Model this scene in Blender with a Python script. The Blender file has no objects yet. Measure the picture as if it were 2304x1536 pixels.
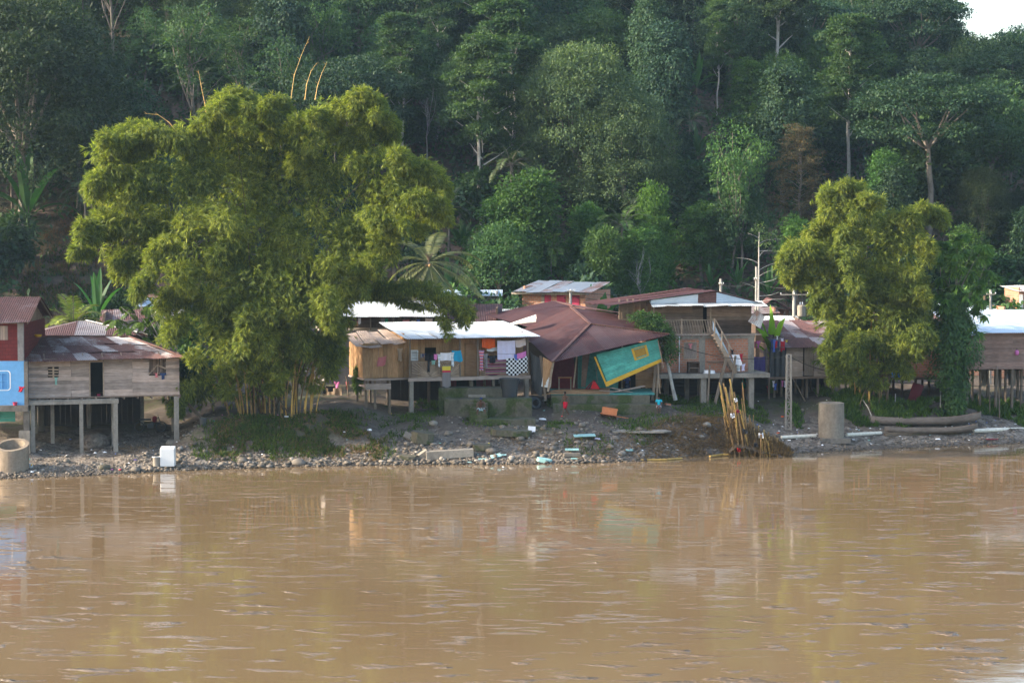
import bpy, math, random
import numpy as np
from mathutils import Vector, Matrix

SC = bpy.context.scene
COL = SC.collection
R = math.radians
rnd = random.Random(7)
rng = np.random.default_rng(11)

# ---------------------------------------------------------------- camera
CAMZ, FPX, HOR = 12.0, 4290.0, 550.0
PITCH = math.atan((768 - HOR) / FPX)
cam = bpy.data.cameras.new("camera")
cam.sensor_width = 36.0
cam.lens = 36.0 * FPX / 2304.0
cam.clip_end = 3000
camo = bpy.data.objects.new("camera", cam)
COL.objects.link(camo)
camo.location = (0, 0, CAMZ)
camo.rotation_euler = (math.pi / 2 - PITCH, 0, 0)
SC.camera = camo

# ---------------------------------------------------------------- sky and sun
SUN_EL, SUN_AZ = 24.0, 263.0          # azimuth clockwise from +Y (to the left, a little behind the camera)
world = bpy.data.worlds.new("World")
SC.world = world
world.use_nodes = True
nt = world.node_tree
sky = nt.nodes.new("ShaderNodeTexSky")
sky.sky_type = 'NISHITA'
sky.sun_disc = False
sky.sun_elevation = R(SUN_EL)
sky.sun_rotation = R(SUN_AZ)
sky.air_density = 1.2
sky.dust_density = 3.0
sky.ozone_density = 1.0
bg = nt.nodes["Background"]
bg.inputs[1].default_value = 0.15
nt.links.new(sky.outputs[0], bg.inputs[0])
sl = bpy.data.lights.new("sun", 'SUN')
sl.energy = 3.0
sl.angle = R(0.6)
sl.color = (1.0, 0.87, 0.68)
so = bpy.data.objects.new("sun", sl)
COL.objects.link(so)
_e, _a = R(SUN_EL), R(SUN_AZ)
sdir = Vector((math.sin(_a) * math.cos(_e), math.cos(_a) * math.cos(_e), math.sin(_e)))
so.rotation_euler = sdir.to_track_quat('Z', 'Y').to_euler()
so.location = (-60, 20, 80)
SC.view_settings.view_transform = 'Standard'
SC.view_settings.look = 'None'
SC.view_settings.exposure = 2.0
SC.view_settings.gamma = 1.0
SC.view_settings.use_curve_mapping = False
SC.cycles.volume_step_rate = 10.0
SC.cycles.volume_max_steps = 16
SC.cycles.max_bounces = 6
SC.cycles.transparent_max_bounces = 4
SC.cycles.use_denoising = True

# ---------------------------------------------------------------- rays through the picture, used to measure the place
def ray(px, py):
    x, y = (px - 1152) / FPX, -(py - 768) / FPX
    c, s = math.cos(PITCH), math.sin(PITCH)
    return Vector((x, c + y * s, -s + y * c))
def P(px, py, Y):
    d = ray(px, py)
    t = Y / d.y
    return Vector((d.x * t, Y, CAMZ + d.z * t))
def PW(px, py, z=0.0):
    d = ray(px, py)
    t = (z - CAMZ) / d.z
    return Vector((d.x * t, d.y * t, z))

# ---------------------------------------------------------------- noise and terrain
def _hash(i, j, k):
    h = (i * 374761393 + j * 668265263 + k * 2147483647) & 0xFFFFFFFF
    h = ((h ^ (h >> 13)) * 1274126177) & 0xFFFFFFFF
    return ((h ^ (h >> 16)) & 0xFFFF) / 65535.0
def vnoise(x, y, seed=0):
    x = np.asarray(x, float); y = np.asarray(y, float)
    i = np.floor(x).astype(np.int64); j = np.floor(y).astype(np.int64)
    fx, fy = x - i, y - j
    fx = fx * fx * (3 - 2 * fx); fy = fy * fy * (3 - 2 * fy)
    a = _hash(i, j, seed); b = _hash(i + 1, j, seed); c = _hash(i, j + 1, seed); d = _hash(i + 1, j + 1, seed)
    return (a * (1 - fx) + b * fx) * (1 - fy) + (c * (1 - fx) + d * fx) * fy - 0.5
def fbm(x, y, seed=0, oct=3):
    r = 0; a = 1.0
    for o in range(oct):
        r = r + a * vnoise(np.asarray(x) * 2 ** o, np.asarray(y) * 2 ** o, seed + o * 17); a *= .5
    return r

SHORE_PX = [(-400, 1092), (0, 1076), (200, 1070), (400, 1058), (650, 1050), (900, 1045), (1100, 1044), (1300, 1042), (1450, 1036),
            (1560, 1026), (1640, 1020), (1720, 1020), (1800, 1018), (1900, 1014), (2000, 1009), (2304, 996), (2700, 980)]
_sh = [PW(a, b) for a, b in SHORE_PX]
SHX = np.array([-300] + [p.x for p in _sh] + [300]); SHY = np.array([80] + [p.y for p in _sh] + [135])
def shore(x): return np.interp(x, SHX, SHY)
PROF = [  # (X, [(t, z) ...])  t = metres behind the waterline
 (-60, [(0, 0), (1.5, .25), (4, .45), (7, .8), (10, 1.3), (16, 1.8), (26, 2.6), (48, 4)]),
 (-19.5, [(0, 0), (1.5, .25), (4, .45), (7, .8), (10, 1.3), (16, 1.9), (26, 2.6), (48, 4)]),
 (-17, [(0, 0), (1.4, .4), (2.6, .7), (3.8, 1.5), (5.5, 2.1), (9, 2.3), (16, 2.6), (30, 3), (48, 4)]),
 (-9.5, [(0, 0), (1.4, .35), (2.8, .75), (4.0, 1.6), (5.8, 2.15), (9, 2.5), (16, 2.8), (30, 3), (48, 4)]),
 (-6.5, [(0, 0), (2.5, .6), (5, 1.25), (7.5, 1.8), (10, 2.0), (14, 2.3), (30, 3), (48, 4)]),
 (1.2, [(0, 0), (1.5, .35), (3, .85), (5, 1.4), (7.5, 1.75), (11, 2.1), (30, 3), (48, 4)]),
 (4, [(0, 0), (1.2, .35), (2.2, .85), (3, 1.05), (5, 1.5), (7, 1.85), (8.3, 2.2), (11, 2.5), (30, 3), (48, 4)]),
 (8.6, [(0, 0), (1.0, .35), (2.5, 1.1), (4.2, 1.6), (6, 1.85), (8.3, 2.2), (11, 2.4), (30, 3), (48, 4)]),
 (10.5, [(0, 0), (.9, .3), (2.4, 1.4), (4, 1.75), (8, 2.1), (12, 2.25), (30, 3), (48, 4)]),
 (13.6, [(0, 0), (.9, .3), (2.4, 1.2), (4, 1.5), (8, 2.0), (12, 2.25), (30, 3), (48, 4)]),
 (16.2, [(0, 0), (2, .3), (4.5, .8), (8, 1.5), (12, 2.2), (25, 3.1), (42, 4)]),
 (60, [(0, 0), (2, .3), (4.3, .9), (7, 1.5), (10, 2.0), (14, 2.4), (25, 3.2), (42, 4)]),
]
TS = np.linspace(0, 60, 241)
PXS = np.array([p[0] for p in PROF])
PTAB = np.array([np.interp(TS, [a for a, b in p[1]], [b for a, b in p[1]]) for p in PROF])
def gz(x, y, rough=True):
    x = np.asarray(x, float); y = np.asarray(y, float)
    t = y - shore(x)
    k = np.clip(np.searchsorted(PXS, x) - 1, 0, len(PXS) - 2)
    f = np.clip((x - PXS[k]) / (PXS[k + 1] - PXS[k]), 0, 1)
    f = f * f * (3 - 2 * f)
    ti = np.clip(t, 0, 59.7) * 4
    i0 = ti.astype(int); ft = ti - i0
    za = PTAB[k, i0] * (1 - ft) + PTAB[k, i0 + 1] * ft
    zb = PTAB[k + 1, i0] * (1 - ft) + PTAB[k + 1, i0 + 1] * ft
    z = za * (1 - f) + zb * f
    z = np.where(t < 0, np.maximum(t * 0.22, -2.2), z)
    # forested hill behind the village
    y0 = np.interp(x, [-200, -45, -20, 0, 40, 80, 200], [138, 138, 142, 146, 147, 150, 155])
    sl_ = np.interp(x, [-200, -40, 0, 30, 50, 200], [.62, .62, .62, .52, .40, .36])
    crest = np.interp(x, [-200, 20, 34, 44, 56, 75, 200], [62, 60, 46, 38, 29, 28, 30])
    h = (y - y0) * sl_
    h = np.where(h > 0, h, 0)
    h = crest * (1 - np.exp(-h / crest * (1 + .35 * h / crest)))
    z = z + h
    z = np.where(y > 290, np.minimum(z, np.interp(y, [290, 420], [62, 30])), z)
    # near bank, under the camera
    nb = np.interp(y, [-400, -20, 2, 9, 20, 30], [10.4, 10.4, 10.2, 8.4, .5, -2.2])
    z = np.where(y < 30, np.maximum(nb, -2.2), z)
    z = z + 1.1 * np.exp(-((x - 22.3) ** 2 / 9 + (y - 119.6) ** 2 / 4)) + .8 * np.exp(-((x - 27.6) ** 2 / 4 + (y - 119.8) ** 2 / 3))
    if rough:
        a = np.clip(t / 3, 0, 1) * np.clip((170 - y) / 20, .0, 1) + np.where(y > 150, 1.0, 0)
        z = z + a * (fbm(x * .45, y * .45, 3) * .35 + fbm(x * 1.7, y * 1.7, 9) * .13) * np.where(y < 30, 0, 1) \
              + np.where(y > 145, fbm(x * .06, y * .06, 5) * 5 * np.clip((y - 145) / 20, 0, 1), 0)
    return z
def G(x, y): return float(gz(x, y))
def ground_hit(px, py):
    d = ray(px, py)
    for Y in np.arange(92, 260, .1):
        t = Y / d.y
        if CAMZ + d.z * t <= G(d.x * t, Y): return Vector((d.x * t, Y, G(d.x * t, Y)))
    return PW(px, py)

# ---------------------------------------------------------------- tagging and mesh building
def tag(o, label=None, cat=None, group=None, kind=None):
    if label: o["label"] = label
    if cat: o["category"] = cat
    if group: o["group"] = group
    if kind: o["kind"] = kind
    return o
def empty(name, loc, rz=0.0):
    o = bpy.data.objects.new(name, None)
    o.empty_display_size = .3
    COL.objects.link(o); o.location = loc; o.rotation_euler = (0, 0, rz)
    return o
def mesh_np(name, V, F, mat=None, parent=None, smooth=False, loc=None, link=True):
    V = np.asarray(V, dtype=np.float32).reshape(-1, 3)
    if loc is not None: V = V - np.array(loc, dtype=np.float32)
    F = np.asarray(F, dtype=np.int32)
    me = bpy.data.meshes.new(name)
    n, k = F.shape
    me.vertices.add(len(V)); me.vertices.foreach_set("co", V.ravel())
    me.loops.add(n * k); me.loops.foreach_set("vertex_index", F.ravel())
    me.polygons.add(n)
    me.polygons.foreach_set("loop_start", np.arange(0, n * k, k, dtype=np.int32))
    if smooth: me.polygons.foreach_set("use_smooth", np.ones(n, dtype=bool))
    me.update(calc_edges=True)
    if mat: me.materials.append(mat)
    if not link: return me
    o = bpy.data.objects.new(name, me); COL.objects.link(o)
    if loc is not None: o.location = loc
    if parent: o.parent = parent
    return o
def V3(*a): return Vector(a)

class MB:
    def __init__(s): s.V = []; s.F = []
    def add(s, vs, fs):
        n = len(s.V); s.V += [tuple(v) for v in vs]; s.F += [tuple(n + i for i in f) for f in fs]
    def box(s, x0, x1, y0, y1, z0, z1):
        s.add([(x0, y0, z0), (x1, y0, z0), (x1, y1, z0), (x0, y1, z0), (x0, y0, z1), (x1, y0, z1), (x1, y1, z1), (x0, y1, z1)],
              [(0, 3, 2, 1), (4, 5, 6, 7), (0, 1, 5, 4), (1, 2, 6, 5), (2, 3, 7, 6), (3, 0, 4, 7)])
        return s
    def hexa(s, p):   # 8 corner points, bottom loop then top loop
        s.add(p, [(0, 3, 2, 1), (4, 5, 6, 7), (0, 1, 5, 4), (1, 2, 6, 5), (2, 3, 7, 6), (3, 0, 4, 7)]); return s
    def slab(s, a, b, c, d, th):   # a quad given thickness along its normal (behind it)
        a, b, c, d = map(Vector, (a, b, c, d))
        n = (b - a).cross(d - a).normalized() * th
        s.hexa([a, b, c, d, a + n, b + n, c + n, d + n]); return s
    def beam(s, p, q, w=.1, h=None, up=(0, 0, 1)):
        h = h or w; p, q = Vector(p), Vector(q)
        d = (q - p).normalized(); u = Vector(up)
        if abs(d.dot(u)) > .95: u = Vector((0, 1, 0))
        r = d.cross(u).normalized(); u = r.cross(d)
        r *= w / 2; u *= h / 2
        s.add([p - r - u, p + r - u, p + r + u, p - r + u, q - r - u, q + r - u, q + r + u, q - r + u],
              [(0, 1, 2, 3), (7, 6, 5, 4), (0, 4, 5, 1), (1, 5, 6, 2), (2, 6, 7, 3), (3, 7, 4, 0)]); return s
    def tube(s, pts, rad, n=7, cap=True):
        pts = [Vector(p) for p in pts]
        if not hasattr(rad, '__len__'): rad = [rad] * len(pts)
        base = len(s.V); up = None
        for i, p in enumerate(pts):
            d = (pts[min(i + 1, len(pts) - 1)] - pts[max(i - 1, 0)]).normalized()
            if up is None: up = Vector((1, 0, 0)) if abs(d.x) < .8 else Vector((0, 1, 0))
            r = d.cross(up).normalized(); up = r.cross(d).normalized()
            for k in range(n):
                a = 2 * math.pi * k / n
                s.V.append(tuple(p + (r * math.cos(a) + up * math.sin(a)) * rad[i]))
        for i in range(len(pts) - 1):
            for k in range(n):
                a = base + i * n + k; b = base + i * n + (k + 1) % n
                s.F.append((a, b, b + n, a + n))
        if cap:
            s.F.append(tuple(base + k for k in range(n))[::-1]); s.F.append(tuple(base + (len(pts) - 1) * n + k for k in range(n)))
        return s
    def lathe(s, prof, c=(0, 0, 0), n=28, close=False):
        base = len(s.V)
        for r, z in prof:
            for k in range(n):
                a = 2 * math.pi * k / n
                s.V.append((c[0] + r * math.cos(a), c[1] + r * math.sin(a), c[2] + z))
        m = len(prof)
        for i in range(m if close else m - 1):
            j = (i + 1) % m
            for k in range(n):
                s.F.append((base + i * n + k, base + i * n + (k + 1) % n, base + j * n + (k + 1) % n, base + j * n + k))
        return s
    def grid(s, fn, nu, nv):
        base = len(s.V)
        for j in range(nv + 1):
            for i in range(nu + 1): s.V.append(tuple(fn(i / nu, j / nv)))
        for j in range(nv):
            for i in range(nu):
                a = base + j * (nu + 1) + i
                s.F.append((a, a + 1, a + nu + 2, a + nu + 1))
        return s
    def tin(s, a, b, c, d, nx=6, ny=1, amp=.018, per=.11, sag=.0, jit=.03, wob=.02, lap=.12):
        """corrugated sheets over the patch a,b (eave, left to right) c,d (ridge, right to left)"""
        a, b, c, d = map(Vector, (a, b, c, d))
        L = max((b - a).length, (c - d).length)
        nrm = (b - a).cross(d - a)
        if nrm.length < 1e-6: nrm = (b - a).cross(c - a)
        nrm.normalize()
        if nrm.z < 0 : nrm = -nrm
        for r in range(ny):
            for q in range(nx):
                u0, u1 = q / nx, (q + 1) / nx + .01
                v0, v1 = max(0, r / ny + rnd.uniform(-jit, jit) * .6), min(1.0, (r + 1) / ny + lap / ny)
                if r == 0: v0 = -rnd.uniform(0, jit)
                lift = (ny - r) * .0 + r * .014 + rnd.uniform(0, .014); tl = rnd.uniform(-wob, wob)
                cols = max(6, int(L / nx / per * 4)); rows = 3
                ph = rnd.random() * 6
                def f(i, j, u0=u0, u1=u1, v0=v0, v1=v1, lift=lift, tl=tl, ph=ph):
                    u = u0 + (u1 - u0) * i; v = v0 + (v1 - v0) * j
                    p = (a * (1 - u) + b * u) * (1 - v) + (d * (1 - u) + c * u) * v
                    h = amp * math.sin(u * L / per * 2 * math.pi) + lift + tl * (i - .5) * (1 - j) + wob * .7 * math.sin(ph + j * 3 + u * 5) - sag * math.sin(math.pi * v)
                    return p + nrm * h
                s.grid(f, cols, rows)
        return s
    def tinp(s, poly, amp=.018, per=.12, sw=.85, course=2.6, wob=.012):
        """parallel corrugated sheets covering a roof face; poly[0]-poly[1] is the eave"""
        Pn = [Vector(p) for p in poly]; e = (Pn[1] - Pn[0]).normalized(); n = (Pn[1] - Pn[0]).cross(Pn[-1] - Pn[0]).normalized()
        if n.z < 0: n = -n
        m = n.cross(e)
        if (Pn[-1] - Pn[0]).dot(m) < 0: m = -m
        q = [((p - Pn[0]).dot(e), (p - Pn[0]).dot(m)) for p in Pn]; N = len(q)
        def yr(x):
            ys = []
            for i in range(N):
                (x0, y0), (x1, y1) = q[i], q[(i + 1) % N]
                if abs(x1 - x0) > 1e-6 and min(x0, x1) - 1e-6 <= x <= max(x0, x1) + 1e-6: ys.append(y0 + (y1 - y0) * (x - x0) / (x1 - x0))
            return (min(ys), max(ys)) if ys else (0, 0)
        def pos(x, y):
            best = None
            for i in range(1, N - 1):
                (ax, ay), (bx, by), (cx, cy) = q[0], q[i], q[i + 1]; D = (by - cy) * (ax - cx) + (cx - bx) * (ay - cy)
                if abs(D) < 1e-9: continue
                l0 = ((by - cy) * (x - cx) + (cx - bx) * (y - cy)) / D; l1 = ((cy - ay) * (x - cx) + (ax - cx) * (y - cy)) / D; mn = min(l0, l1, 1 - l0 - l1)
                if best is None or mn > best[0]: best = (mn, Pn[0] * l0 + Pn[i] * l1 + Pn[i + 1] * (1 - l0 - l1))
            return best[1]
        xa, xb = min(v[0] for v in q) + 1e-4, max(v[0] for v in q) - 1e-4; ya, yb = min(v[1] for v in q), max(v[1] for v in q)
        k = max(1, round((xb - xa) / sw)); nc = max(1, round((yb - ya) / course))
        for r in range(nc):
            c0, c1 = ya + (yb - ya) * r / nc, ya + (yb - ya) * (r + 1) / nc + (.14 if r < nc - 1 else 0)
            for g in range(k):
                x0, x1 = xa + (xb - xa) * g / k, min(xb, xa + (xb - xa) * (g + 1) / k + .03); lift = r * .012 + rnd.uniform(0, .012); tl = rnd.uniform(-wob, wob)
                lo, hi = zip(*[yr(x0 + (x1 - x0) * t / 4) for t in range(5)])
                if max(hi) <= c0 + .01 or min(lo) >= c1 - .01: continue
                def f(u, v):
                    x = x0 + (x1 - x0) * u; l, h = yr(x); l2 = max(l, c0); h2 = max(l2, min(h, c1)); return pos(x, l2 + (h2 - l2) * v) + n * (amp * math.sin(x / per * 2 * math.pi) + lift + tl * (u - .5))
                s.grid(f, max(8, int((x1 - x0) / per * 5)), 2)
        return s
    def planks(s, x0, x1, z0, z1, y=0.0, axis='h', w=.19, holes=(), th=.024, jit=.010, rag=.0, seams=()):
        """boards in the wall plane y (local), leaving holes open"""
        def cut(lo, hi, hs):
            segs = [(lo, hi)]
            for a, b in hs:
                out = []
                for p, q in segs:
                    if b <= p or a >= q: out.append((p, q)); continue
                    if a > p: out.append((p, a))
                    if b < q: out.append((b, q))
                segs = out
            return segs
        lo, hi = (z0, z1) if axis == 'h' else (x0, x1)
        e = lo
        while e < hi - .02:
            ww = min(w * rnd.uniform(.85, 1.15), hi - e)
            m = e + ww / 2
            if axis == 'h': hs = [(h[0], h[1]) for h in holes if h[2] < m < h[3]]; segs = cut(x0, x1, hs)
            else: hs = [(h[2], h[3]) for h in holes if h[0] < m < h[1]]; segs = cut(z0, z1, hs)
            for p, q in segs:
                parts = [p] + [t + rnd.uniform(-.02, .02) for t in seams if p + .1 < t < q - .1] + [q]
                for g in range(len(parts) - 1):
                    a, b = parts[g] + .004, parts[g + 1] - .004
                    yy = y + rnd.uniform(-jit, jit); sk = rnd.uniform(-jit, jit) * .8
                    r0, r1 = (rnd.uniform(-rag, rag), rnd.uniform(-rag, rag))
                    if axis == 'h':
                        za, zb = e + .003, e + ww - .003
                        s.hexa([(a + r0, yy, za + sk), (b + r1, yy, za - sk), (b + r1, yy + th, za - sk), (a + r0, yy + th, za + sk),
                                (a + r0, yy - .006, zb + sk), (b + r1, yy - .006, zb - sk), (b + r1, yy + th, zb - sk), (a + r0, yy + th, zb + sk)])
                    else:
                        s.hexa([(e + .003, yy, a + r0), (e + ww - .003, yy, a + r0), (e + ww - .003, yy + th, a + r0), (e + .003, yy + th, a + r0),
                                (e + .003 + sk, yy, b + r1), (e + ww - .003 + sk, yy, b + r1), (e + ww - .003 + sk, yy + th, b + r1), (e + .003 + sk, yy + th, b + r1)])
            e += ww
        return s
    def map(s, fn, start=0):
        for i in range(start, len(s.V)): s.V[i] = tuple(fn(Vector(s.V[i])))
        return s
    def build(s, name, mat=None, parent=None, loc=None, smooth=False, bevel=0):
        me = bpy.data.meshes.new(name)
        V = s.V
        if loc is not None: V = [(v[0] - loc[0], v[1] - loc[1], v[2] - loc[2]) for v in V]
        me.from_pydata(V, [], s.F); me.update()
        if smooth: me.polygons.foreach_set("use_smooth", [True] * len(me.polygons))
        if mat: me.materials.append(mat)
        o = bpy.data.objects.new(name, me); COL.objects.link(o)
        if loc is not None: o.location = loc
        if parent: o.parent = parent
        if bevel:
            m = o.modifiers.new("edge", 'BEVEL'); m.width = bevel; m.segments = 1
        return o

class Fr:
    """a house frame: local x along the front wall, y into depth, z up from the ground under its front left corner"""
    def __init__(s, name, label, cat, A, B, group=None, zbase=None):
        A, B = Vector(A), Vector(B)
        s.a = math.atan2(B.y - A.y, B.x - A.x)
        s.zg = G(A.x, A.y) if zbase is None else zbase
        s.o = Vector((A.x, A.y, s.zg)); s.W = math.hypot(B.x - A.x, B.y - A.y)
        s.zf = (A.z + B.z) / 2 - s.zg
        s.u = Vector((math.cos(s.a), math.sin(s.a), 0)); s.v = Vector((-math.sin(s.a), math.cos(s.a), 0))
        s.root = empty(name, s.o, s.a); tag(s.root, label, cat, group)
    def w(s, x, y, z): return s.o + s.u * x + s.v * y + Vector((0, 0, z))
    def l(s, p):
        d = Vector(p) - s.o; return Vector((d.dot(s.u), d.dot(s.v), d.z))
    def fp(s, px, py, off=0.0):
        d = ray(px, py); c = Vector((0, 0, CAMZ))
        q = s.o + s.v * off
        t = (q - c).dot(s.v) / d.dot(s.v)
        l = s.l(c + d * t); return l.x, l.z
    def g(s, x, y):
        p = s.w(x, y, 0); return G(p.x, p.y) - s.zg
    def post(s, name, x, y, z1, mat, w=.16, lean=(0, 0), round_=False):
        m = MB(); z0 = s.g(x, y) - .35
        if round_: m.tube([(x + lean[0], y + lean[1], z0), (x, y, z1)], [w * .55, w * .45], 7)
        else: m.beam((x + lean[0], y + lean[1], z0), (x, y, z1), w, w, up=(0, 1, 0))
        return m.build(name, mat, s.root)
# ---------------------------------------------------------------- materials
class NT:
    def __init__(s, name):
        s.m = bpy.data.materials.new(name); s.m.use_nodes = True
        s.t = s.m.node_tree; s.b = s.t.nodes["Principled BSDF"]
    def n(s, ty, **k):
        q = s.t.nodes.new("ShaderNode" + ty)
        for a, b in k.items(): setattr(q, a, b)
        return q
    def lk(s, a, b): s.t.links.new(a, b)
    def co(s, sc=(1, 1, 1), rot=(0, 0, 0), kind='Object'):
        c = s.n("TexCoord"); m = s.n("Mapping"); m.inputs['Scale'].default_value = sc; m.inputs['Rotation'].default_value = rot
        s.lk(c.outputs[kind], m.inputs[0]); return m.outputs[0]
    def noise(s, sc=1.0, vec=None, det=4, rough=.6, dist=0):
        q = s.n("TexNoise"); q.inputs['Scale'].default_value = sc; q.inputs['Detail'].default_value = det
        q.inputs['Roughness'].default_value = rough; q.inputs['Distortion'].default_value = dist
        if vec is not None: s.lk(vec, q.inputs['Vector'])
        return q.outputs[0]
    def ramp(s, fac, stops, interp='LINEAR'):
        q = s.n("ValToRGB"); q.color_ramp.interpolation = interp
        e = q.color_ramp.elements
        while len(e) < len(stops): e.new(.5)
        for i, (p, c) in enumerate(stops):
            e[i].position = p; e[i].color = (*c, 1) if len(c) == 3 else c
        s.lk(fac, q.inputs[0]); return q.outputs[0]
    def mix(s, f, a, b, mode='MIX'):
        q = s.n("MixRGB"); q.blend_type = mode
        for i, v in ((0, f), (1, a), (2, b)):
            if hasattr(v, 'is_output'): s.lk(v, q.inputs[i])
            else: q.inputs[i].default_value = v if i == 0 else ((*v, 1) if len(v) == 3 else v)
        return q.outputs[0]
    def math(s, op, a, b=0.0, clamp=False):
        q = s.n("Math"); q.operation = op; q.use_clamp = clamp
        for i, v in ((0, a), (1, b)):
            if hasattr(v, 'is_output'): s.lk(v, q.inputs[i])
            else: q.inputs[i].default_value = v
        return q.outputs[0]
    def isl(s): return s.n("NewGeometry").outputs['Random Per Island']
    def bump(s, h, st=.4, dist=.02):
        q = s.n("Bump"); q.inputs['Strength'].default_value = st; q.inputs['Distance'].default_value = dist
        s.lk(h, q.inputs['Height']); s.lk(q.outputs[0], s.b.inputs['Normal']); return q
    def out(s, col, rough=.8, spec=.3, metal=0.0):
        for nm, v in (('Base Color', col), ('Roughness', rough), ('Specular IOR Level', spec), ('Metallic', metal)):
            if hasattr(v, 'is_output'): s.lk(v, s.b.inputs[nm])
            else: s.b.inputs[nm].default_value = (*v, 1) if nm == 'Base Color' else v
        return s.m

def k(c, f): return tuple(min(1, x * f) for x in c)
def m_wood(name, c, grain='x', var=.35, scale=1.0):
    t = NT(name)
    sc = {'x': (1.0, 9, 14), 'z': (14, 9, 1.0), 'y': (9, 1, 9)}[grain]
    n1 = t.noise(2.2 * scale, t.co(sc), 5, .65)
    n2 = t.noise(.9, t.co(), 3)
    base = t.ramp(t.isl(), [(0, k(c, 1 - var)), (.5, c), (1, k((c[0] * 1.02, c[1] * .98, c[2] * .95), 1 + var))])
    col = t.mix(t.ramp(n1, [(.3, (0, 0, 0)), (.7, (1, 1, 1))]), t.mix(1, base, (.55, .5, .47), 'MULTIPLY'), base)
    col = t.mix(t.ramp(n2, [(.35, (.75,) * 3), (.65, (0,) * 3)]), col, t.mix(1, col, (.62, .62, .6), 'MULTIPLY'))
    t.bump(n1, .5, .01)
    return t.out(col, .85, .2)
def m_tin(name, metal, rust, lo=.45, hi=.6, rough=.45, isl=.5, met=.25, dark=None):
    t = NT(name)
    n = t.noise(.7, t.co((1, 1, 1)), 6, .7)
    n2 = t.noise(6, t.co((1, 1, 1)), 4, .7)
    f = t.math('ADD', t.math('ADD', t.math('MULTIPLY', n, .75), t.math('MULTIPLY', n2, .25)), t.math('MULTIPLY', t.math('SUBTRACT', t.isl(), .5), isl))
    f = t.ramp(f, [(lo, (0, 0, 0)), (hi, (1, 1, 1))])
    r2 = t.ramp(n2, [(.3, k(rust, .6)), (.5, rust), (.7, k((rust[0] * 1.2, rust[1] * 1.05, rust[2]), 1.35))])
    mc = t.ramp(n, [(.3, k(metal, .8)), (.7, metal)])
    col = t.mix(f, mc, r2)
    t.bump(n2, .25, .01)
    rg = t.ramp(f, [(0, (rough,) * 3), (1, (.85,) * 3)])
    return t.out(col, rg, .4, t.math('MULTIPLY', t.math('SUBTRACT', 1.0, f), met))
def m_conc(name, c, moss=0.0, sc=1.0):
    t = NT(name)
    n = t.noise(1.3 * sc, t.co((1, 1, .6)), 6, .7); n2 = t.noise(9 * sc, t.co(), 5, .7); n3 = t.noise(.8, t.co(), 5, .6, .5)
    col = t.ramp(n, [(.30, k(c, .38)), (.46, k(c, .85)), (.56, c), (.75, k(c, 1.3))])
    col = t.mix(t.ramp(n2, [(.35, (.6,) * 3), (.6, (0,) * 3)]), col, k(c, .6))
    if moss: col = t.mix(t.ramp(n3, [(.62 - moss * .3, (0, 0, 0)), (.72 - moss * .3, (.9, .9, .9))]), col, t.ramp(n2, [(.3, (.02, .03, .008)), (.7, (.06, .085, .02))]))
    t.bump(n2, .6, .02)
    return t.out(col, .9, .2)
def m_plain(name, c, rough=.6, spec=.3, var=.12, metal=0.0):
    t = NT(name)
    n = t.noise(5, t.co(), 5, .65)
    col = t.ramp(n, [(.3, k(c, 1 - var)), (.7, k(c, 1 + var))])
    t.bump(n, .15, .01)
    return t.out(col, rough, spec, metal)
def m_brick(name, c1, c2, mortar, bw=.30, bh=.16, ms=.014, dirt=.5):
    t = NT(name)
    cx = t.n("TexCoord"); sp = t.n("SeparateXYZ"); t.lk(cx.outputs['Object'], sp.inputs[0])
    cb = t.n("CombineXYZ"); t.lk(t.math('ADD', sp.outputs[0], sp.outputs[1]), cb.inputs[0]); t.lk(sp.outputs[2], cb.inputs[1])
    b = t.n("TexBrick"); t.lk(cb.outputs[0], b.inputs['Vector'])
    b.inputs['Color1'].default_value = (*c1, 1); b.inputs['Color2'].default_value = (*c2, 1); b.inputs['Mortar'].default_value = (*mortar, 1)
    b.inputs['Scale'].default_value = 1; b.inputs['Mortar Size'].default_value = ms; b.inputs['Brick Width'].default_value = bw; b.inputs['Row Height'].default_value = bh
    n = t.noise(1.1, t.co(), 6, .7); n2 = t.noise(12, t.co(), 4, .7)
    col = t.mix(t.ramp(n, [(.35, (dirt,) * 3), (.65, (0,) * 3)]), b.outputs[0], t.mix(1, b.outputs[0], (.5, .48, .46), 'MULTIPLY'))
    col = t.mix(t.ramp(n2, [(.3, (.4,) * 3), (.5, (0,) * 3)]), col, mortar)
    h = t.math('SUBTRACT', t.math('MULTIPLY', n2, .3), b.outputs[1])
    t.bump(h, .6, .015)
    return t.out(col, .9, .15)
def m_leaf(name, c, var=.26, trans=.3, warm=(1.25, 1.1, .7), rough=.6, brown=0.0, spec=.18, clump=.5):
    t = NT(name)
    i = t.isl()
    col = t.ramp(i, [(0, k(c, 1 - var)), (.55, c), (.93, k((c[0] * warm[0], c[1] * warm[1], c[2] * warm[2]), 1 + var)),
                     (1, (c[0] * 2.6, c[1] * 1.3, c[2] * .8) if brown else k(c, 1.3))])
    oi = t.n("ObjectInfo")
    col = t.mix(1, col, oi.outputs['Color'], 'MULTIPLY')
    n = t.noise(clump, t.co(), 3, .6)
    col = t.mix(1, col, t.ramp(n, [(.3, (.72, .80, .85)), (.7, (1.25, 1.18, 1.0))]), 'MULTIPLY')
    t.out(col, rough, spec)
    tr = t.n("BsdfTranslucent"); mx = t.n("MixShader"); mx.inputs[0].default_value = trans
    t.lk(t.mix(1, col, (1.3, 1.45, .55), 'MULTIPLY'), tr.inputs[0])
    o = t.t.nodes["Material Output"]
    t.lk(t.b.outputs[0], mx.inputs[1]); t.lk(tr.outputs[0], mx.inputs[2]); t.lk(mx.outputs[0], o.inputs[0])
    return t.m

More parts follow.
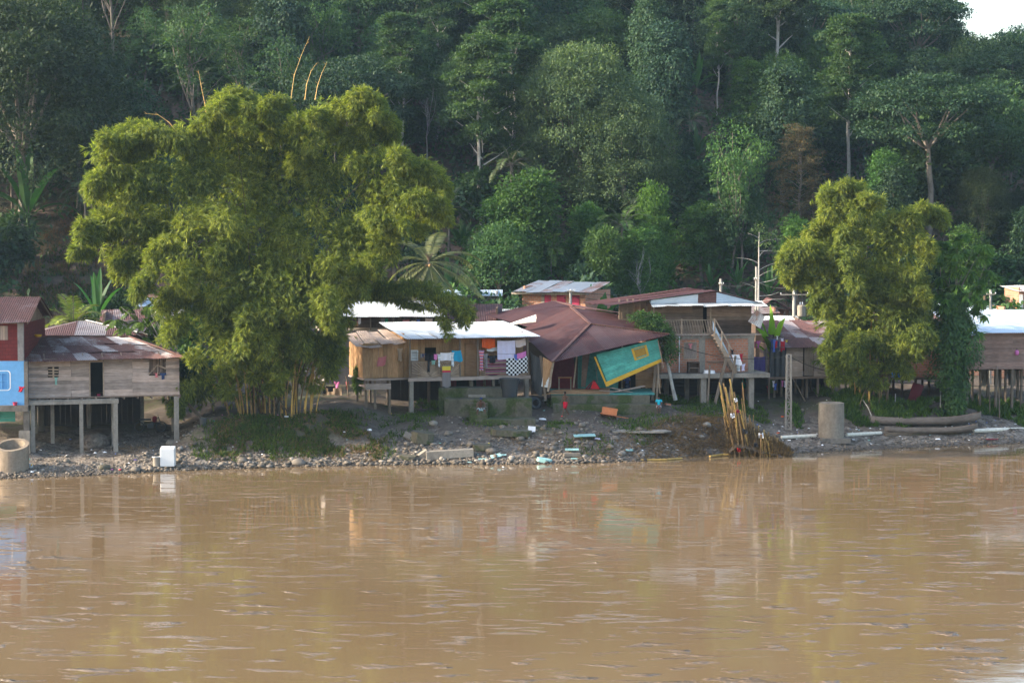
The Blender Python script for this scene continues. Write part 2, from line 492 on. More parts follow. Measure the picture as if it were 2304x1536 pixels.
M = {}
M['wood_grey'] = m_wood('weathered grey boards', (.47, .385, .34), 'x', .3)
M['wood_grey_z'] = m_wood('weathered grey upright boards', (.33, .27, .23), 'z', .3)
M['wood_tan'] = m_wood('tan upright boards', (.50, .315, .17), 'z', .3)
M['wood_tan_x'] = m_wood('tan boards', (.38, .24, .14), 'x', .3)
M['wood_pale'] = m_wood('pale bare lath', (.42, .33, .25), 'x', .25)
M['wood_dark'] = m_wood('dark boards', (.11, .08, .065), 'x', .35)
M['wood_brown'] = m_wood('brown boards', (.30, .225, .18), 'x', .3)
M['wood_red'] = m_wood('reddish brown boards', (.35, .24, .20), 'x', .22)
M['wood_post'] = m_wood('grey wooden post', (.22, .175, .135), 'z', .25)
M['interior'] = m_plain('near black interior shade', (.035, .03, .028), .9, .1)  # near black: shade inside and under the houses put into the colour
M['tin_rust'] = m_tin('rusty corrugated sheet', (.26, .23, .24), (.082, .038, .037), .30, .50, isl=.5)
M['tin_rustred'] = m_tin('red brown corrugated sheet', (.078, .036, .038), (.058, .021, .023), .3, .6, rough=.55, isl=.25, met=.1)
M['tin_mixed'] = m_tin('patchy corrugated sheet', (.30, .28, .29), (.085, .040, .038), .34, .50, isl=.36)
M['tin_white'] = m_tin('bright zinc sheet', (.62, .66, .69), (.40, .34, .30), .66, .80, isl=.1, rough=.38, met=.35)
M['tin_blue'] = m_tin('pale blue painted sheet', (.50, .60, .70), (.35, .33, .33), .70, .85, isl=.1, rough=.4, met=.2)
M['tin_far'] = m_tin('weathered zinc sheet', (.52, .52, .53), (.26, .15, .11), .50, .66, isl=.4)
M['cap'] = m_plain('rusty ridge cap', (.115, .055, .045), .7, .3, .3)
M['conc'] = m_conc('stained concrete', (.27, .24, .205))
M['conc_dark'] = m_conc('grimy concrete', (.17, .15, .13))
M['conc_moss'] = m_conc('mossy concrete', (.115, .105, .078), .42)
M['conc_pale'] = m_conc('pale weathered concrete', (.28, .25, .21))
M['plaster'] = m_conc('grey render', (.26, .24, .23))
M['brick'] = m_brick('hollow clay brick', (.50, .21, .12), (.40, .16, .09), (.30, .27, .23))
M['brick_far'] = m_brick('orange clay brick', (.44, .20, .12), (.36, .16, .10), (.33, .30, .26), .33, .17)
M['brick_red'] = m_brick('maroon painted brick', (.15, .028, .026), (.12, .022, .022), (.09, .02, .02), .30, .2, .01, .35)
M['blue_wall'] = m_plain('sky blue paint', (.12, .31, .56), .7, .25, .08)
M['blue_dark'] = m_plain('mid blue paint', (.085, .26, .52), .6, .3, .08)
M['white'] = m_plain('white paint', (.72, .72, .72), .5, .4, .06)
M['white_plastic'] = m_plain('white plastic', (.60, .62, .64), .35, .5, .04)
M['teal'] = m_wood('turquoise painted boards', (.12, .50, .42), 'x', .16)
M['conc_flood'] = m_conc('flood stained concrete', (.235, .20, .16), .12, .8)
M['conc_brown'] = m_conc('brown stained concrete', (.235, .19, .145), .1, .8)
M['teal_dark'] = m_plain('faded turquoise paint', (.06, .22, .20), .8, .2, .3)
M['yellow'] = m_plain('ochre yellow paint', (.52, .29, .02), .6, .3, .15)
M['yellow_dark'] = m_plain('dull ochre paint', (.33, .18, .02), .7, .3, .15)
M['maroon'] = m_plain('maroon paint', (.16, .02, .03), .7, .2, .2)
M['magenta_door'] = m_plain('crimson paint', (.28, .015, .06), .6, .3, .15)
M['black_plastic'] = m_plain('black plastic', (.028, .032, .038), .5, .5, .1)
M['orange_wood'] = m_plain('orange varnished wood', (.42, .13, .035), .5, .4, .2)
M['panel_aqua'] = m_plain('pale aqua panel', (.24, .43, .43), .5, .4, .08)
M['red'] = m_plain('red', (.55, .02, .03), .7, .2, .1)
M['pipe_pale'] = m_plain('dirty white pipe', (.62, .57, .48), .5, .4, .18)
M['wire'] = m_plain('black cable', (.02, .02, .02), .6)
M['pole'] = m_conc('pale concrete pole', (.33, .32, .30), 0, 1.5)
M['canoe'] = m_wood('grey dugout wood', (.26, .215, .185), 'x', .1)
M['cane'] = m_plain('yellow bamboo cane', (.40, .25, .06), .45, .5, .3)
M['cane_old'] = m_plain('old orange bamboo cane', (.235, .14, .055), .6, .3, .45)
M['cane_shoot'] = m_plain('bare bamboo shoot', (.50, .32, .10), .6, .3, .2)
M['skin'] = m_plain('dark brown skin', (.095, .045, .028), .5, .4, .08)
M['hair'] = m_plain('black hair', (.01, .009, .008), .8, .2, .1)
M['bark'] = m_conc('grey tree bark', (.20, .17, .145), .25, 2)
M['bark_pale'] = m_conc('pale tree bark', (.42, .40, .37), .0, 2)
M['bark_brown'] = m_conc('brown bark', (.13, .095, .065), .3, 2)
M['litter'] = m_plain('pale litter', (.70, .70, .72), .6, .3, .1)

# ground: mud, dried silt, moss and leaf litter
def ground_mat():
    t = NT('mud and stones')
    ps = t.n("NewGeometry").outputs['Position']
    sp = t.n("SeparateXYZ"); t.lk(ps, sp.inputs[0])
    def nz(sc, det=5, r=.65, d=0): return t.noise(sc, ps, det, r, d)
    a, b, c, d = nz(.35), nz(2.2), nz(14, 4, .7), nz(.16, 4, .6, .3)
    mud = t.ramp(a, [(.3, (.060, .045, .037)), (.5, (.110, .085, .067)), (.72, (.165, .138, .115))])
    mud = t.mix(t.ramp(b, [(.35, (.6,) * 3), (.62, (0,) * 3)]), mud, (.045, .036, .030))
    peb = t.n("TexVoronoi"); peb.inputs['Scale'].default_value = 7.5; t.lk(ps, peb.inputs['Vector'])
    pc = t.ramp(peb.outputs['Color'], [(0, (.10, .08, .065)), (.5, (.19, .165, .14)), (1, (.33, .29, .25))])
    low = t.ramp(t.math('ADD', sp.outputs[2], t.math('MULTIPLY', a, 2.0)), [(0, (1, 1, 1)), (.01, (1, 1, 1))])
    lowf = t.math('MULTIPLY', t.math('SUBTRACT', 2.6, t.math('ADD', sp.outputs[2], t.math('MULTIPLY', a, 2.0)), ), .9, True)
    mud = t.mix(t.math('MULTIPLY', lowf, t.ramp(b, [(.4, (0,) * 3), (.55, (.8,) * 3)])), mud, pc)
    mossf = t.ramp(t.math('ADD', t.math('MULTIPLY', d, .6), t.math('MULTIPLY', b, .4)), [(.50, (0,) * 3), (.60, (.8,) * 3)])
    mossf = t.math('MULTIPLY', mossf, t.math('MULTIPLY', t.math('SUBTRACT', sp.outputs[2], .9), 1.5, True))
    mud = t.mix(mossf, mud, t.ramp(c, [(.3, (.025, .035, .012)), (.7, (.07, .085, .028))]))
    wet = t.math('SUBTRACT', 1.0, t.math('MULTIPLY', sp.outputs[2], 4.5, True))
    mud = t.mix(t.math('MULTIPLY', wet, .65, True), mud, (.030, .025, .021))
    hill = t.math('MULTIPLY', t.math('SUBTRACT', sp.outputs[1], 136), .25, True)
    hc = t.ramp(b, [(.3, (.05, .036, .030)), (.5, (.115, .080, .062)), (.75, (.16, .115, .085))])
    hc = t.mix(t.ramp(a, [(.45, (0,) * 3), (.6, (.85,) * 3)]), hc, t.ramp(c, [(.3, (.018, .03, .01)), (.7, (.045, .065, .02))]))
    col = t.mix(hill, mud, hc)
    h = t.math('ADD', t.math('MULTIPLY', c, .5), t.math('ADD', b, t.math('MULTIPLY', peb.outputs[0], -.5)))
    t.bump(h, .9, .07)
    return t.out(col, t.ramp(wet, [(0, (.95,) * 3), (1, (.5,) * 3)]), .25)
M['ground'] = ground_mat()

def water_mat():
    t = NT('muddy river water')
    ps = t.n("NewGeometry").outputs['Position']
    def mp(sc, rot=0):
        m = t.n("Mapping"); m.inputs['Scale'].default_value = sc; m.inputs['Rotation'].default_value = (0, 0, rot); t.lk(ps, m.inputs[0]); return m.outputs[0]
    big = t.noise(.085, mp((1, 1.5, 1), .1), 4, .6)
    n1 = t.noise(.55, mp((.45, 1.0, 1), -.06), 3, .5, .3)       # slow swells along the current
    n2 = t.noise(1.05, mp((.50, 1.55, 1), .06), 4, .62, .6)      # short crests that catch the sky
    n3 = t.noise(7.0, mp((.55, 1.6, 1), .0), 3, .6)
    patch = t.ramp(big, [(.42, (.16,) * 3), (.60, (1.0,) * 3)])
    crest = t.math('MULTIPLY', t.math('POWER', t.math('MULTIPLY', t.math('SUBTRACT', n2, .57), 4.5, True), 1.2), patch)
    h = t.math('ADD', t.math('MULTIPLY', n1, .011), t.math('ADD', t.math('MULTIPLY', crest, CREST), t.math('MULTIPLY', t.math('MULTIPLY', n3, patch), .0016)))
    bp = t.bump(h, 1.0, 1.0)
    silt = t.ramp(t.noise(.06, mp((1, 1.5, 1)), 4, .5, .6), [(.3, (.145, .097, .052)), (.55, (.160, .109, .060)), (.75, (.178, .122, .072))])
    t.b.inputs['IOR'].default_value = 1.8
    return t.out(silt, .05, .5)
CREST = .34
M['water'] = water_mat()

# ---------------------------------------------------------------- the setting
def build_ground():
    xs = np.concatenate([np.linspace(-420, -60, 19)[:-1], np.linspace(-60, -34, 27)[:-1], np.arange(-34, 34, .28), np.linspace(34, 75, 42), np.linspace(80, 420, 18)])
    ys = np.concatenate([np.linspace(-300, -30, 8)[:-1], np.linspace(-30, 40, 29)[:-1], np.linspace(40, 94, 12)[:-1], np.arange(94, 126, .25), np.linspace(126, 160, 50), np.linspace(161.5, 280, 60), np.linspace(300, 1500, 12)])
    X, Y = np.meshgrid(xs, ys)
    Z = gz(X, Y)
    V = np.stack([X, Y, Z], -1).reshape(-1, 3)
    nx, ny = len(xs), len(ys)
    i = np.arange((nx - 1) * (ny - 1)); a = (i // (nx - 1)) * nx + i % (nx - 1)
    F = np.stack([a, a + 1, a + nx + 1, a + nx], -1)
    tag(mesh_np("ground", V, F, M['ground'], smooth=True), kind="structure")
build_ground()
def build_water():
    tag(MB().grid(lambda u, v: (-420 + 840 * u, 6 + 140 * v, 0.0), 12, 6).build("river_water", M['water']), kind="structure")
build_water()
# ---------------------------------------------------------------- vegetation
M['leaf_a'] = m_leaf('mid green leaves', (.037, .071, .036))
M['leaf_b'] = m_leaf('dark green leaves', (.024, .053, .031), .25, .2)
M['leaf_c'] = m_leaf('small grey green leaves', (.048, .080, .043), .25, .25)
M['leaf_d'] = m_leaf('bright green leaves', (.051, .106, .033), .26, .35)
M['leaf_red'] = m_leaf('reddish brown and green leaves', (.075, .060, .036), .4, .2, brown=1)
M['leaf_bamboo'] = m_leaf('narrow bamboo leaves', (.136, .178, .048), .42, .38, (1.5, 1.22, .6), .6, brown=0, clump=.35)
M['leaf_banana'] = m_leaf('banana leaves', (.045, .12, .03), .2, .35, spec=.5)
M['leaf_banana_sun'] = m_leaf('banana leaves with painted sunlight', (.22, .36, .035), .2, .55, spec=.5)  # brighter yellow copy, backlit glow put into the leaf colour
M['leaf_palm'] = m_leaf('palm leaflets', (.10, .125, .055), .3, .25, spec=.5)
M['leaf_palm_far'] = m_leaf('dark palm leaflets', (.035, .065, .035), .3, .2, spec=.4)
M['leaf_weed'] = m_leaf('low weeds', (.065, .105, .024), .4, .35)
M['leaf_dry'] = m_leaf('dry grass', (.20, .14, .085), .4, .2)

def rot_rand(n): return rng.normal(size=(n, 3))
def unit(a): return a / np.maximum(np.linalg.norm(a, axis=-1, keepdims=True), 1e-9)
def leaf_quads(C, D, Nn, L, W):
    """C base points, D long axis, Nn face normal, L length, W width -> folded lozenge leaves"""
    D = unit(D); S = unit(np.cross(D, Nn)); N2 = unit(np.cross(S, D))
    L = np.asarray(L).reshape(-1, 1); W = np.asarray(W).reshape(-1, 1)
    a = C; b = C + D * L * .42 + S * W * .5 + N2 * W * .12; c = C + D * L - N2 * L * .06; d = C + D * L * .42 - S * W * .5 + N2 * W * .12
    V = np.stack([a, b, c, d], 1).reshape(-1, 3)
    return V, np.arange(len(C) * 4).reshape(-1, 4)
def join(parts):
    Vs, Fs, o = [], [], 0
    for V, F in parts: Vs.append(V); Fs.append(F + o); o += len(V)
    return np.concatenate(Vs), np.concatenate(Fs)

def lobe_leaves(c, r, clumps, per, L, W, droop=.3, inner=.25, flat=1.0, spread=.30):
    """leaf clumps over the shell of one lobe"""
    c = np.array(c, float); r = np.array(r, float)
    u = unit(rot_rand(clumps) + np.array([0, 0, .45]))
    rad = rng.uniform(.78, 1.08, (clumps, 1))
    ins = rng.random((clumps, 1)) < inner
    rad = np.where(ins, rng.uniform(.3, .8, (clumps, 1)), rad)
    cc = c + u * r * rad
    cs = rng.uniform(.6, 1.25, clumps)
    n = clumps * per
    idx = np.repeat(np.arange(clumps), per)
    off = rng.normal(size=(n, 3)) * np.array([1, 1, .55 * flat]) * (np.mean(r) * spread) * cs[idx][:, None]
    C = cc[idx] + off
    out = unit(u[idx] + unit(off) * .5)
    D = unit(out + rot_rand(n) * .6 + np.array([0, 0, -droop]))
    Nn = unit(out * .5 + np.array([0, 0, .9]) + rot_rand(n) * .35)
    s = rng.uniform(.7, 1.3, n)
    return leaf_quads(C, D, Nn, L * s, W * s)

def limb(mb, p, q, r0, r1, bend=.15, n=5, sides=6):
    p, q = Vector(p), Vector(q); L = (q - p).length
    pts = []
    b = Vector((rnd.uniform(-1, 1), rnd.uniform(-1, 1), rnd.uniform(-.3, .5))) * L * bend
    for i in range(n + 1):
        t = i / n; pts.append(p.lerp(q, t) + b * math.sin(math.pi * t) + Vector((rnd.uniform(-1, 1), rnd.uniform(-1, 1), 0)) * L * .012)
    mb.tube(pts, [r0 + (r1 - r0) * i / n for i in range(n + 1)], sides)
    return pts

def proto_tree(kind, H=14.0):
    """returns (trunk mesh, crown mesh); unit height H, base at origin"""
    tm = MB(); lobes = []; L, W, per, cl = .42, .24, 15, 26; droop = .3; mat = 'leaf_a'; bark = 'bark'; flat = 1; inner = .25; spread = .3
    if kind == 'round':
        top = H * .55; pts = limb(tm, (0, 0, -1), (rnd.uniform(-.5, .5), 0, top), .32, .18, .05)
        for i in range(17):
            a = i * 2.4; rr = 3.7 * math.sqrt((i + .5) / 17); z = H * .93 - rr * rr * .32 - rnd.uniform(0, 1.2)
            c = (rr * math.cos(a), rr * math.sin(a), z); lobes.append((c, (1.9, 1.9, 1.25)))
            if i % 2 == 0: limb(tm, pts[-2], c, .13, .04, .12, 4, 5)
        for i in range(9):
            a = i * .7 + rnd.random(); c = (3.6 * math.cos(a), 3.6 * math.sin(a), H * .52 + rnd.uniform(-1.2, 1.0)); lobes.append((c, (1.7, 1.7, 1.3)))
    elif kind == 'soft':      # broad, very fine leaved, billowing
        L, W, per, cl = .26, .15, 26, 44; mat = 'leaf_c'; top = H * .5; pts = limb(tm, (0, 0, -1), (0, 0, top), .35, .22, .04); spread = .26
        for i in range(26):
            a = i * 2.4; rr = 4.6 * math.sqrt((i + .5) / 26); z = H * .90 - rr * rr * .16 + rnd.uniform(-.6, .5)
            c = (rr * math.cos(a), rr * math.sin(a), z); lobes.append((c, (1.75, 1.75, 1.5)))
            if i % 3 == 0: limb(tm, pts[-2], c, .14, .04, .12, 4, 5)
        for i in range(13):
            a = i * .5; c = (4.4 * math.cos(a), 4.4 * math.sin(a), H * .45 + rnd.uniform(-1.4, 1.8)); lobes.append((c, (1.7, 1.7, 1.7)))
    elif kind == 'tiered':    # tall bare trunk with flat layered sprays
        bark = 'bark_pale'; L, W = .36, .22; per = 18; cl = 30; flat = .5; droop = .1
        pts = limb(tm, (0, 0, -1), (rnd.uniform(-.4, .4), 0, H * .93), .21, .09, .02, 8)
        for i in range(16):
            t = i / 15; z = H * (.42 + .52 * t); a = i * 2.2 + rnd.random(); rr = (3.3 - 1.9 * t * t) * rnd.uniform(.6, 1.1)
            c = (rr * math.cos(a), rr * math.sin(a), z + .5)
            limb(tm, (0, 0, z - 1.3), c, .075, .03, .06, 4, 5)
            lobes.append((c, (1.5, 1.5, .55)))
            lobes.append(((c[0] * .55, c[1] * .55, c[2] + .45), (1.1, 1.1, .45)))
        for a in range(4): lobes.append(((math.cos(a * 1.6) * .9, math.sin(a * 1.6) * .9, H * .97), (1.2, 1.2, .6)))
    elif kind == 'column':    # dark, vine hung
        mat = 'leaf_b'; L, W = .40, .26; pts = limb(tm, (0, 0, -1), (0, 0, H * .8), .28, .1, .04); droop = .8
        for i in range(24):
            t = i / 23; z = H * (.18 + .77 * t); a = i * 2.4; rr = (2.5 - 1.6 * t ** 3) * rnd.uniform(.45, 1.1)
            lobes.append(((rr * math.cos(a), rr * math.sin(a), z), (1.35, 1.35, 1.5)))
    elif kind == 'umbrella':  # wide flat dark crown on forked limbs
        mat = 'leaf_b'; L, W = .34, .2; pts = limb(tm, (0, 0, -1), (0, 0, H * .55), .3, .2, .05); flat = .5; cl = 34
        for i in range(20):
            a = i * 2.4; rr = 5.4 * math.sqrt((i + .5) / 20); c = (rr * math.cos(a), rr * math.sin(a), H * .92 - rr * rr * .07 + rnd.uniform(-.5, .5))
            lobes.append((c, (1.75, 1.75, .7)))
            if i % 2: limb(tm, pts[-1], (c[0], c[1], c[2] - .4), .12, .04, .1, 4, 5)
        for i in range(8):
            a = i * .8; lobes.append(((4.6 * math.cos(a), 4.6 * math.sin(a), H * .66 + rnd.uniform(-.6, .8)), (1.6, 1.6, .6)))
    elif kind == 'open':      # see-through crown, visible limbs
        bark = 'bark'; L, W, per, cl = .34, .2, 10, 14; inner = .1
        pts = limb(tm, (0, 0, -1), (rnd.uniform(-.8, .8), 0, H * .6), .16, .10, .06, 6)
        for i in range(13):
            a = i * 2.4; z = H * rnd.uniform(.55, .97); rr = rnd.uniform(1.5, 3.8) * (1.25 - .5 * z / H)
            c = (rr * math.cos(a), rr * math.sin(a), z); q = limb(tm, pts[rnd.choice([3, 4, 5, 6])], c, .06, .02, .2, 5, 5)
            lobes.append((c, (1.4, 1.4, .8))); lobes.append((tuple(q[3]), (1.0, 1.0, .6)))
    elif kind == 'bare':      # nearly leafless
        bark = 'bark_pale'; L, W, per, cl = .2, .12, 5, 8
        pts = limb(tm, (0, 0, -1), (.8, 0, H * .7), .17, .09, .09, 7)
        for i in range(9):
            a = i * 2.4; z = H * rnd.uniform(.6, 1); rr = rnd.uniform(1.2, 2.8)
            c = (rr * math.cos(a), rr * math.sin(a), z); q = limb(tm, pts[rnd.choice([4, 5, 6])], c, .06, .015, .25, 5, 5)
            for j in range(2): limb(tm, q[3], Vector(c) + Vector((rnd.uniform(-1, 1), rnd.uniform(-1, 1), rnd.uniform(0, 1))), .03, .01, .2, 4, 4)
            lobes.append((c, (.7, .7, .5)))
    elif kind == 'bright':    # young fresh green, upright billows
        mat = 'leaf_d'; L, W = .32, .2; per = 18; cl = 30; pts = limb(tm, (0, 0, -1), (0, 0, H * .7), .17, .07, .04)
        for i in range(20):
            t = i / 19; z = H * (.25 + .68 * t); a = i * 2.4; rr = (2.1 - 1.2 * t) * rnd.uniform(.4, 1.15)
            lobes.append(((rr * math.cos(a), rr * math.sin(a), z), (1.15, 1.15, 1.0)))
    elif kind == 'rusty':     # reddish brown spreading limbs
        mat = 'leaf_red'; L, W, per, cl = .27, .16, 13, 22; pts = limb(tm, (0, 0, -1), (0, 0, H * .8), .22, .07, .04); flat = .5
        for i in range(30):
            t = i / 29; z = H * (.22 + .74 * t); a = i * 2.4; rr = (4.2 - 3.3 * t) * rnd.uniform(.5, 1.1)
            c = (rr * math.cos(a), rr * math.sin(a), z); limb(tm, (0, 0, z * .82), c, .06, .02, .1, 4, 4)
            lobes.append((c, (1.2, 1.2, .55)))
    elif kind == 'shrub':
        L, W = .34, .22; cl = 26; limb(tm, (0, 0, -.5), (0, 0, H * .5), .1, .05)
        for i in range(9):
            a = i * 2.4; rr = H * .3 * math.sqrt(i / 9); lobes.append(((rr * math.cos(a), rr * math.sin(a), H * rnd.uniform(.35, .78)), (H * .2, H * .2, H * .18)))
    L *= .8; W *= .72; per = int(per * 1.55)
    parts = [lobe_leaves(c, r, cl, per, L, W, droop, inner, flat, spread) for c, r in lobes]
    if kind == 'column':      # hanging vine strands
        for i in range(60):
            a, rr = rnd.random() * 6.3, rnd.uniform(1.4, 2.9); z1 = H * rnd.uniform(.35, .85); n = 40
            zz = z1 - rng.uniform(0, rnd.uniform(1.5, 4.5), n)
            C = np.stack([rr * math.cos(a) + rng.normal(0, .12, n), rr * math.sin(a) + rng.normal(0, .12, n), zz], -1)
            parts.append(leaf_quads(C, rot_rand(n) * .6 + [math.cos(a), math.sin(a), -.7], rot_rand(n) * .5 + [math.cos(a), math.sin(a), .6], rng.uniform(.25, .45, n), rng.uniform(.16, .26, n)))
    V, F = join(parts)
    cm = mesh_np("crown", V, F, M[mat], link=False)
    me = bpy.data.meshes.new("trunk"); me.from_pydata(tm.V, [], tm.F); me.materials.append(M[bark]); me.update()
    return me, cm, H

def frond(base, d, L, n=30, droop=.9, lw=.9, wid=.055, vfold=.35, rag=.1, reps=2):
    """one feather palm leaf: midrib curve and leaflets"""
    d = Vector(d).normalized(); pts = []; p = Vector(base); dd = d.copy()
    for i in range(n + 1):
        pts.append(p.copy()); dd = (dd + Vector((0, 0, -droop / n)) * (1 + 1.2 * i / n)).normalized(); p = p + dd * (L / n)
    A = np.array(pts); T = unit(np.diff(A, axis=0, append=A[-1:] * 2 - A[-2:-1]))
    side = unit(np.cross(T, np.array([0, 0, 1.0]))); up = unit(np.cross(side, T))
    out = []
    for sg in (-1, 1):
        for rep in range(reps):
            k_ = np.arange(3, n + 1); C = A[k_] + T[k_] * rng.uniform(0, L / n, (len(k_), 1))
            ll = lw * np.sin(np.clip((k_ - 1) / n, 0, 1) * math.pi * .93 + .12) ** .7 + .06
            D = side[k_] * sg + T[k_] * .55 + up[k_] * vfold + rng.normal(0, rag, (len(k_), 3)) + np.array([0, 0, -.35])
            out.append(leaf_quads(C, D, up[k_] + side[k_] * sg * -.4, ll, np.full(len(k_), wid)))
    return pts, join(out)
def proto_palm(H=8, nf=15, L=3.6, seed=0, mat='leaf_palm_far', droop=1.1, dead=2, trunk_r=.13, lw=.75, wid=.06):
    tm = MB(); tm.tube([(0, 0, -.6), (.1, 0, H * .4), (0, 0, H)], [trunk_r * 1.2, trunk_r, trunk_r * .85], 8)
    parts = []
    for i in range(nf):
        a = i * 2.4 + rnd.uniform(-.2, .2); el = R(80 - 75 * (i / nf) - rnd.uniform(0, 12))
        pts, q = frond((0, 0, H), (math.cos(a) * math.cos(el), math.sin(a) * math.cos(el), math.sin(el)), L * rnd.uniform(.85, 1.1), 26, droop * rnd.uniform(.8, 1.3), lw, wid)
        parts.append(q); tm.tube(pts[::3], [.035 - .003 * j for j in range(len(pts[::3]))], 4)
    V, F = join(parts); cm = mesh_np("crown", V, F, M[mat], link=False)
    me = bpy.data.meshes.new("trunk"); me.from_pydata(tm.V, [], tm.F); me.materials.append(M['bark']); me.update()
    return me, cm, H + L * .5
def banana_leaf(mb, base, d, L, W, droop=1.0, nseg=10, tear=0):
    d = Vector(d).normalized(); p = Vector(base); rows = []; dd = d.copy()
    side = d.cross(Vector((0, 0, 1)))
    side = side.normalized() if side.length > .15 else Vector((1, 0, 0))
    for i in range(nseg + 1):
        t = i / nseg; up = side.cross(dd).normalized()
        w = W * .5 * (min(1, max(0, (t - .12)) * 5) ** .6) * (1 - max(0, t - .55) / .45) ** .55 if t > .12 else .02
        w = max(w, .015) * (1 + rnd.uniform(-tear, tear))
        rows.append((p - side * w + up * w * .35, p.copy(), p + side * w + up * w * .35))
        dd = (dd + Vector((0, 0, -droop / nseg)) * (.4 + 1.5 * t)).normalized(); p = p + dd * (L / nseg)
    b = len(mb.V)
    for r in rows: mb.V += [tuple(q) for q in r]
    for i in range(nseg):
        for j in (0, 1): a = b + i * 3 + j; mb.F.append((a, a + 1, a + 4, a + 3))
def proto_banana(H=3.5, nl=10, L=2.5, W=.42, mat='leaf_banana', stem=1.6, r=.09):
    tm = MB(); tm.tube([(0, 0, -.4), (0, 0, stem * .5), (0, 0, stem)], [r * 1.1, r, r * .6], 8)
    lm = MB()
    for i in range(nl):
        a = i * 2.4 + rnd.uniform(-.3, .3); el = R(86 - 58 * i / nl)
        banana_leaf(lm, (0, 0, stem - .1 * (i % 3)), (math.cos(a) * math.cos(el), math.sin(a) * math.cos(el), math.sin(el)), L * rnd.uniform(.85, 1.1), W * rnd.uniform(.85, 1.1), rnd.uniform(.6, 1.3) * (.4 + i / nl), tear=.12)
    cm = bpy.data.meshes.new("leaves"); cm.from_pydata(lm.V, [], lm.F); cm.materials.append(M[mat]); cm.update()
    me = bpy.data.meshes.new("stem"); me.from_pydata(tm.V, [], tm.F); me.materials.append(M['bark_brown'] if mat != 'leaf_banana_sun' else M['leaf_banana']); me.update()
    return me, cm, stem + L * .85
PROTO = {}
for kd, hh in (('round', 14), ('soft', 14), ('tiered', 18), ('column', 14), ('umbrella', 14), ('open', 14), ('bare', 13), ('bright', 10), ('rusty', 14), ('shrub', 4)):
    PROTO[kd] = [proto_tree(kd, hh) for _ in range(3 if kd in ('round', 'column', 'tiered', 'shrub') else 2)]
PROTO['palm'] = [proto_palm(8), proto_palm(8, 12, 3.0)]
PROTO['banana'] = [proto_banana(), proto_banana(3.5, 9, 2.8, .45)]
NAME = dict(round='broadleaf_tree', soft='fine_leaved_tree', tiered='tall_forest_tree', column='vine_hung_tree', umbrella='spreading_tree', open='open_crowned_tree',
            bare='bare_tree', bright='young_green_tree', rusty='reddish_tree', shrub='leafy_shrub', palm='palm_tree', banana='banana_plant')
CAT = dict(palm='palm', banana='banana plant', shrub='shrub')
def place_tree(kind, x, y, height, label, group=None, tint=(1, 1, 1), wide=1.0, lean=(0, 0), variant=None, z=None, rot=None):
    tr, cr, H = PROTO[kind][rnd.randrange(len(PROTO[kind])) if variant is None else variant]
    o = empty(NAME[kind], (x, y, (G(x, y) if z is None else z)), rnd.random() * 6.28 if rot is None else rot)
    s = height / H
    o.scale = (s * wide, s * wide, s); o.rotation_euler = (lean[1], lean[0], o.rotation_euler[2])
    tag(o, label, CAT.get(kind, 'tree'), group)
    for nm, me in (('stem' if kind == 'banana' else 'trunk', tr), ('leaves' if kind == 'banana' else 'crown', cr)):
        c = bpy.data.objects.new(nm, me); COL.objects.link(c); c.parent = o
        c.color = (*tint, 1) if nm in ('crown', 'leaves') else (1, 1, 1, 1)
    return o
def hero(kind, px, pytop, Y, label, tint=(1, 1, 1), wide=1.0, lean=(0, 0), variant=0, rot=None, group=None):
    p = P(px, pytop, Y); z = G(p.x, Y)
    return place_tree(kind, p.x, Y, max(1.0, p.z - z), label, group, tint, wide, lean, variant, rot=rot)

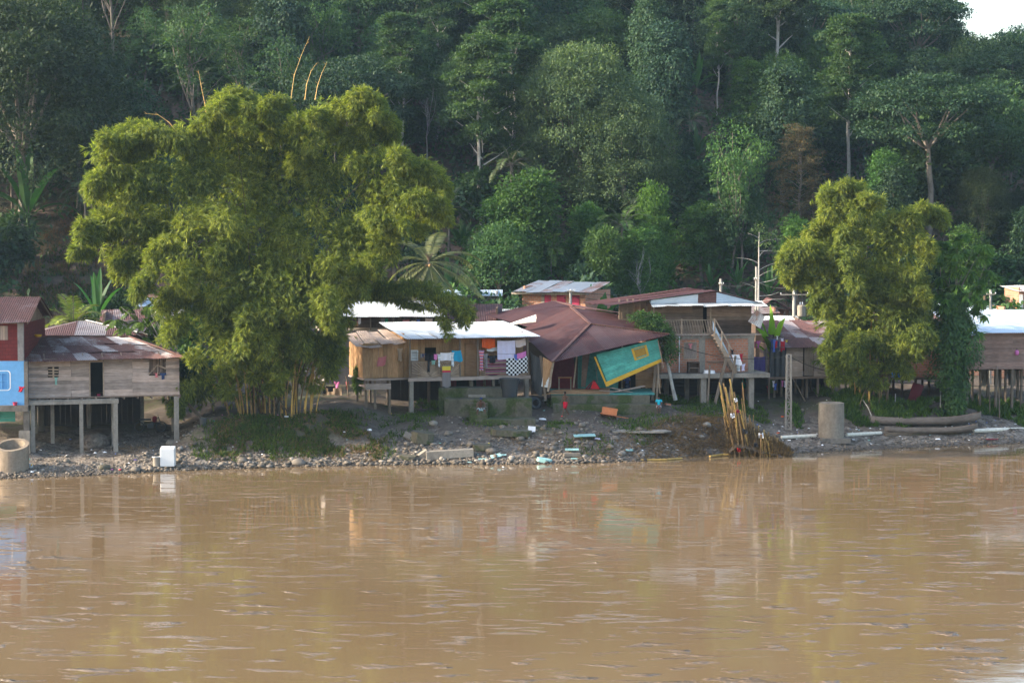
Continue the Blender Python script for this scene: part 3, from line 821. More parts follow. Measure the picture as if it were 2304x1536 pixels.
HEROES = [
 # kind, px, top py, depth, label, tint, wide
 ('tiered', 900, 40, 168, 'tall pale trunked tree with layered crown above the right side of the great bamboo', (1.0, 1.05, 1.0), .95),
 ('tiered', 1085, 85, 158, 'tallest layered tree whose long bare trunk drops toward the brick house', (1.15, 1.15, 1.0), .95),
 ('tiered', 1150, 10, 164, 'layered forest tree close behind the tallest layered tree', (1.0, 1.1, 1.0), 1.0),
 ('tiered', 985, -20, 178, 'slim tall tree with forked top between the two layered trees', (.9, 1, 1), .7),
 ('soft', 1300, 105, 160, 'huge billowing grey green tree in the middle of the forest', (1.7, 1.6, 1.5), .85),
 ('soft', 1400, 210, 158, 'lower grey green billow on the right of the huge billowing tree', (1.4, 1.35, 1.3), .9),
 ('round', 1340, 10, 182, 'light green rounded tree above the huge billowing tree', (1.5, 1.55, 1.2), 1.1),
 ('bright', 1190, 395, 150, 'fresh green bushy tree left of the brick house on the forest edge', (1.0, 1.0, 1.0), 1.15),
 ('bright', 1130, 440, 150.5, 'darker green bushy tree beside the fresh green one', (.75, .85, .9), 1.1),
 ('bright', 1470, 420, 152, 'slender bright green tree glowing in the forest below the billowing tree', (1.35, 1.35, 1.0), .7),
 ('rusty', 1800, 280, 160, 'reddish brown spreading tree left of the smaller bamboo', (1.15, 1.25, 1.3), 1.0),
 ('rusty', 1830, 400, 160, 'second reddish tree under the reddish brown spreading tree', (1.0, 1.15, 1.2), .9),
 ('umbrella', 2240, 160, 185, 'wide dark tree with flat layered crown near the right ridge', (1.1, 1.1, 1.0), 1.15),
 ('umbrella', 2080, 110, 195, 'flat crowned tree under the gap of sky', (1.1, 1.2, 1.2), .9),
 ('round', 1860, 60, 186, 'rounded light green tree high above the smaller bamboo', (1.35, 1.45, 1.1), .9),
 ('round', 1760, 110, 178, 'vine draped green tree high above the brick and wood house', (1.2, 1.3, 1.0), .9),
 ('tiered', 1615, 5, 180, 'ivy trunked tree with small layered crown near the top middle', (1.2, 1.25, 1.0), .7),
 ('open', 430, 10, 165, 'tree with forked white trunk above the great bamboo', (1.2, 1.25, 1.25), 1.0),
 ('open', 545, 40, 170, 'open branched tree right of the forked white trunk', (1.2, 1.25, 1.1), 1.0),
 ('open', 640, 90, 162, 'feathery dark tree behind the bamboo shoots', (.9, 1.0, 1.0), 1.0),
 ('open', 330, 20, 172, 'large leaved silvery tree on the upper left slope', (1.3, 1.45, 1.4), .9),
 ('umbrella', 780, 120, 160, 'grey green spreading tree behind the right of the great bamboo', (1.15, 1.1, 1.2), .9),
 ('soft', 40, -10, 150, 'dark olive tree filling the upper left corner', (.62, .62, .58), 1.0),
 ('soft', 60, 190, 158, 'dark grey green tree below the one in the upper left corner', (.55, .62, .66), .75),
 ('column', 290, 190, 158, 'dark vine covered tree on the left slope', (1.1, 1.2, 1.0), 1.2),
 ('column', 2010, 240, 172, 'vine hung tree right of the reddish tree', (1.3, 1.4, 1.1), 1.0),
 ('column', 1930, 180, 178, 'taller vine hung tree behind the smaller bamboo', (1.3, 1.4, 1.0), 1.0),
 ('column', 1540, 300, 168, 'dark vine hung tree right of the billowing tree', (.9, 1.0, 1.0), 1.0),
 ('soft', 2210, 380, 160, 'dark olive bamboo like thicket tree on the right edge of the slope', (.62, .58, .5), .75),
 ('soft', 2290, 430, 162, 'second dark olive thicket tree at the right edge', (.55, .55, .5), .7),
 ('round', 2270, 60, 215, 'hazy round tree on the ridge beside the sky', (1.0, 1.1, 1.3), 1.0),
 ('bare', 1440, 560, 148, 'pale thin tree with grey tufted top on the slope behind the red roof', (4, 3.2, 3.0), .75),
 ('bare', 2060, 220, 176, 'dead white trunk standing in the right of the forest', (1, 1, 1), .5),
 ('bare', 960, 190, 170, 'thin leafless tree between two layered trees', (1, 1, 1), .7),
 ('open', 1640, 285, 154, 'leaning tree with long pale trunk and palm shaped leaves', (1.6, 1.8, 1.3), .8),
 ('round', 1665, 400, 154, 'bushy dark tree right of the leaning pale trunk', (.9, 1.0, 1.0), .75),
 ('palm', 1240, 535, 149, 'small yellow green palm behind the brick house', (2.4, 2.2, .8), .8),
 ('palm', 1400, 470, 151, 'feathery palm low in the forest above the red roof', (1.8, 1.9, .8), 1.2),
 ('palm', 540, 190, 160, 'dark drooping palm behind the great bamboo', (.8, .9, 1.0), 1.2),
 ('palm', 205, 210, 156, 'dark palm with dead fronds on the left slope', (.8, .9, .9), 1.1),
 ('palm', 190, 400, 150, 'palm at the upper edge of the bare slope', (.9, 1.0, 1.1), 1.0),
 ('palm', 1150, 330, 156, 'palm with hanging yellow fronds beside the two bare trunks', (1.2, 1.1, .7), .9),
 ('palm', 1010, 430, 152, 'dark palm just right of the great bamboo', (.9, 1.0, 1.0), .9),
 ('banana', 1000, 430, 158, 'dark banana plant at the right shoulder of the great bamboo', (.6, .65, .9), 1.6),
 ('banana', 890, 300, 168, 'tall banana plant behind the top of the great bamboo', (.6, .65, .9), 1.4),
 ('banana', 1040, 500, 154, 'banana plant above the coconut palm', (.7, .75, .9), 1.4),
 ('banana', 1570, 290, 169, 'giant banana plant standing tall left of the leaning trunk', (.9, .95, .9), .9),
 ('banana', 1560, 380, 163, 'second giant banana plant lower beside the leaning trunk', (.9, .95, .8), 1.0),
 ('banana', 1610, 350, 166, 'third banana plant behind the leaning trunk', (.8, .9, .9), 1.0),
 ('banana', 1600, 600, 151.5, 'banana plant spreading above the brick and wood house', (.8, .9, .85), 1.1),
 ('banana', 1660, 590, 152, 'banana plant beside the white pole', (.8, .9, .85), 1.1),
 ('banana', 1730, 605, 151, 'broad banana clump right of the white pole', (.75, .85, .9), 1.1),
 ('banana', 1770, 610, 152, 'banana clump behind the transformer pole', (.7, .8, .9), 1.1),
 ('banana', 218, 618, 141, 'banana plant with one upright leaf on the bare slope', (.7, .95, .95), .85),
 ('banana', 235, 470, 150, 'torn banana plant at the top of the bare slope', (.8, .95, .95), .8),
 ('shrub', 5, 470, 146, 'dark shrub at the left edge of the bare slope', (.8, .85, .9), 1.0),
 ('banana', 60, 340, 150, 'banana plant in the shade of the left slope', (.7, .9, .7), .9),
 ('banana', 1320, 655, 139, 'banana plant with upright leaf behind the red roof peak', (1.1, 1.4, 1.0), 1.0),
 ('banana', 1350, 672, 138, 'low banana plant right of the upright one behind the red roof', (1.0, 1.2, 1.0), 1.3),
 ('banana', 560, 150, 172, 'banana plant high between two palms', (.9, 1.0, .9), 1.0),
 ('shrub', 1330, 590, 145, 'silvery shrub right of the brick house', (1.1, 1.15, 1.5), .9),
 ('shrub', 1100, 632, 139, 'round green shrub left of the brick house', (1.0, 1.2, 1.1), 1.0),
 ('shrub', 250, 650, 143, 'dark shrub under the banana on the bare slope', (.6, .75, .6), 1.3),
 ('shrub', 2260, 640, 138, 'papaya like shrub behind the pale roofed house', (1.3, 1.5, 1.2), 1.2),
 ('shrub', 390, 690, 119, 'green shrub between the wooden house and the great bamboo', (1.5, 1.6, 1.0), .9),
 ('shrub', 420, 770, 112, 'sunlit shrub beside the right end of the wooden house', (1.2, 1.4, .9), .8),
 ('shrub', 805, 820, 114.5, 'yellow green shrub against the wooden outhouse', (2.6, 2.4, .9), .38),
 ('shrub', 2210, 560, 150, 'dark shrub mass beside the drooping leaved tree', (.7, .9, .8), 1.2),
]
for h in HEROES:
    hero(*h[:5], tint=h[5], wide=h[6], variant=0 if h[0] != 'tiered' else None, lean=((-.16, 0) if 'leaning tree' in h[4] else (0, 0)), rot=(0 if h[0] == 'banana' and 'upright' in h[4] else None),
         group='trees and plants of the forested hillside')

# the rest of the forest, row after row up the slope
def zone(px):
    for lim, nm in ((180, 'far left edge'), (420, 'wooden stilt house'), (700, 'great bamboo'), (900, 'right of the great bamboo'), (1130, 'laundry house'), (1330, 'small brick house'),
                    (1520, 'big red roof'), (1740, 'stair house'), (2000, 'rusty roofed shack'), (2180, 'smaller bamboo'), (9999, 'pale roofed house')):
        if px < lim: return nm
WORDS = dict(round=('rounded leafy tree', 'broad leafy tree', 'dense leafy tree'), soft=('fine leaved billowing tree', 'soft grey green tree', 'cloudy crowned tree'), tiered=('tall tree with layered crown', 'bare trunked layered tree', 'straight layered tree'),
             column=('dark vine hung tree', 'creeper covered tree', 'dark drooping tree'), umbrella=('flat crowned spreading tree', 'wide spreading tree', 'flat topped tree'), open=('open crowned pale limbed tree', 'thin crowned tree', 'loose branched tree'),
             bright=('fresh green young tree', 'light green slender tree', 'bright leafy tree'), palm=('feather leaved palm', 'dark feathery palm', 'small forest palm'), banana=('banana plant', 'broad leaved banana plant', 'torn banana plant'),
             shrub=('leafy shrub', 'dark bushy shrub', 'rounded shrub'))
hero_spots = [(P(h[1], h[2], h[3]).x, h[3], h[0]) for h in HEROES]
nf = 0
used_labels = {}
row = 0; y = 143.0
while y < 236:
    half = (1152 / FPX) * y + 5
    step = 4.7 + (y - 143) * .026
    x = -half + rnd.uniform(0, step)
    while x < half:
        xx = x + rnd.uniform(-1.5, 1.5); yy = y + rnd.uniform(-2.2, 2.2)
        px = 1152 + xx / yy * FPX
        x += step * rnd.uniform(.8, 1.25)
        bare = (40 < px < 345 and yy < 157)
        if bare: continue
        y0 = np.interp(xx, [-200, -45, -20, 0, 40, 80, 200], [138, 138, 142, 146, 147, 150, 155])
        if yy < y0 + 1: continue
        if any(abs(xx - a) < 3.0 and -7 < (yy - b) < 3 and kk in ('tiered', 'soft', 'round', 'rusty', 'open', 'column', 'umbrella') for a, b, kk in hero_spots if kk != 'banana'): continue
        if any(abs(xx - a * yy / b) < w_ and 1 < b - yy < r_ for a, b, kk in hero_spots for w_, r_ in (dict(tiered=(2.7, 26), soft=(4, 13), open=(2.6, 14), rusty=(3.2, 14), umbrella=(3.5, 12), column=(2.2, 10), round=(3, 12), banana=(2.4, 14)).get(kk, (0, 0)),)): 
            if yy - y0 >= 8: continue
        frontrow = yy - y0 < 8
        if frontrow: kd = rnd.choice(['bright', 'shrub', 'banana', 'round', 'column', 'shrub', 'palm', 'bright']); ht = dict(bright=7.5, shrub=4.2, banana=4.5, round=8, column=8, palm=6)[kd] * rnd.uniform(.8, 1.2)
        else:
            kd = rnd.choice(['round', 'round', 'column', 'column', 'column', 'tiered', 'umbrella', 'open', 'soft', 'palm', 'bright'])
            ht = dict(round=12, column=12, tiered=17, umbrella=13, open=13, soft=11, palm=8.5, bright=9)[kd] * rnd.uniform(.8, 1.2)
        if px > 2090 and yy > 170: ht *= .8
        lvl = 'foot' if yy - y0 < 8 else 'lower slope' if yy - y0 < 22 else 'middle slope' if yy - y0 < 42 else 'upper slope' if yy - y0 < 62 else 'ridge'
        sz = 'tall' if ht > 13 else 'small' if ht < 8 else 'mid height'
        sh = rnd.uniform(.8, 1.65); gr = rnd.uniform(.92, 1.12)
        z_ = zone(px)
        rel = ('on the %s above the %s' % (lvl, z_)) if z_ != 'far left edge' and 'right of' not in z_ else ('on the %s %s' % (lvl, 'just ' + z_ if 'right' in z_ else 'at the far left edge'))
        lab = '%s %s %s' % (sz, WORDS[kd][rnd.randrange(3)], rel)
        if lab in used_labels:
            for w in WORDS[kd]:
                l2 = '%s %s %s' % (sz, w, rel)
                if l2 not in used_labels: lab = l2; break
        used_labels[lab] = 1
        place_tree(kd, xx, yy, ht, lab, 'trees and plants of the forested hillside', (sh, sh * gr, sh * rnd.uniform(.85, 1.25)), rnd.uniform(.85, 1.1))
        nf += 1
    y += 5.6; row += 1
for i in range(170):   # understorey
    yy = rnd.uniform(149, 205); hw = (1152 / FPX) * yy; xx = rnd.uniform(-hw, hw); px = 1152 + xx / yy * FPX
    if 40 < px < 345 and yy < 158: continue
    if any(abs(xx - a * yy / b) < 2.2 and 0 < b - yy < 20 for a, b, kk in hero_spots if kk in ('tiered', 'rusty', 'open')): continue
    kd = rnd.choice(['shrub', 'shrub', 'column', 'bright', 'palm', 'banana']); ht = dict(shrub=5.5, column=7, bright=6, palm=6, banana=4.5)[kd] * rnd.uniform(.75, 1.2); sh = rnd.uniform(.7, 1.4)
    place_tree(kd, xx, yy, ht, 'low %s under the trees above the %s' % (WORDS[kd][i % 3], zone(px) if 'r' != zone(px)[0] else 'big red roof'), 'trees and plants of the forested hillside', (sh, sh * 1.05, sh), rnd.uniform(1.0, 1.35))

# undergrowth: leafy ground cover that closes the slope between the trunks
def undergrowth():
    n = 70000
    x = rng.uniform(-60, 66, n); y = rng.uniform(141, 225, n)
    y0 = np.interp(x, [-200, -45, -20, 0, 40, 80, 200], [138, 138, 142, 146, 147, 150, 155])
    px = 1152 + x / y * FPX
    keep = (y > y0 - 2) & (np.abs(px - 1152) < 1260)
    bare = (px > 50) & (px < 330) & (y < 156) & (rng.random(n) > .10)
    keep &= ~bare
    x, y = x[keep], y[keep]; n = len(x)
    cl = fbm(x * .5, y * .5, 31)
    h = np.clip(cl * 5.0 + 1.3, .1, 4) * rng.random(n) ** .6
    C = np.stack([x, y, gz(x, y) + h + .05], -1)
    D = rot_rand(n) * .8 + np.array([0, -.3, .1]); Nn = rot_rand(n) * .4 + np.array([0, -.25, .9])
    s = rng.uniform(.3, .75, n)
    V, F = leaf_quads(C, D, Nn, s, s * .55)
    o = mesh_np("undergrowth", V, F, M['leaf_a']); o.color = (.9, 1.0, .9, 1)
    tag(o, "leafy undergrowth covering the hillside between the trees", "undergrowth", kind="stuff")
undergrowth()
# ---------------------------------------------------------------- the two bamboos
def spray_blob(c, r, nspray, nl=8, L=.28, W=.030, droop=.55, out_bias=1.0, tail=0):
    c = np.array(c); r = np.array(r)
    u = unit(rot_rand(nspray) + np.array([0, 0, .25])); rad = rng.uniform(.35, 1.12, (nspray, 1)) ** .7
    base = c + u * r * rad
    od = unit(u * np.array([1, 1, .6]) * out_bias + rot_rand(nspray) * .45 + np.array([0, 0, -droop * .6]))
    idx = np.repeat(np.arange(nspray), nl)
    n = len(idx)
    D = unit(od[idx] + rot_rand(n) * .34 + np.array([0, 0, -droop * .5]))
    C = base[idx] + od[idx] * rng.uniform(0, .22, (n, 1))
    Nn = unit(u[idx] * .6 + rot_rand(n) * .5 + np.array([0, 0, .5]))
    s = rng.uniform(.65, 1.25, n)
    return leaf_quads(C, D, Nn, L * s, W * s * 1.25)
def plume(pts, r0, dens=1.0):
    out = []; n = 16; seg = len(pts) - 1
    for j in range(n):
        t = j / (n - 1) * seg; i = min(int(t), seg - 1); c = pts[i].lerp(pts[i + 1], t - i); r = r0 * (1 - .65 * j / n) + .07
        out.append(spray_blob(np.array(c) + rng.normal(0, .07, 3), (r, r, r * .8), int((20 + 190 * r * r) * dens), 8, droop=rnd.uniform(.6, 1.1)))
    return out
def big_bamboo(name, label, base_px, Yb, blobs, extra_shoots, nculm, dens, spread, group, lean0=0, culm_front=9, plumes=(), cc=(600, 480)):
    b = P(base_px[0], base_px[1], Yb); zb = G(b.x, Yb)
    root = empty(name, (b.x, Yb, zb)); tag(root, label, 'bamboo', group)
    parts = []; ctr = []
    for (px, py, rx, ry) in blobs:
        for q in range(2):
            front = q == 0
            dy = -spread * rnd.uniform(.0, .8) if front else spread * rnd.uniform(.3, .8)
            Y = Yb + dy; p = P(px + rnd.uniform(-10, 10), py + rnd.uniform(-8, 8), Y)
            m = Y / FPX; kx = .86 if front else .95; rr = (rx * m * kx, (rx + ry) / 2 * m * kx, ry * m * kx)
            vol = rx * ry
            parts.append(spray_blob(p, rr, int(vol * dens * (1.0 if front else .6)) + 10, 8, droop=rnd.uniform(.35, .8)))
            ctr.append((p, rr))
            if front and py < 770:
                for _ in range(2):   # drooping plume tips
                    d = Vector((px - cc[0], 0, -(py - cc[1]) * .8)); d = (d.normalized() if d.length > 60 else Vector((0, 0, 0))) + Vector((rnd.uniform(-.8, .8), rnd.uniform(-.9, 0), rnd.uniform(-.3, .7))); d.normalize(); L_ = rnd.uniform(.45, .8) * min(rr[0], rr[2])
                    s0 = Vector(p) + Vector((d.x * rr[0], d.y * rr[1], d.z * rr[2])) * .75
                    parts += plume([s0, s0 + d * L_ * .6 + V3(0, 0, .05), s0 + d * L_ - V3(0, 0, .3 * L_), s0 + d * L_ * 1.25 - V3(0, 0, .85 * L_)], .3 * min(rr[0], rr[2]), .6)
            if front:   # small tufts breaking the outline of each billow
                for _ in range(5):
                    a = rnd.random() * 6.28; q2 = Vector(p) + Vector((math.cos(a) * rr[0], rnd.uniform(-.7, .3) * rr[1], math.sin(a) * rr[2])) * rnd.uniform(.8, 1.12)
                    s = rnd.uniform(.24, .46) * min(rr[0], rr[2]); parts.append(spray_blob(q2, (s, s, s * .9), int(60 + 90 * s), 8, droop=rnd.uniform(.3, .9)))
    for pl_ in plumes:
        Yp = Yb - rnd.uniform(1.5, 3.5); parts += plume([P(a, q, Yp) for a, q in pl_[0]], pl_[1] / FPX * Yp, 1.4)
    for i in range(0, len(ctr), 3):   # leafy heart of the clump
        p, rr = ctr[i]; q2 = Vector((p.x, Yb + 1.2, p.z)); parts.append(spray_blob(q2, (rr[0] * 1.1, 1.2, rr[2] * 1.1), int(rr[0] * rr[2] * 75), 8, .45, .07))
    V, F = join(parts)
    fo = mesh_np("foliage", V - np.array([b.x, Yb, zb]), F, M['leaf_bamboo'], root)
    # inner culms arching out to the billows
    lm = MB()
    for i, (p, rr) in enumerate(ctr):
        if i % 5: continue
        s0 = Vector((b.x + rnd.uniform(-1.4, 1.4), Yb + rnd.uniform(-1, 1), zb - .3)); e = Vector(p)
        mid = s0.lerp(e, .55); mid.x = s0.x + (e.x - s0.x) * .28; mid.z = s0.z + (e.z - s0.z) * .72
        pts = [(1 - t) ** 2 * s0 + 2 * t * (1 - t) * mid + t * t * e for t in [j / 9 for j in range(10)]]
        lm.tube(pts, [.042 - .0038 * j for j in range(10)], 5)
    lm.build("branches", M['bark_brown'], root, loc=(0, 0, 0)).location = (-b.x, -Yb, -zb)
    for i in range(nculm):   # canes seen at the foot, with swollen joints
        t0 = i / nculm; ox = (t0 - .5) * culm_front * .30 + rnd.uniform(-.15, .15); oy = rnd.uniform(-1.3, .6)
        lean = ox * rnd.uniform(.2, .6) + rnd.uniform(-.4, .4); Hc = rnd.uniform(2.6, 5.5); r = rnd.uniform(.030, .055)
        x0, y0 = b.x + ox, Yb + oy; z0 = G(x0, y0) - .2 - zb
        cm = MB(); pts, rad = [], []
        nn = int(Hc / .38)
        for j in range(nn + 1):
            t = j / nn; c = Vector((ox + lean * t * t * 1.2, oy - .2 * t, z0 + Hc * t))
            for dz, rk in ((-.02, 1.0), (0, 1.3), (.02, 1.0)): pts.append(c + Vector((0, 0, dz))); rad.append(r * rk * (1 - .3 * t))
        cm.tube(pts, rad, 6)
        cm.build("culm", M['cane'] if rnd.random() < .6 else M['cane_old'], root)
    for pts_px in extra_shoots:   # bare shoots standing out of the top
        cm = MB(); n = len(pts_px); raw = [P(a, q, Yb - .5) - Vector((b.x, Yb, zb)) for a, q in pts_px]
        pts, rad = [], []
        for j in range(n - 1):
            for s in range(5):
                t = s / 5; c = raw[j].lerp(raw[j + 1], t); kx = (j + t) / (n - 1)
                pts.append(c); rad.append((.038 if s == 0 else .026) * (1.05 - .85 * kx))
        pts.append(raw[-1]); rad.append(.006)
        cm.tube(pts, rad, 6); 
        for j in range(6, len(pts) - 1, 4):   # little sheaths and twigs at the joints
            d = Vector((rnd.choice([-1, 1]) * .16, 0, .12)); cm.tube([pts[j], pts[j] + d * .6, pts[j] + d], [.007, .006, .003], 4)
        cm.build("bare_shoot", M['cane_shoot'], root)
    return root
BL1 = [(520,265,60,45),(470,300,40,25),(640,275,50,38),(705,290,62,42),(760,260,30,22),(815,250,32,34),(850,285,36,28),(835,320,60,35),
 (260,318,36,22),(320,318,60,28),(250,345,26,22),(390,345,95,50),(510,335,95,60),(620,330,100,60),(740,340,95,60),(850,370,80,50),(930,395,50,38),(965,420,34,30),
 (232,430,32,46),(300,410,75,55),(400,430,105,70),(520,440,110,80),(650,430,115,80),(780,450,105,80),(885,455,75,55),(962,462,36,36),
 (205,525,28,24),(245,510,40,35),(300,510,80,55),(340,565,80,55),(450,550,105,75),(580,550,110,85),(710,550,110,80),(810,535,80,62),(890,500,45,30),(965,485,28,22),
 (190,560,16,14),(290,590,36,30),(370,630,70,45),(460,640,90,65),(580,650,100,75),(700,650,100,75),(775,615,44,40),(820,585,34,26),
 (440,710,62,55),(520,730,90,65),(620,720,80,65),(720,740,72,60),(640,625,70,45),(570,700,72,60),
 (480,800,55,55),(560,790,80,65),(640,800,60,60),(725,790,40,44),(690,820,60,45),(560,860,66,45),(500,860,34,40),(600,850,45,28),(470,870,20,24),
 (740,700,40,40)]
PL1 = [([(800, 660), (900, 640), (980, 655), (1030, 690), (1050, 730)], 13), ([(860, 640), (930, 650), (1000, 700), (1008, 750)], 9), ([(880, 650), (960, 640), (1040, 680), (1062, 715)], 10), ([(820, 660), (900, 672), (945, 690)], 8),
 ([(330, 510), (250, 500), (205, 525), (182, 570)], 30), ([(420, 320), (330, 300), (260, 308), (226, 350)], 30), ([(790, 320), (835, 285), (885, 275), (880, 300)], 20), ([(620, 580), (660, 590), (700, 640), (712, 690)], 36), ([(940, 380), (980, 400), (1000, 440)], 26), ([(270, 390), (225, 395), (205, 440)], 26), ([(900, 470), (970, 470), (1008, 500)], 20),
 ([(500, 240), (520, 215), (560, 225), (575, 260)], 26), ([(620, 260), (600, 235), (640, 225)], 22), ([(800, 250), (805, 215), (840, 225), (848, 260)], 24), ([(430, 860), (400, 900), (395, 930)], 14), ([(560, 680), (520, 700), (500, 760)], 34)]
SH1 = [[(467, 305), (462, 240), (452, 190), (446, 158)], [(650, 290), (653, 235), (662, 170), (678, 125), (697, 82)], [(686, 225), (690, 190), (700, 160), (713, 142)],
       [(709, 225), (714, 195), (724, 165), (736, 140)], [(400, 300), (380, 275), (355, 258), (325, 256)], [(585, 300), (588, 265), (592, 245)]]
big_bamboo('giant_bamboo', 'giant spreading bamboo clump with bare shoots on top, standing on the left bank', (620, 935), 109.6, BL1, SH1, 34, .030, 6.0, 'bamboo clumps on the bank', culm_front=17, plumes=PL1)
BL2 = [(1905,445,50,24),(1870,462,26,22),(1945,465,40,24),(1930,500,75,50),(2010,510,60,42),(2060,480,34,13),(2095,490,24,12),(1860,530,40,40),(1960,560,90,60),(2050,570,42,50),
 (1800,570,34,26),(1780,575,20,16),(1830,600,50,40),(1790,625,24,22),(1900,640,80,60),(2000,640,75,60),(1862,665,32,40),(2040,650,30,50),
 (1888,720,42,46),(1950,725,80,60),(2030,720,46,55),(1990,690,72,50),(2030,705,52,40),(1880,770,34,36),(1910,790,60,45),(1980,800,70,45),(2035,790,36,40),(1875,812,24,20),(1895,835,26,18),(2020,835,40,20),(1960,850,34,18)]
big_bamboo('bamboo_clump', 'smaller upright bamboo clump in front of the rusty roofed shack on the right bank', (1955, 895), 118.8, BL2, [[(2040, 500), (2060, 478), (2085, 470), (2110, 482)]], 7, .030, 4.0, 'bamboo clumps on the bank', culm_front=6, cc=(1940, 620), plumes=[([(2000, 520), (2060, 480), (2110, 478), (2125, 500)], 18), ([(1830, 560), (1785, 565), (1762, 600)], 22), ([(1870, 480), (1895, 430), (1930, 425)], 24), ([(1980, 640), (2040, 650), (2068, 710)], 34)])

# tree with drooping leaf rosettes, right of the smaller bamboo
def rosette_tree():
    Yb = 118.6; b = P(2140, 905, Yb); zb = G(b.x, Yb); root = empty('drooping_leaved_tree', (b.x, Yb, zb))
    tag(root, 'creeper wrapped tree with drooping leaf rosettes right of the smaller bamboo', 'tree')
    tm = MB(); org = Vector((b.x, Yb, zb)); parts = []
    tips = [(2125,535),(2160,520),(2190,560),(2215,555),(2150,580),(2110,570),(2180,610),(2205,640),(2160,640),(2120,620),(2200,690),(2165,690),(2130,670),(2105,650),(2185,655),(2150,560),(2135,600),(2220,560),(2230,600),(2195,720),(2150,725),(2110,700)]
    crown0 = P(2145, 700, Yb) - org
    limb(tm, (0, 0, -.4), P(2150, 800, Yb) - org, .24, .17, .05, 6, 8); p2 = P(2150, 800, Yb) - org
    limb(tm, p2, crown0, .17, .11, .05, 5, 7)
    for (px, py) in tips:
        Y = Yb + rnd.uniform(-1.4, 1.4); t = P(px, py, Y) - org
        limb(tm, crown0.lerp(p2, rnd.random() * .5), t, .035, .015, .12, 5, 5)
        for c in range(4):
            tt = np.array(t) + rng.normal(0, .24, 3) + np.array([0, 0, -.16 * c]); n = 40
            a = rng.uniform(0, 6.28, n); D = np.stack([np.cos(a), np.sin(a), rng.uniform(-1.6, .1, n)], -1)
            parts.append(leaf_quads(np.repeat(tt[None], n, 0), D, np.array([0, 0, 1.0]) + D * [.6, .6, 0], rng.uniform(.45, .8, n), rng.uniform(.11, .17, n)))
    V, F = join(parts); f = mesh_np('crown', V, F, M['leaf_d'], root); f.color = (1.8, 1.7, 1.2, 1)
    tm.build('trunk', M['bark'], root)
    n = 14000; z = rng.uniform(0, 1, n) ** .8; cx = np.interp(z, [0, .5, 1], [P(2145, 905, Yb).x, P(2150, 800, Yb).x, crown0.x + b.x]) - b.x
    zz = z * (crown0.z + 1.2); a = rng.uniform(0, 6.28, n); rr = rng.uniform(.2, 1, n) * np.interp(z, [0, .3, .6, 1], [.5, 1.3, 1.5, .8]) * (1 + fbm(a * 1.2, zz * .8, 4) * .9)
    C = np.stack([cx + rr * np.cos(a), rr * np.sin(a), zz], -1); D = np.stack([np.cos(a), np.sin(a), -1.1 + 0 * a], -1) + rot_rand(n) * .5
    V, F = leaf_quads(C, D, np.stack([np.cos(a), np.sin(a), .8 + 0 * a], -1) + rot_rand(n) * .3, rng.uniform(.14, .3, n), rng.uniform(.08, .16, n))
    f = mesh_np('creeper', V, F, M['leaf_a'], root); f.color = (1.5, 1.6, 1.1, 1)
rosette_tree()

# coconut palm behind the laundry house
def coconut():
    Yb = 131; b = P(965, 590, Yb); zb = G(b.x + 0, Yb); root = empty('coconut_palm', (b.x, Yb, zb)); tag(root, 'coconut palm with grey green drooping fronds just right of the great bamboo', 'palm')
    h = b.z - zb; tm = MB(); tm.tube([(0, 0, -.4), (.2, 0, h * .5), (0, 0, h)], [.2, .15, .13], 9); tm.build('trunk', M['bark'], root)
    for i, (a, el, L) in enumerate([(8, 38, 3.6), (-8, 12, 3.8), (-30, 5, 4.2), (170, 30, 3.0), (185, 5, 3.4), (200, -10, 3.8), (215, -25, 4.0), (235, -40, 3.8), (262, -50, 4.0), (285, -45, 4.2), (305, -30, 4.0), (325, -15, 4.4), (75, 60, 3.2), (100, 40, 3.4), (140, 55, 3.0), (345, -20, 4.2), (40, 30, 3.4)]):
        a, el = R(a), R(el); pts, (V, F) = frond((0, 0, h), (math.cos(a) * math.cos(el), math.sin(a) * math.cos(el) * .8, math.sin(el)), L * 1.12, 56, 1.0 if el > -.2 else .35, .72, .05, .1, .06, 2)
        f = mesh_np('frond', V, F, M['leaf_palm'], root); sc = rnd.uniform(.9, 1.4); f.color = (sc * 1.05, sc, sc, 1)
        m = MB(); m.tube(pts[::4], [.022 - .0015 * j for j in range(len(pts[::4]))], 5); m.build('midrib', M['leaf_palm'], f)
    for i in range(5):
        a = i * 1.26; MB().lathe([(0, -.16), (.1, -.1), (.13, 0), (.1, .1), (0, .14)], (.22 * math.cos(a), .22 * math.sin(a), h - .25), 8).build('coconut', M['cane_old'], root, smooth=True)
    m = MB()
    for i in range(14): a = i * .45; m.tube([(0, 0, h - .1), (.12 * math.cos(a), .12 * math.sin(a), h + .35), (.3 * math.cos(a), .3 * math.sin(a), h + .6)], [.03, .02, .005], 4)
    m.build('flower_stalk', M['bark_brown'], root)
coconut()
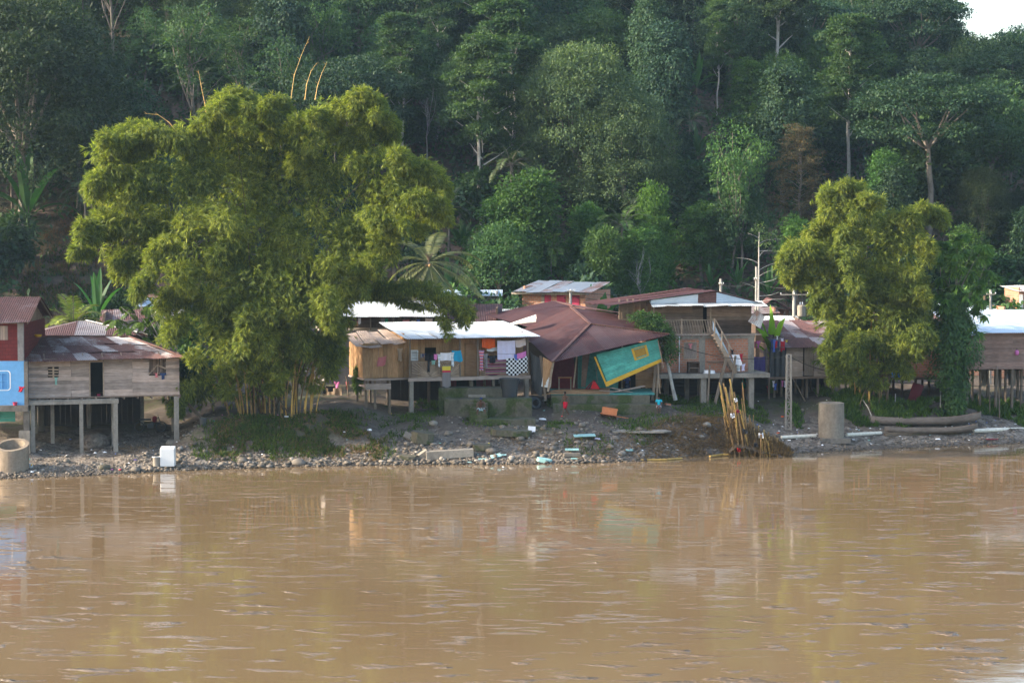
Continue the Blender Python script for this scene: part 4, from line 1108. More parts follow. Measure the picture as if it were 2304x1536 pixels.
def village_plants():
    PROTO['palmlet'] = [proto_palm(4.2, 14, 2.1, mat='leaf_palm', droop=.9, lw=.55, wid=.05)]; NAME['palmlet'] = 'palm_tree'; CAT['palmlet'] = 'palm'
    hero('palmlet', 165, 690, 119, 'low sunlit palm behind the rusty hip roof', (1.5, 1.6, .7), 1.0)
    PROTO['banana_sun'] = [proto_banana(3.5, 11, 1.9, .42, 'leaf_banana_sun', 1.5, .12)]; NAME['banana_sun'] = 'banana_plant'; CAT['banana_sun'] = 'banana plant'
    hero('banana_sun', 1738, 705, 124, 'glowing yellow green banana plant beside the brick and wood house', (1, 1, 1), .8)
    # thin stemmed feathery tree left of the great bamboo
    Yb = 113; b = P(395, 800, Yb); zb = G(b.x, Yb); root = empty('feathery_tree', (b.x, Yb, zb)); tag(root, 'slender pale stemmed tree with feathery leaves over the right end of the wooden house', 'tree')
    tm = MB(); parts = []; org = Vector((b.x, Yb, zb))
    for px, py in [(300,650),(330,640),(270,690),(350,660),(380,650),(310,700),(290,740),(420,700),(365,690),(260,720),(340,720),(400,740),(320,665),(395,660)]:
        Y = Yb + rnd.uniform(-1, 1); t = P(px, py, Y) - org
        q = limb(tm, P(392, 820, Yb) - org if px > 330 else P(385, 800, Yb) - org, t, .035, .012, .06, 6, 5)
        for k_ in range(9):
            a = rnd.random() * 6.28; d = (math.cos(a), math.sin(a), rnd.uniform(-.1, .35)); _, f = frond(q[rnd.choice([4, 5, 6, 6])], d, rnd.uniform(.7, 1.2), 16, .7, .22, .06, .1, .1, 3); parts.append(f)
    limb(tm, (0, 0, -.3), P(390, 815, Yb) - org, .07, .04, .02, 4, 6)
    V, F = join(parts); f = mesh_np('crown', V, F, M['leaf_d'], root); f.color = (1.5, 1.3, 1.0, 1)
    tm.build('trunk', M['bark_pale'], root)
    # small tree against the brick house, with a crooked trunk
    Yb = 116.3; b = P(1517, 890, Yb); zb = G(b.x, Yb); root = empty('crooked_tree', (b.x, Yb, zb)); tag(root, 'small crooked tree with pale trunk between the turquoise wall and the brick house', 'tree'); org = Vector((b.x, Yb, zb))
    tm = MB(); pts = [P(a, q, Yb) - org for a, q in [(1520, 900), (1513, 870), (1506, 835), (1497, 805), (1490, 775), (1483, 745), (1478, 720)]]
    tm.tube(pts, [.13, .10, .10, .08, .07, .05, .04], 8); parts = []
    for (px, py, rx, ry, n) in [(1440,715,22,12,60),(1465,722,25,16,70),(1485,740,20,18,60),(1500,770,16,24,70),(1508,795,15,20,60),(1475,735,25,14,40),(1455,735,18,10,40),(1503,755,12,16,40)]:
        p = P(px, py, Yb + rnd.uniform(-.5, .5)) - org; mm = Yb / FPX
        parts.append(lobe_leaves(p, (rx * mm, rx * mm, ry * mm), n, 12, .15, .09, .5))
    V, F = join(parts); f = mesh_np('crown', V, F, M['leaf_a'], root); f.color = (1.7, 1.7, 1.0, 1); tm.build('trunk', M['bark_pale'], root)
    for i, (a, q) in enumerate([((1503, 760), (1490, 790)), ((1440, 720), (1483, 745))]): MB().tube([P(*a, Yb) - org, P(*q, Yb) - org], [.02, .04], 5).build('branch', M['bark_pale'], root)
village_plants()
# ---------------------------------------------------------------- buildings
def A_(px, py, Y): return P(px, py, Y)
def rect(h, px0, py0, px1, py1, off=0.0):
    """picture rectangle -> local x0, x1, z0, z1 on the wall plane y=off"""
    x0, z1 = h.fp(px0, py0, off); x1, z0 = h.fp(px1, py1, off)
    return x0, x1, z0, z1

def wooden_stilt_house():
    h = Fr('stilt_house', 'weathered grey board stilt house with patchy rusty roof beside the blue house', 'house', A_(57, 893, 103.7), A_(404, 889, 106.0))
    W, zf = h.W, h.zf; D = 6.5; zt = zf + 2.12
    door = rect(h, 203, 813, 232, 890); win = rect(h, 108, 824, 132, 850); win2 = rect(h, 335, 808, 373, 843)
    sm = [h.fp(p, 850)[0] for p in (160, 298)]
    MB().planks(0, W, zf, zt, 0, 'h', .19, [door, win, win2], seams=sm, rag=.012, jit=.012).build('front_wall', M['wood_grey'], h.root)
    m = MB().planks(0, D, zf, zt, 0, 'h', .19); m.map(lambda v: Vector((W - .03 + v.y, v.x + .03, v.z))); m.build('side_wall', M['wood_grey'], h.root)
    m = MB().planks(0, D, zf, zt, 0, 'h', .2); m.map(lambda v: Vector((.03 - v.y, v.x + .03, v.z))); m.build('side_wall', M['wood_grey'], h.root)
    MB().planks(0, W, zf, zt, D, 'h', .2).build('back_wall', M['wood_brown'], h.root)
    m = MB(); m.box(-.05, W + .08, .0, D, zf - .07, zf - .01)
    for i in range(12): m.beam((i * W / 11, -.05, zf - .13), (i * W / 11, D, zf - .13), .07, .12)
    m.build('floor', M['wood_brown'], h.root)
    m = MB(); x1, _ = h.fp(262, 905, -.45)
    m.box(-.1, x1 + .1, -.75, -.02, zf - .35, zf - .18); m.box(-.1, x1 + .1, -.55, -.45, zf - .18, zf - .1); m.build('ledge_beam', M['conc'], h.root)
    # frames
    m = MB(); dx0, dx1, dz0, dz1 = door
    m.box(dx0 - .07, dx0, -.04, .06, dz0, dz1 + .07); m.box(dx1, dx1 + .07, -.04, .06, dz0, dz1 + .07); m.box(dx0, dx1, -.04, .06, dz1, dz1 + .07)
    m.build('door_frame', M['wood_pale'], h.root)
    m = MB(); x0, x1, z0, z1 = win
    for i in range(1, 4): zz = z0 + (z1 - z0) * i / 4; m.beam((x0, 0, zz), (x1, 0, zz + rnd.uniform(-.04, .04)), .03, .07)
    m.beam(((x0 + x1) / 2, -.02, z0), ((x0 + x1) / 2, -.02, z1), .09, .03, up=(0, 1, 0)); m.build('window', M['wood_pale'], h.root)
    m = MB(); x0, x1, z0, z1 = win2; zm = z0 + (z1 - z0) * .45
    for i in range(9): xx = x0 + (x1 - x0) * (i + .5) / 9; m.beam((xx, .25, z0), (xx + rnd.uniform(-.02, .02), .25, z1), .09, .01, up=(0, 1, 0))
    m.build('curtain', M['wood_brown'], h.root)
    m = MB(); m.beam((x0, -.02, z0 + .05), ((x0 + x1) / 2, -.02, zm + .15), .03, .16, up=(0, 1, 0)); m.beam(((x0 + x1) / 2, -.05, z0), ((x0 + x1) / 2, -.05, zm + .2), .03, .14, up=(0, 1, 0)); m.beam(((x0 + x1) / 2, -.03, zm + .15), (x1, -.03, zm - .05), .03, .08)
    m.build('loose_boards', M['wood_pale'], h.root)
    MB().box(.1, W - .1, 3.2, 3.24, zf, zt - .05).build('inner_partition', M['interior'], h.root)
    # roof: three courses of old sheets, hipped at the right
    ez = zt - .02; hx, rz = h.fp(290, 759, 5.2)
    m = MB(); m.tin((-.15, -.65, ez - .05), (W + .15, -.55, ez - .02), (hx, 5.2, rz), (-.1, 5.2, rz + .02), 9, 3, .022, .115, jit=.05, wob=.05, sag=.04)
    m.tin((-.15, 9.5, ez), (-.1, 5.2, rz + .03), (hx, 5.2, rz + .01), (W, 9.5, ez), 5, 1, .022, .115); m.build('roof', M['tin_mixed'], h.root)
    m = MB(); m.tinp([(W + .15, -.55, ez), (W + .75, 9, ez - .05), (hx, 5.2, rz + .03)]); m.build('roof_hip', M['tin_rust'], h.root)
    m = MB(); m.tube([(W + .2, -.6, ez + .03), (hx, 5.2, rz + .07)], .05, 6); m.tube([(-.1, 5.2, rz + .06), (hx, 5.2, rz + .06)], .05, 6); m.build('ridge_cap', M['cap'], h.root)
    m = MB()
    for i in range(9): xx = i * W / 8; m.beam((xx, -.5, ez - .12), (xx, 1, ez + .2), .06, .09)
    m.beam((-.1, -.1, zt - .04), (W + .1, -.1, zt - .04), .08, .1); m.build('rafters', M['wood_brown'], h.root)
    for px, yy, w in ((74, -.6, .22), (118, 1.6, .2), (183, -.6, .2), (260, -.6, .24), (255, .9, .2), (397, .1, .26), (390, 3.6, .2), (80, 3.8, .2), (200, 5, .2), (320, 5.4, .2)):
        x, _ = h.fp(px, 950, yy); h.post('stilt', x, yy, zf - (.35 if yy < 0 else .1), M['conc'], w)
    xa, xb = h.fp(85, 900, D - .6)[0], h.fp(322, 900, D - .6)[0]; m = MB().planks(xa, xb, h.g(xa, D) - .3, zf - .1, D - .6, 'v', .3); m.build('underfloor_shade_boards', M['interior'], h.root)  # near-black boards added to keep the space under the house dark
    x, _ = h.fp(415, 870, 2.5); m = MB(); m.beam((x - .3, 2.2, zf - .2), (x + .9, 1.6, h.g(x + .9, 1.6) - .1), .16, .16); m.build('brace', M['wood_post'], h.root)
    return h
wsh = wooden_stilt_house()

def blue_house():
    h = Fr('brick_house', 'narrow house with sky blue lower wall and maroon brick upper floor at the left edge', 'house', A_(-190, 912, 102.4), A_(55, 912, 102.9))
    W, zf = h.W, h.zf; D = 7.5
    zm = h.fp(0, 812)[1]; zt = h.fp(0, 728)[1]
    win = rect(h, -40, 839, 19, 876)
    m = MB(); m.box(0, win[0], 0, .14, zf, zm); m.box(win[1], W, 0, .14, zf, zm); m.box(win[0], win[1], 0, .14, zf, win[2]); m.box(win[0], win[1], 0, .14, win[3], zm)
    m.box(W - .14, W, .14, D, zf, zm); m.box(0, .14, .14, D, zf, zm); m.build('lower_wall', M['blue_wall'], h.root)
    w2 = rect(h, -25, 733, 18, 765)
    m = MB(); m.box(0, w2[0], 0, .14, zm, zt); m.box(w2[1], W - .32, 0, .14, zm, zt); m.box(w2[0], w2[1], 0, .14, zm, w2[2]); m.box(w2[0], w2[1], 0, .14, w2[3], zt); m.box(W - .16, W - .02, .14, D, zm, zt); m.box(0, .14, .14, D, zm, zt)
    m.build('upper_wall', M['brick_red'], h.root)
    MB().box(W - .32, W + .0, -.02, .2, zm, zt + .05).build('corner_column', M['plaster'], h.root)
    MB().box(W + .0, W + .2, -.03, .25, zf - .2, zm - .02).build('concrete_post', M['conc_dark'], h.root)
    m = MB(); x0, x1, z0, z1 = win; m.box(x0, x1, .03, .06, z0, z1); f = m.build('window', M['blue_dark'], h.root)
    m = MB(); xm = (x0 + x1) / 2
    for a, b in ((x0, x0 + .05), (xm + .3, xm + .36), (x1 - .05, x1)): m.box(a, b, -.01, .03, z0, z1)
    for a, b in ((z0, z0 + .05), (z1 - .05, z1), ((z0 + z1) / 2, (z0 + z1) / 2 + .04)): m.box(x0 + .05, x1 - .05, -.005, .028, a, b)
    m.build('window_frame', M['blue_wall'], f)
    # white painted line with rounded corners round the window
    bx0, bx1, bz0, bz1 = rect(h, -60, 835, 22, 877); r = .16; m = MB(); pts = []
    for cx, cz, a0 in ((bx1 - r, bz1 - r, 0), (bx0 + r, bz1 - r, 90), (bx0 + r, bz0 + r, 180), (bx1 - r, bz0 + r, 270)):
        for i in range(6): a = R(a0 + 18 * i); pts.append((cx + r * math.cos(a), cz + r * math.sin(a)))
    n = len(pts)
    cx, cz = (bx0 + bx1) / 2, (bz0 + bz1) / 2
    for i in range(n):
        a, b = pts[i], pts[(i + 1) % n]
        def o(p, d): v = Vector((p[0] - cx, p[1] - cz)); L = v.length; return (cx + v.x * (1 + d / L), cz + v.y * (1 + d / L))
        a2, b2 = o(a, .06), o(b, .06)
        m.add([(a[0], -.006, a[1]), (b[0], -.006, b[1]), (b2[0], -.006, b2[1]), (a2[0], -.006, a2[1])], [(0, 1, 2, 3)])
    m.build('painted_border', M['white'], h.root)
    m = MB(); x0, x1, z0, z1 = w2; m.planks(x0, x1, z0, z1, .02, 'v', .12); m.build('shutter', M['wood_grey_z'], h.root)
    m = MB(); m.box(-.1, W + .22, -.3, D, zf - .32, zf - .003); m.build('floor_slab', M['conc_dark'], h.root)
    m = MB(); m.box(0, W, .5, D - .2, zm - .1, zm + .02); m.build('upper_floor', M['wood_brown'], h.root)
    m = MB(); ez = h.fp(0, 725, -.5)[1]; rz = ez + 1.25; m.tin((-.2, -.55, ez), (W + .35, -.55, ez), (W + .35, 3.6, rz), (-.2, 3.6, rz), 4, 1, .025, .12, jit=.02)
    m.tin((-.2, 8, ez), (W + .35, 8, ez), (W + .35, 3.6, rz), (-.2, 3.6, rz), 4, 1, .025, .12); m.build('roof', M['tin_rust'], h.root)
    m = MB(); m.add([(W - .08, .05, zt - .02), (W - .08, D, zt - .02), (W - .08, 3.6, rz - .05)], [(0, 1, 2)]); m.beam((W + .3, -.5, ez - .06), (W + .3, 3.6, rz - .06), .05, .1); m.beam((W + .3, 7.9, ez - .06), (W + .3, 3.6, rz - .06), .05, .1); m.build('gable', M['wood_brown'], h.root)
    for x, y in ((W + .1, .1), (W - .4, 3), (W + .1, 5), (.5, .2), (W - 2.4, 2.5)): h.post('column', x, y, zf - .3, M['conc_dark'], .3)
    m = MB(); m.box(W - .28, W + .3, -.25, .4, -1.2, h.fp(55, 968)[1]); m.build('footing', M['conc'], h.root)
    m = MB().planks(W - 2.6, W - .7, zf - 1.0, zf - .4, 1.2, 'h', .2); m.build('green_boards', M['teal'], h.root)
    return h
bh = blue_house()

def hip_back_house():
    h = Fr('hip_roofed_house', 'low house with a rusty hip roof right behind the weathered board house', 'house', A_(72, 790, 112.5), A_(330, 790, 113.5))
    W = h.W; ez = h.fp(200, 753)[1]; px, pz = h.fp(185, 722, 3.2)
    MB().box(.3, W - .3, .3, 6, h.fp(200, 800)[1], ez - .02).build('wall', M['wood_dark'], h.root)
    a, b, c, d = (-.2, -.3, ez), (W + .25, -.3, ez - .05), (W + .25, 6.6, ez), (-.2, 6.6, ez); k1, k2 = (px - .2, 3.2, pz), (px + .25, 3.2, pz)
    m = MB(); m.tinp([a, b, k2, k1]); m.tinp([c, d, k1, k2]); m.build('roof', M['tin_rust'], h.root)
    m = MB(); m.tinp([b, c, k2]); m.tinp([d, a, k1]); m.build('roof_hip', M['tin_rust'], h.root)
    m = MB(); m.beam((b[0], b[1], b[2] + .04), (k2[0], k2[1], k2[2] + .06), .14, .03); m.build('ridge_cap', M['tin_white'], h.root)
hip_back_house()

def simple_house(name, label, A, B, D, zt_px, roof_rise, wall, roof, over=(.4, .5), nx=6, slope='up', doors=(), group=None, stilts=0, ny=1, ov_end=.25, back=None, pat='box', wallh=None, rear=0.0):
    h = Fr(name, label, 'house', A, B, group); W = h.W
    zt = h.fp(zt_px[0], zt_px[1])[1]; zb = h.zf if stilts else -.3
    if pat == 'box':
        m = MB(); m.box(0, W, 0, .12, zb, zt); m.box(0, .12, .12, D, zb, zt + roof_rise * .9); m.box(W - .12, W, .12, D, zb, zt + roof_rise * .9); m.build('wall', M[wall], h.root)
    else:
        MB().planks(0, W, zb, zt, 0, pat, .2, [rect(h, *d[:4]) for d in doors if d[4] == 'hole']).build('front_wall', M[wall], h.root)
        for xx in (.0, W - .04): MB().box(xx, xx + .04, .05, D, zb, zt).build('side_wall', M[wall], h.root)
        MB().box(.05, W - .05, D, D + .04, zb, zt).build('back_wall', M[wall], h.root)
    if stilts:
        MB().box(-.05, W + .05, -.05, D, zb - .12, zb - .01).build('floor', M['wood_brown'], h.root)
    m = MB(); e = over
    a, b, c, d = (-ov_end, -e[0], zt - .02), (W + ov_end, -e[0], zt - .02), (W + ov_end, D + e[1], zt + roof_rise), (-ov_end, D + e[1], zt + roof_rise)
    m.tin(a, b, c, d, nx, ny, .02, .12, wob=.03); m.build('roof', M[roof], h.root)
    for q in doors:
        if q[4] != 'hole':
            x0, x1, z0, z1 = rect(h, *q[:4]); MB().box(x0, x1, -.03, -.003, z0, z1).build(q[5], M[q[4]], h.root)
    return h

# houses seen between and above the front row
simple_house('shed', 'rusty and white streaked roof low among the trees left of the great bamboo', A_(232, 750, 126), A_(330, 750, 126.5), 4, (260, 727), .75, 'wood_brown', 'tin_mixed', nx=4, group='small back row houses')
simple_house('shed', 'pale roofed shack partly hidden by the feathery tree left of the great bamboo', A_(335, 745, 128), A_(425, 745, 128.5), 4, (370, 722), .7, 'plaster', 'tin_far', nx=4, group='small back row houses', doors=((385, 728, 395, 740, 'white', 'white_cloth'),))
simple_house('shed', 'small board house with sunlit pinkish wall behind the great bamboo on the left', A_(330, 700, 137), A_(420, 700, 137), 4, (370, 655), .5, 'wood_red', 'tin_rust', nx=4, group='small back row houses', pat='h')
simple_house('shed', 'low blue white roof in front of the pinkish board wall', A_(315, 700, 134), A_(425, 700, 134), 2.5, (370, 688), .45, 'plaster', 'tin_blue', nx=4, group='small back row houses')
simple_house('shed', 'rusty brown lower roof directly behind the hip roof', A_(270, 770, 121), A_(350, 770, 121), 4, (300, 740), .5, 'wood_brown', 'tin_rust', nx=3, group='small back row houses')

def long_white_roof_house():
    h = Fr('two_storey_house', 'grey rendered two storey house with long white roof behind the laundry house', 'house', A_(730, 880, 122.5), A_(985, 880, 123.5)); W = h.W; D = 7
    z1 = h.fp(800, 740)[1]; zt = h.fp(800, 710)[1]; win = rect(h, 793, 778, 808, 822)
    m = MB(); m.box(0, win[0], 0, .15, -.4, z1 - .2); m.box(win[1], W, 0, .15, -.4, z1 - .2); m.box(win[0], win[1], 0, .15, -.4, win[2]); m.box(win[0], win[1], 0, .15, win[3], z1 - .2); m.box(0, .15, .15, D, -.4, z1 - .2); m.box(W - .15, W, .15, D, -.4, z1 - .2)
    m.build('lower_wall', M['plaster'], h.root)
    MB().box(win[0], win[1], .1, .13, win[2], win[3]).build('window', M['interior'], h.root)
    m = MB()
    for i in range(1, 4): x = win[0] + (win[1] - win[0]) * i / 4; m.tube([(x, .04, win[2]), (x, .04, win[3])], .012, 5)
    m.build('window_bars', M['black_plastic'], h.root)
    MB().box(-.3, W + .3, -.9, D, z1 - .2, z1 - .05).build('upper_floor', M['conc'], h.root)
    MB().planks(0, W, z1, zt + .2, 1.6, 'v', .2).build('upper_wall', M['wood_dark'], h.root)
    m = MB(); m.tin((-.3, -1.3, zt), (W + .3, -1.3, zt - .05), (W + .1, 5.5, zt + .75), (-.6, 5.5, zt + .75), 8, 1, .02, .12); m.build('roof', M['tin_white'], h.root)
    for i in range(6): x = i * W / 5; MB().beam((x, -.8, z1 - .05), (x, -.8, zt - .02), .08, .08).build('post', M['wood_post'], h.root)
    m = MB(); m.beam((0, -.8, z1 + .55), (W, -.8, z1 + .55), .05, .06); m.build('rail', M['wood_dark'], h.root)
    return h
lwh = long_white_roof_house()
simple_house('red_roofed_house', 'low house with dull red sheet roof left of the collapsed roof', A_(985, 760, 127), A_(1120, 760, 127), 5, (1060, 725), 1.05, 'wood_dark', 'tin_rustred', nx=5)
simple_house('white_roofed_house', 'white sheet roof peeping out behind the collapsed red roof', A_(1085, 740, 134), A_(1165, 740, 134), 4, (1120, 702), .25, 'plaster', 'tin_white', nx=3)
simple_house('blue_roofed_house', 'long pale blue roof under the trees left of the brick house', A_(870, 700, 138.5), A_(1120, 700, 138.5), 3.2, (1060, 664), .28, 'plaster', 'tin_blue', nx=8)
simple_house('far_building', 'pale roof in the gap right of the smaller bamboo', A_(2150, 760, 134), A_(2262, 760, 134), 4, (2210, 706), .55, 'brick_far', 'tin_blue', nx=4)
simple_house('far_building', 'orange brick corner with pale columns at the far right edge', A_(2292, 720, 136), A_(2400, 720, 136), 4, (2300, 655), .3, 'brick_far', 'tin_far', nx=4, doors=((2294, 662, 2301, 718, 'white', 'column'),))

def small_brick_house():
    h = Fr('brick_house', 'small orange brick house with white roof and crimson doors on the forest edge', 'house', A_(1175, 705, 138.5), A_(1317, 705, 136.5)); W = h.W; D = 5
    zt = h.fp(1230, 653)[1]; MB().box(0, W, 0, .15, -.3, zt).build('front_wall', M['brick_far'], h.root)
    m = MB(); m.box(-.0, .15, .15, D, -.3, zt + .3); m.box(W - .15, W, .15, D, -.3, zt); m.build('side_wall', M['brick_far'], h.root)
    for a, b in ((1226, 1240), (1253, 1273), (1287, 1304)): x0, x1, z0, z1 = rect(h, a, 658, b, 686); f = MB().box(x0, x1, -.04, -.003, z0, z1).build('door', M['magenta_door'], h.root); MB().box(x1 - .12, x1 - .07, -.07, -.041, (z0 + z1) / 2, (z0 + z1) / 2 + .1).build('handle', M['black_plastic'], f)
    for p in (1222, 1283): x, _ = h.fp(p, 670); MB().box(x - .1, x + .1, -.06, -.002, -.3, zt - .02).build('column', M['conc_pale'], h.root)
    x0, _ = h.fp(1158, 650); MB().box(x0, W + .3, -.6, .0 - .07, zt - .3, zt - .15).build('porch_beam', M['conc'], h.root)
    m = MB(); m.tin((-.3, -.9, zt - .1), (W + .7, -.9, zt - .08), (W + .1, 4.6, zt + .5), (-.5, 4.2, zt + .62), 6, 1, .02, .12, wob=.05); m.build('roof', M['tin_far'], h.root)
    m = MB(); m.tin((-1.3, 1.5, zt - .35), (-.3, -.9, zt - .1), (-.5, 4.2, zt + .62), (-1.1, 4.2, zt + .2), 2, 1, .02, .12); m.build('roof_wing', M['tin_blue'], h.root)
small_brick_house()

def laundry_house():
    h = Fr('stilt_house', 'tan board stilt house with laundry on its porch and white zinc roof', 'house', A_(920, 849, 113.0), A_(1189, 848, 115.4))
    W, zf = h.W, h.zf; D = 5.2; py = 1.0; zt = h.fp(1050, 757)[1]
    win = rect(h, 952, 782, 979, 811, py); door = rect(h, 1047, 771, 1077, 848, py)
    MB().planks(0, W, zf, zt + .1, py, 'v', .21, [win]).build('front_wall', M['wood_tan'], h.root)
    m = MB(); x0, x1, z0, z1 = door; m.box(x0 - .06, x0, py - .05, py - .012, z0, z1); m.box(x1, x1 + .06, py - .05, py - .012, z0, z1); m.box(x0, x1, py - .05, py - .012, z1 - .05, z1); m.box(x0 + .02, x1 - .02, py - .035, py - .012, z0, z1 - .06)
    d = m.build('door', M['wood_tan_x'], h.root); MB().box(x1 - .12, x1 - .07, py - .07, py - .036, (z0 + z1) / 2, (z0 + z1) / 2 + .1).build('handle', M['black_plastic'], d)
    MB().box(.1, W - .1, py + 1.6, py + 1.64, zf, zt).build('inner_partition', M['interior'], h.root)
    m = MB().planks(py, D, zf, zt + .2, 0, 'v', .2); m.map(lambda v: Vector((.0 - v.y, v.x, v.z))); m.build('side_wall', M['wood_tan'], h.root)
    m = MB().planks(py, D, zf, zt + .2, 0, 'v', .2); m.map(lambda v: Vector((W - .03 + v.y, v.x, v.z))); m.build('side_wall', M['wood_brown'], h.root)
    MB().planks(0, W, zf, zt + .3, D, 'v', .2).build('back_wall', M['wood_brown'], h.root)
    m = MB(); m.box(-.05, W + .05, -.08, D, zf - .06, zf - .005); m.box(-.08, W + .08, -.16, -.08, zf - .16, zf + .04); m.box(-.05, W + .05, 2.4, 2.5, zf - .2, zf - .061); m.build('floor', M['wood_grey'], h.root)
    MB().box(-.1, W + .1, -.12, -.0, zt - .14, zt - .02).build('eave_beam', M['wood_brown'], h.root)
    for p in (922, 1035, 1075, 1187): x, _ = h.fp(p, 800); MB().box(x - .05, x + .05, -.06, .04, zf, zt - .14).build('porch_post', M['wood_post'], h.root)
    # railing panels of lath fanned out like sun rays
    def sun_panel(pa, pb):
        x0, _ = h.fp(pa, 800); x1, _ = h.fp(pb, 800); z0, z1 = zf + .05, h.fp(1000, 813)[1]
        m = MB(); m.box(x0, x1, -.05, -.01, z0, z0 + .05); m.box(x0, x1, -.05, -.01, z1 - .05, z1)
        cs = [(x0 + (x1 - x0) * .38, z0 + .06)] if x1 - x0 > 2.4 else [(x0 + .1, z0 + .06)]
        if x1 - x0 > 2.4: cs.append((x0 + (x1 - x0) * .80, z0 + .06))
        for i, (cx, cz) in enumerate(cs):
            lo = x0 if i == 0 else (cs[0][0] + cx) / 2; hi = x1 if i == len(cs) - 1 else (cx + cs[1][0]) / 2
            for j in range(23):
                a = R(4 + j * 7.8); dx, dz = math.cos(a), math.sin(a)
                t = min((z1 - .06 - cz) / max(dz, 1e-3), ((hi - cx) / dx if dx > 0 else (lo - cx) / dx) if abs(dx) > 1e-3 else 9)
                m.beam((cx, -.03, cz), (cx + dx * t, -.03, cz + dz * t), .018, .055, up=(0, 1, 0)) if False else m.beam((cx, -.03 + .004 * (j % 2), cz), (cx + dx * t, -.03 + .004 * (j % 2), cz + dz * t), .045, .02, up=(0, 1, 0))
        m.build('railing_panel', M['wood_pale'], h.root)
    sun_panel(926, 1033); sun_panel(1079, 1185)
    m = MB(); zb = h.zf; m.box(.02, W, .06, .07, zf, zf + .02); 
    # roof
    a, b = (-.35, -.55, zt - .06), (W + .5, -.55, zt - .02)
    m = MB(); m.tin(a, b, (W + .2, D + .5, zt + .62), (-.35, D + .5, zt + .66), 8, 2, .018, .12, wob=.03, jit=.02); m.build('roof', M['tin_white'], h.root)
    m = MB()
    for i in range(10): x = i * W / 9; m.beam((x, -.4, zt - .08), (x, 1.5, zt + .12), .05, .08)
    m.build('rafters', M['wood_brown'], h.root)
    for p, yy, w, mt in ((925, 0, .24, 'conc_pale'), (993, 0, .1, 'wood_post'), (1060, .9, .2, 'conc_pale'), (1110, 0, .13, 'wood_post'), (1184, 0, .24, 'conc_pale'), (965, 2.6, .14, 'wood_post'), (1010, 3, .16, 'conc'), (1090, 3.6, .14, 'wood_post'), (1150, 3, .16, 'wood_post')):
        x, _ = h.fp(p, 880, yy); h.post('stilt', x, yy, zf - .12, M[mt], w)
    MB().planks(.2, W - .1, h.g(1, 4.9) - .3, zf - .1, 4.95, 'v', .3).build('underfloor_shade_screen', M['interior'], h.root)  # added near-black screen closing the back, darkens the space below the floor
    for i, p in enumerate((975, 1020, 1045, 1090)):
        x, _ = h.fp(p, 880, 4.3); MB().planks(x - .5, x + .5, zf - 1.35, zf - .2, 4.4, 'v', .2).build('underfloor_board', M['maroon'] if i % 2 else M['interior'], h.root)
    # lean-to on the left
    az = zf + .02; ax0 = -2.55; ay = .9
    m = MB().planks(ax0, -.05, az, zt - .35, ay, 'v', .3, jit=.015, rag=.03); m.build('annex_front_wall', M['wood_tan'], h.root)
    m = MB().planks(ay, 4.3, az, zt - .4, 0, 'v', .3, jit=.015); m.map(lambda v: Vector((ax0 - v.y, v.x, v.z))); m.build('annex_side_wall', M['wood_tan'], h.root)
    m = MB(); m.box(ax0 - .1, -.05, ay - .6, 4.3, az - .1, az - .01); m.box(ax0 - .1, -1.1, ay - .9, ay - .82, az - .62, az - .28); m.box(ax0 - .1, -1.1, ay - .8, ay + .8, az - .5, az - .42); m.build('annex_deck', M['wood_grey'], h.root)
    m = MB(); m.tin((ax0 - .55, ay - .5, zt - .62), (-.1, ay - .7, zt - .30), (-.1, 4.6, zt + .25), (ax0 - .2, 4.6, zt + .1), 4, 1, .015, .14, wob=.10, sag=.06); m.build('annex_roof', M['wood_grey'], h.root)
    for x, y in ((ax0 + .02, ay - .5), (ax0 + .02, 2.5), (-1.15, ay - .75), (ax0 + .5, ay - .8), (-1.6, 3), (-.6, 2.6)): h.post('annex_stilt', x, y, az - .1, M['wood_post'], .12)
    return h
lh = laundry_house()

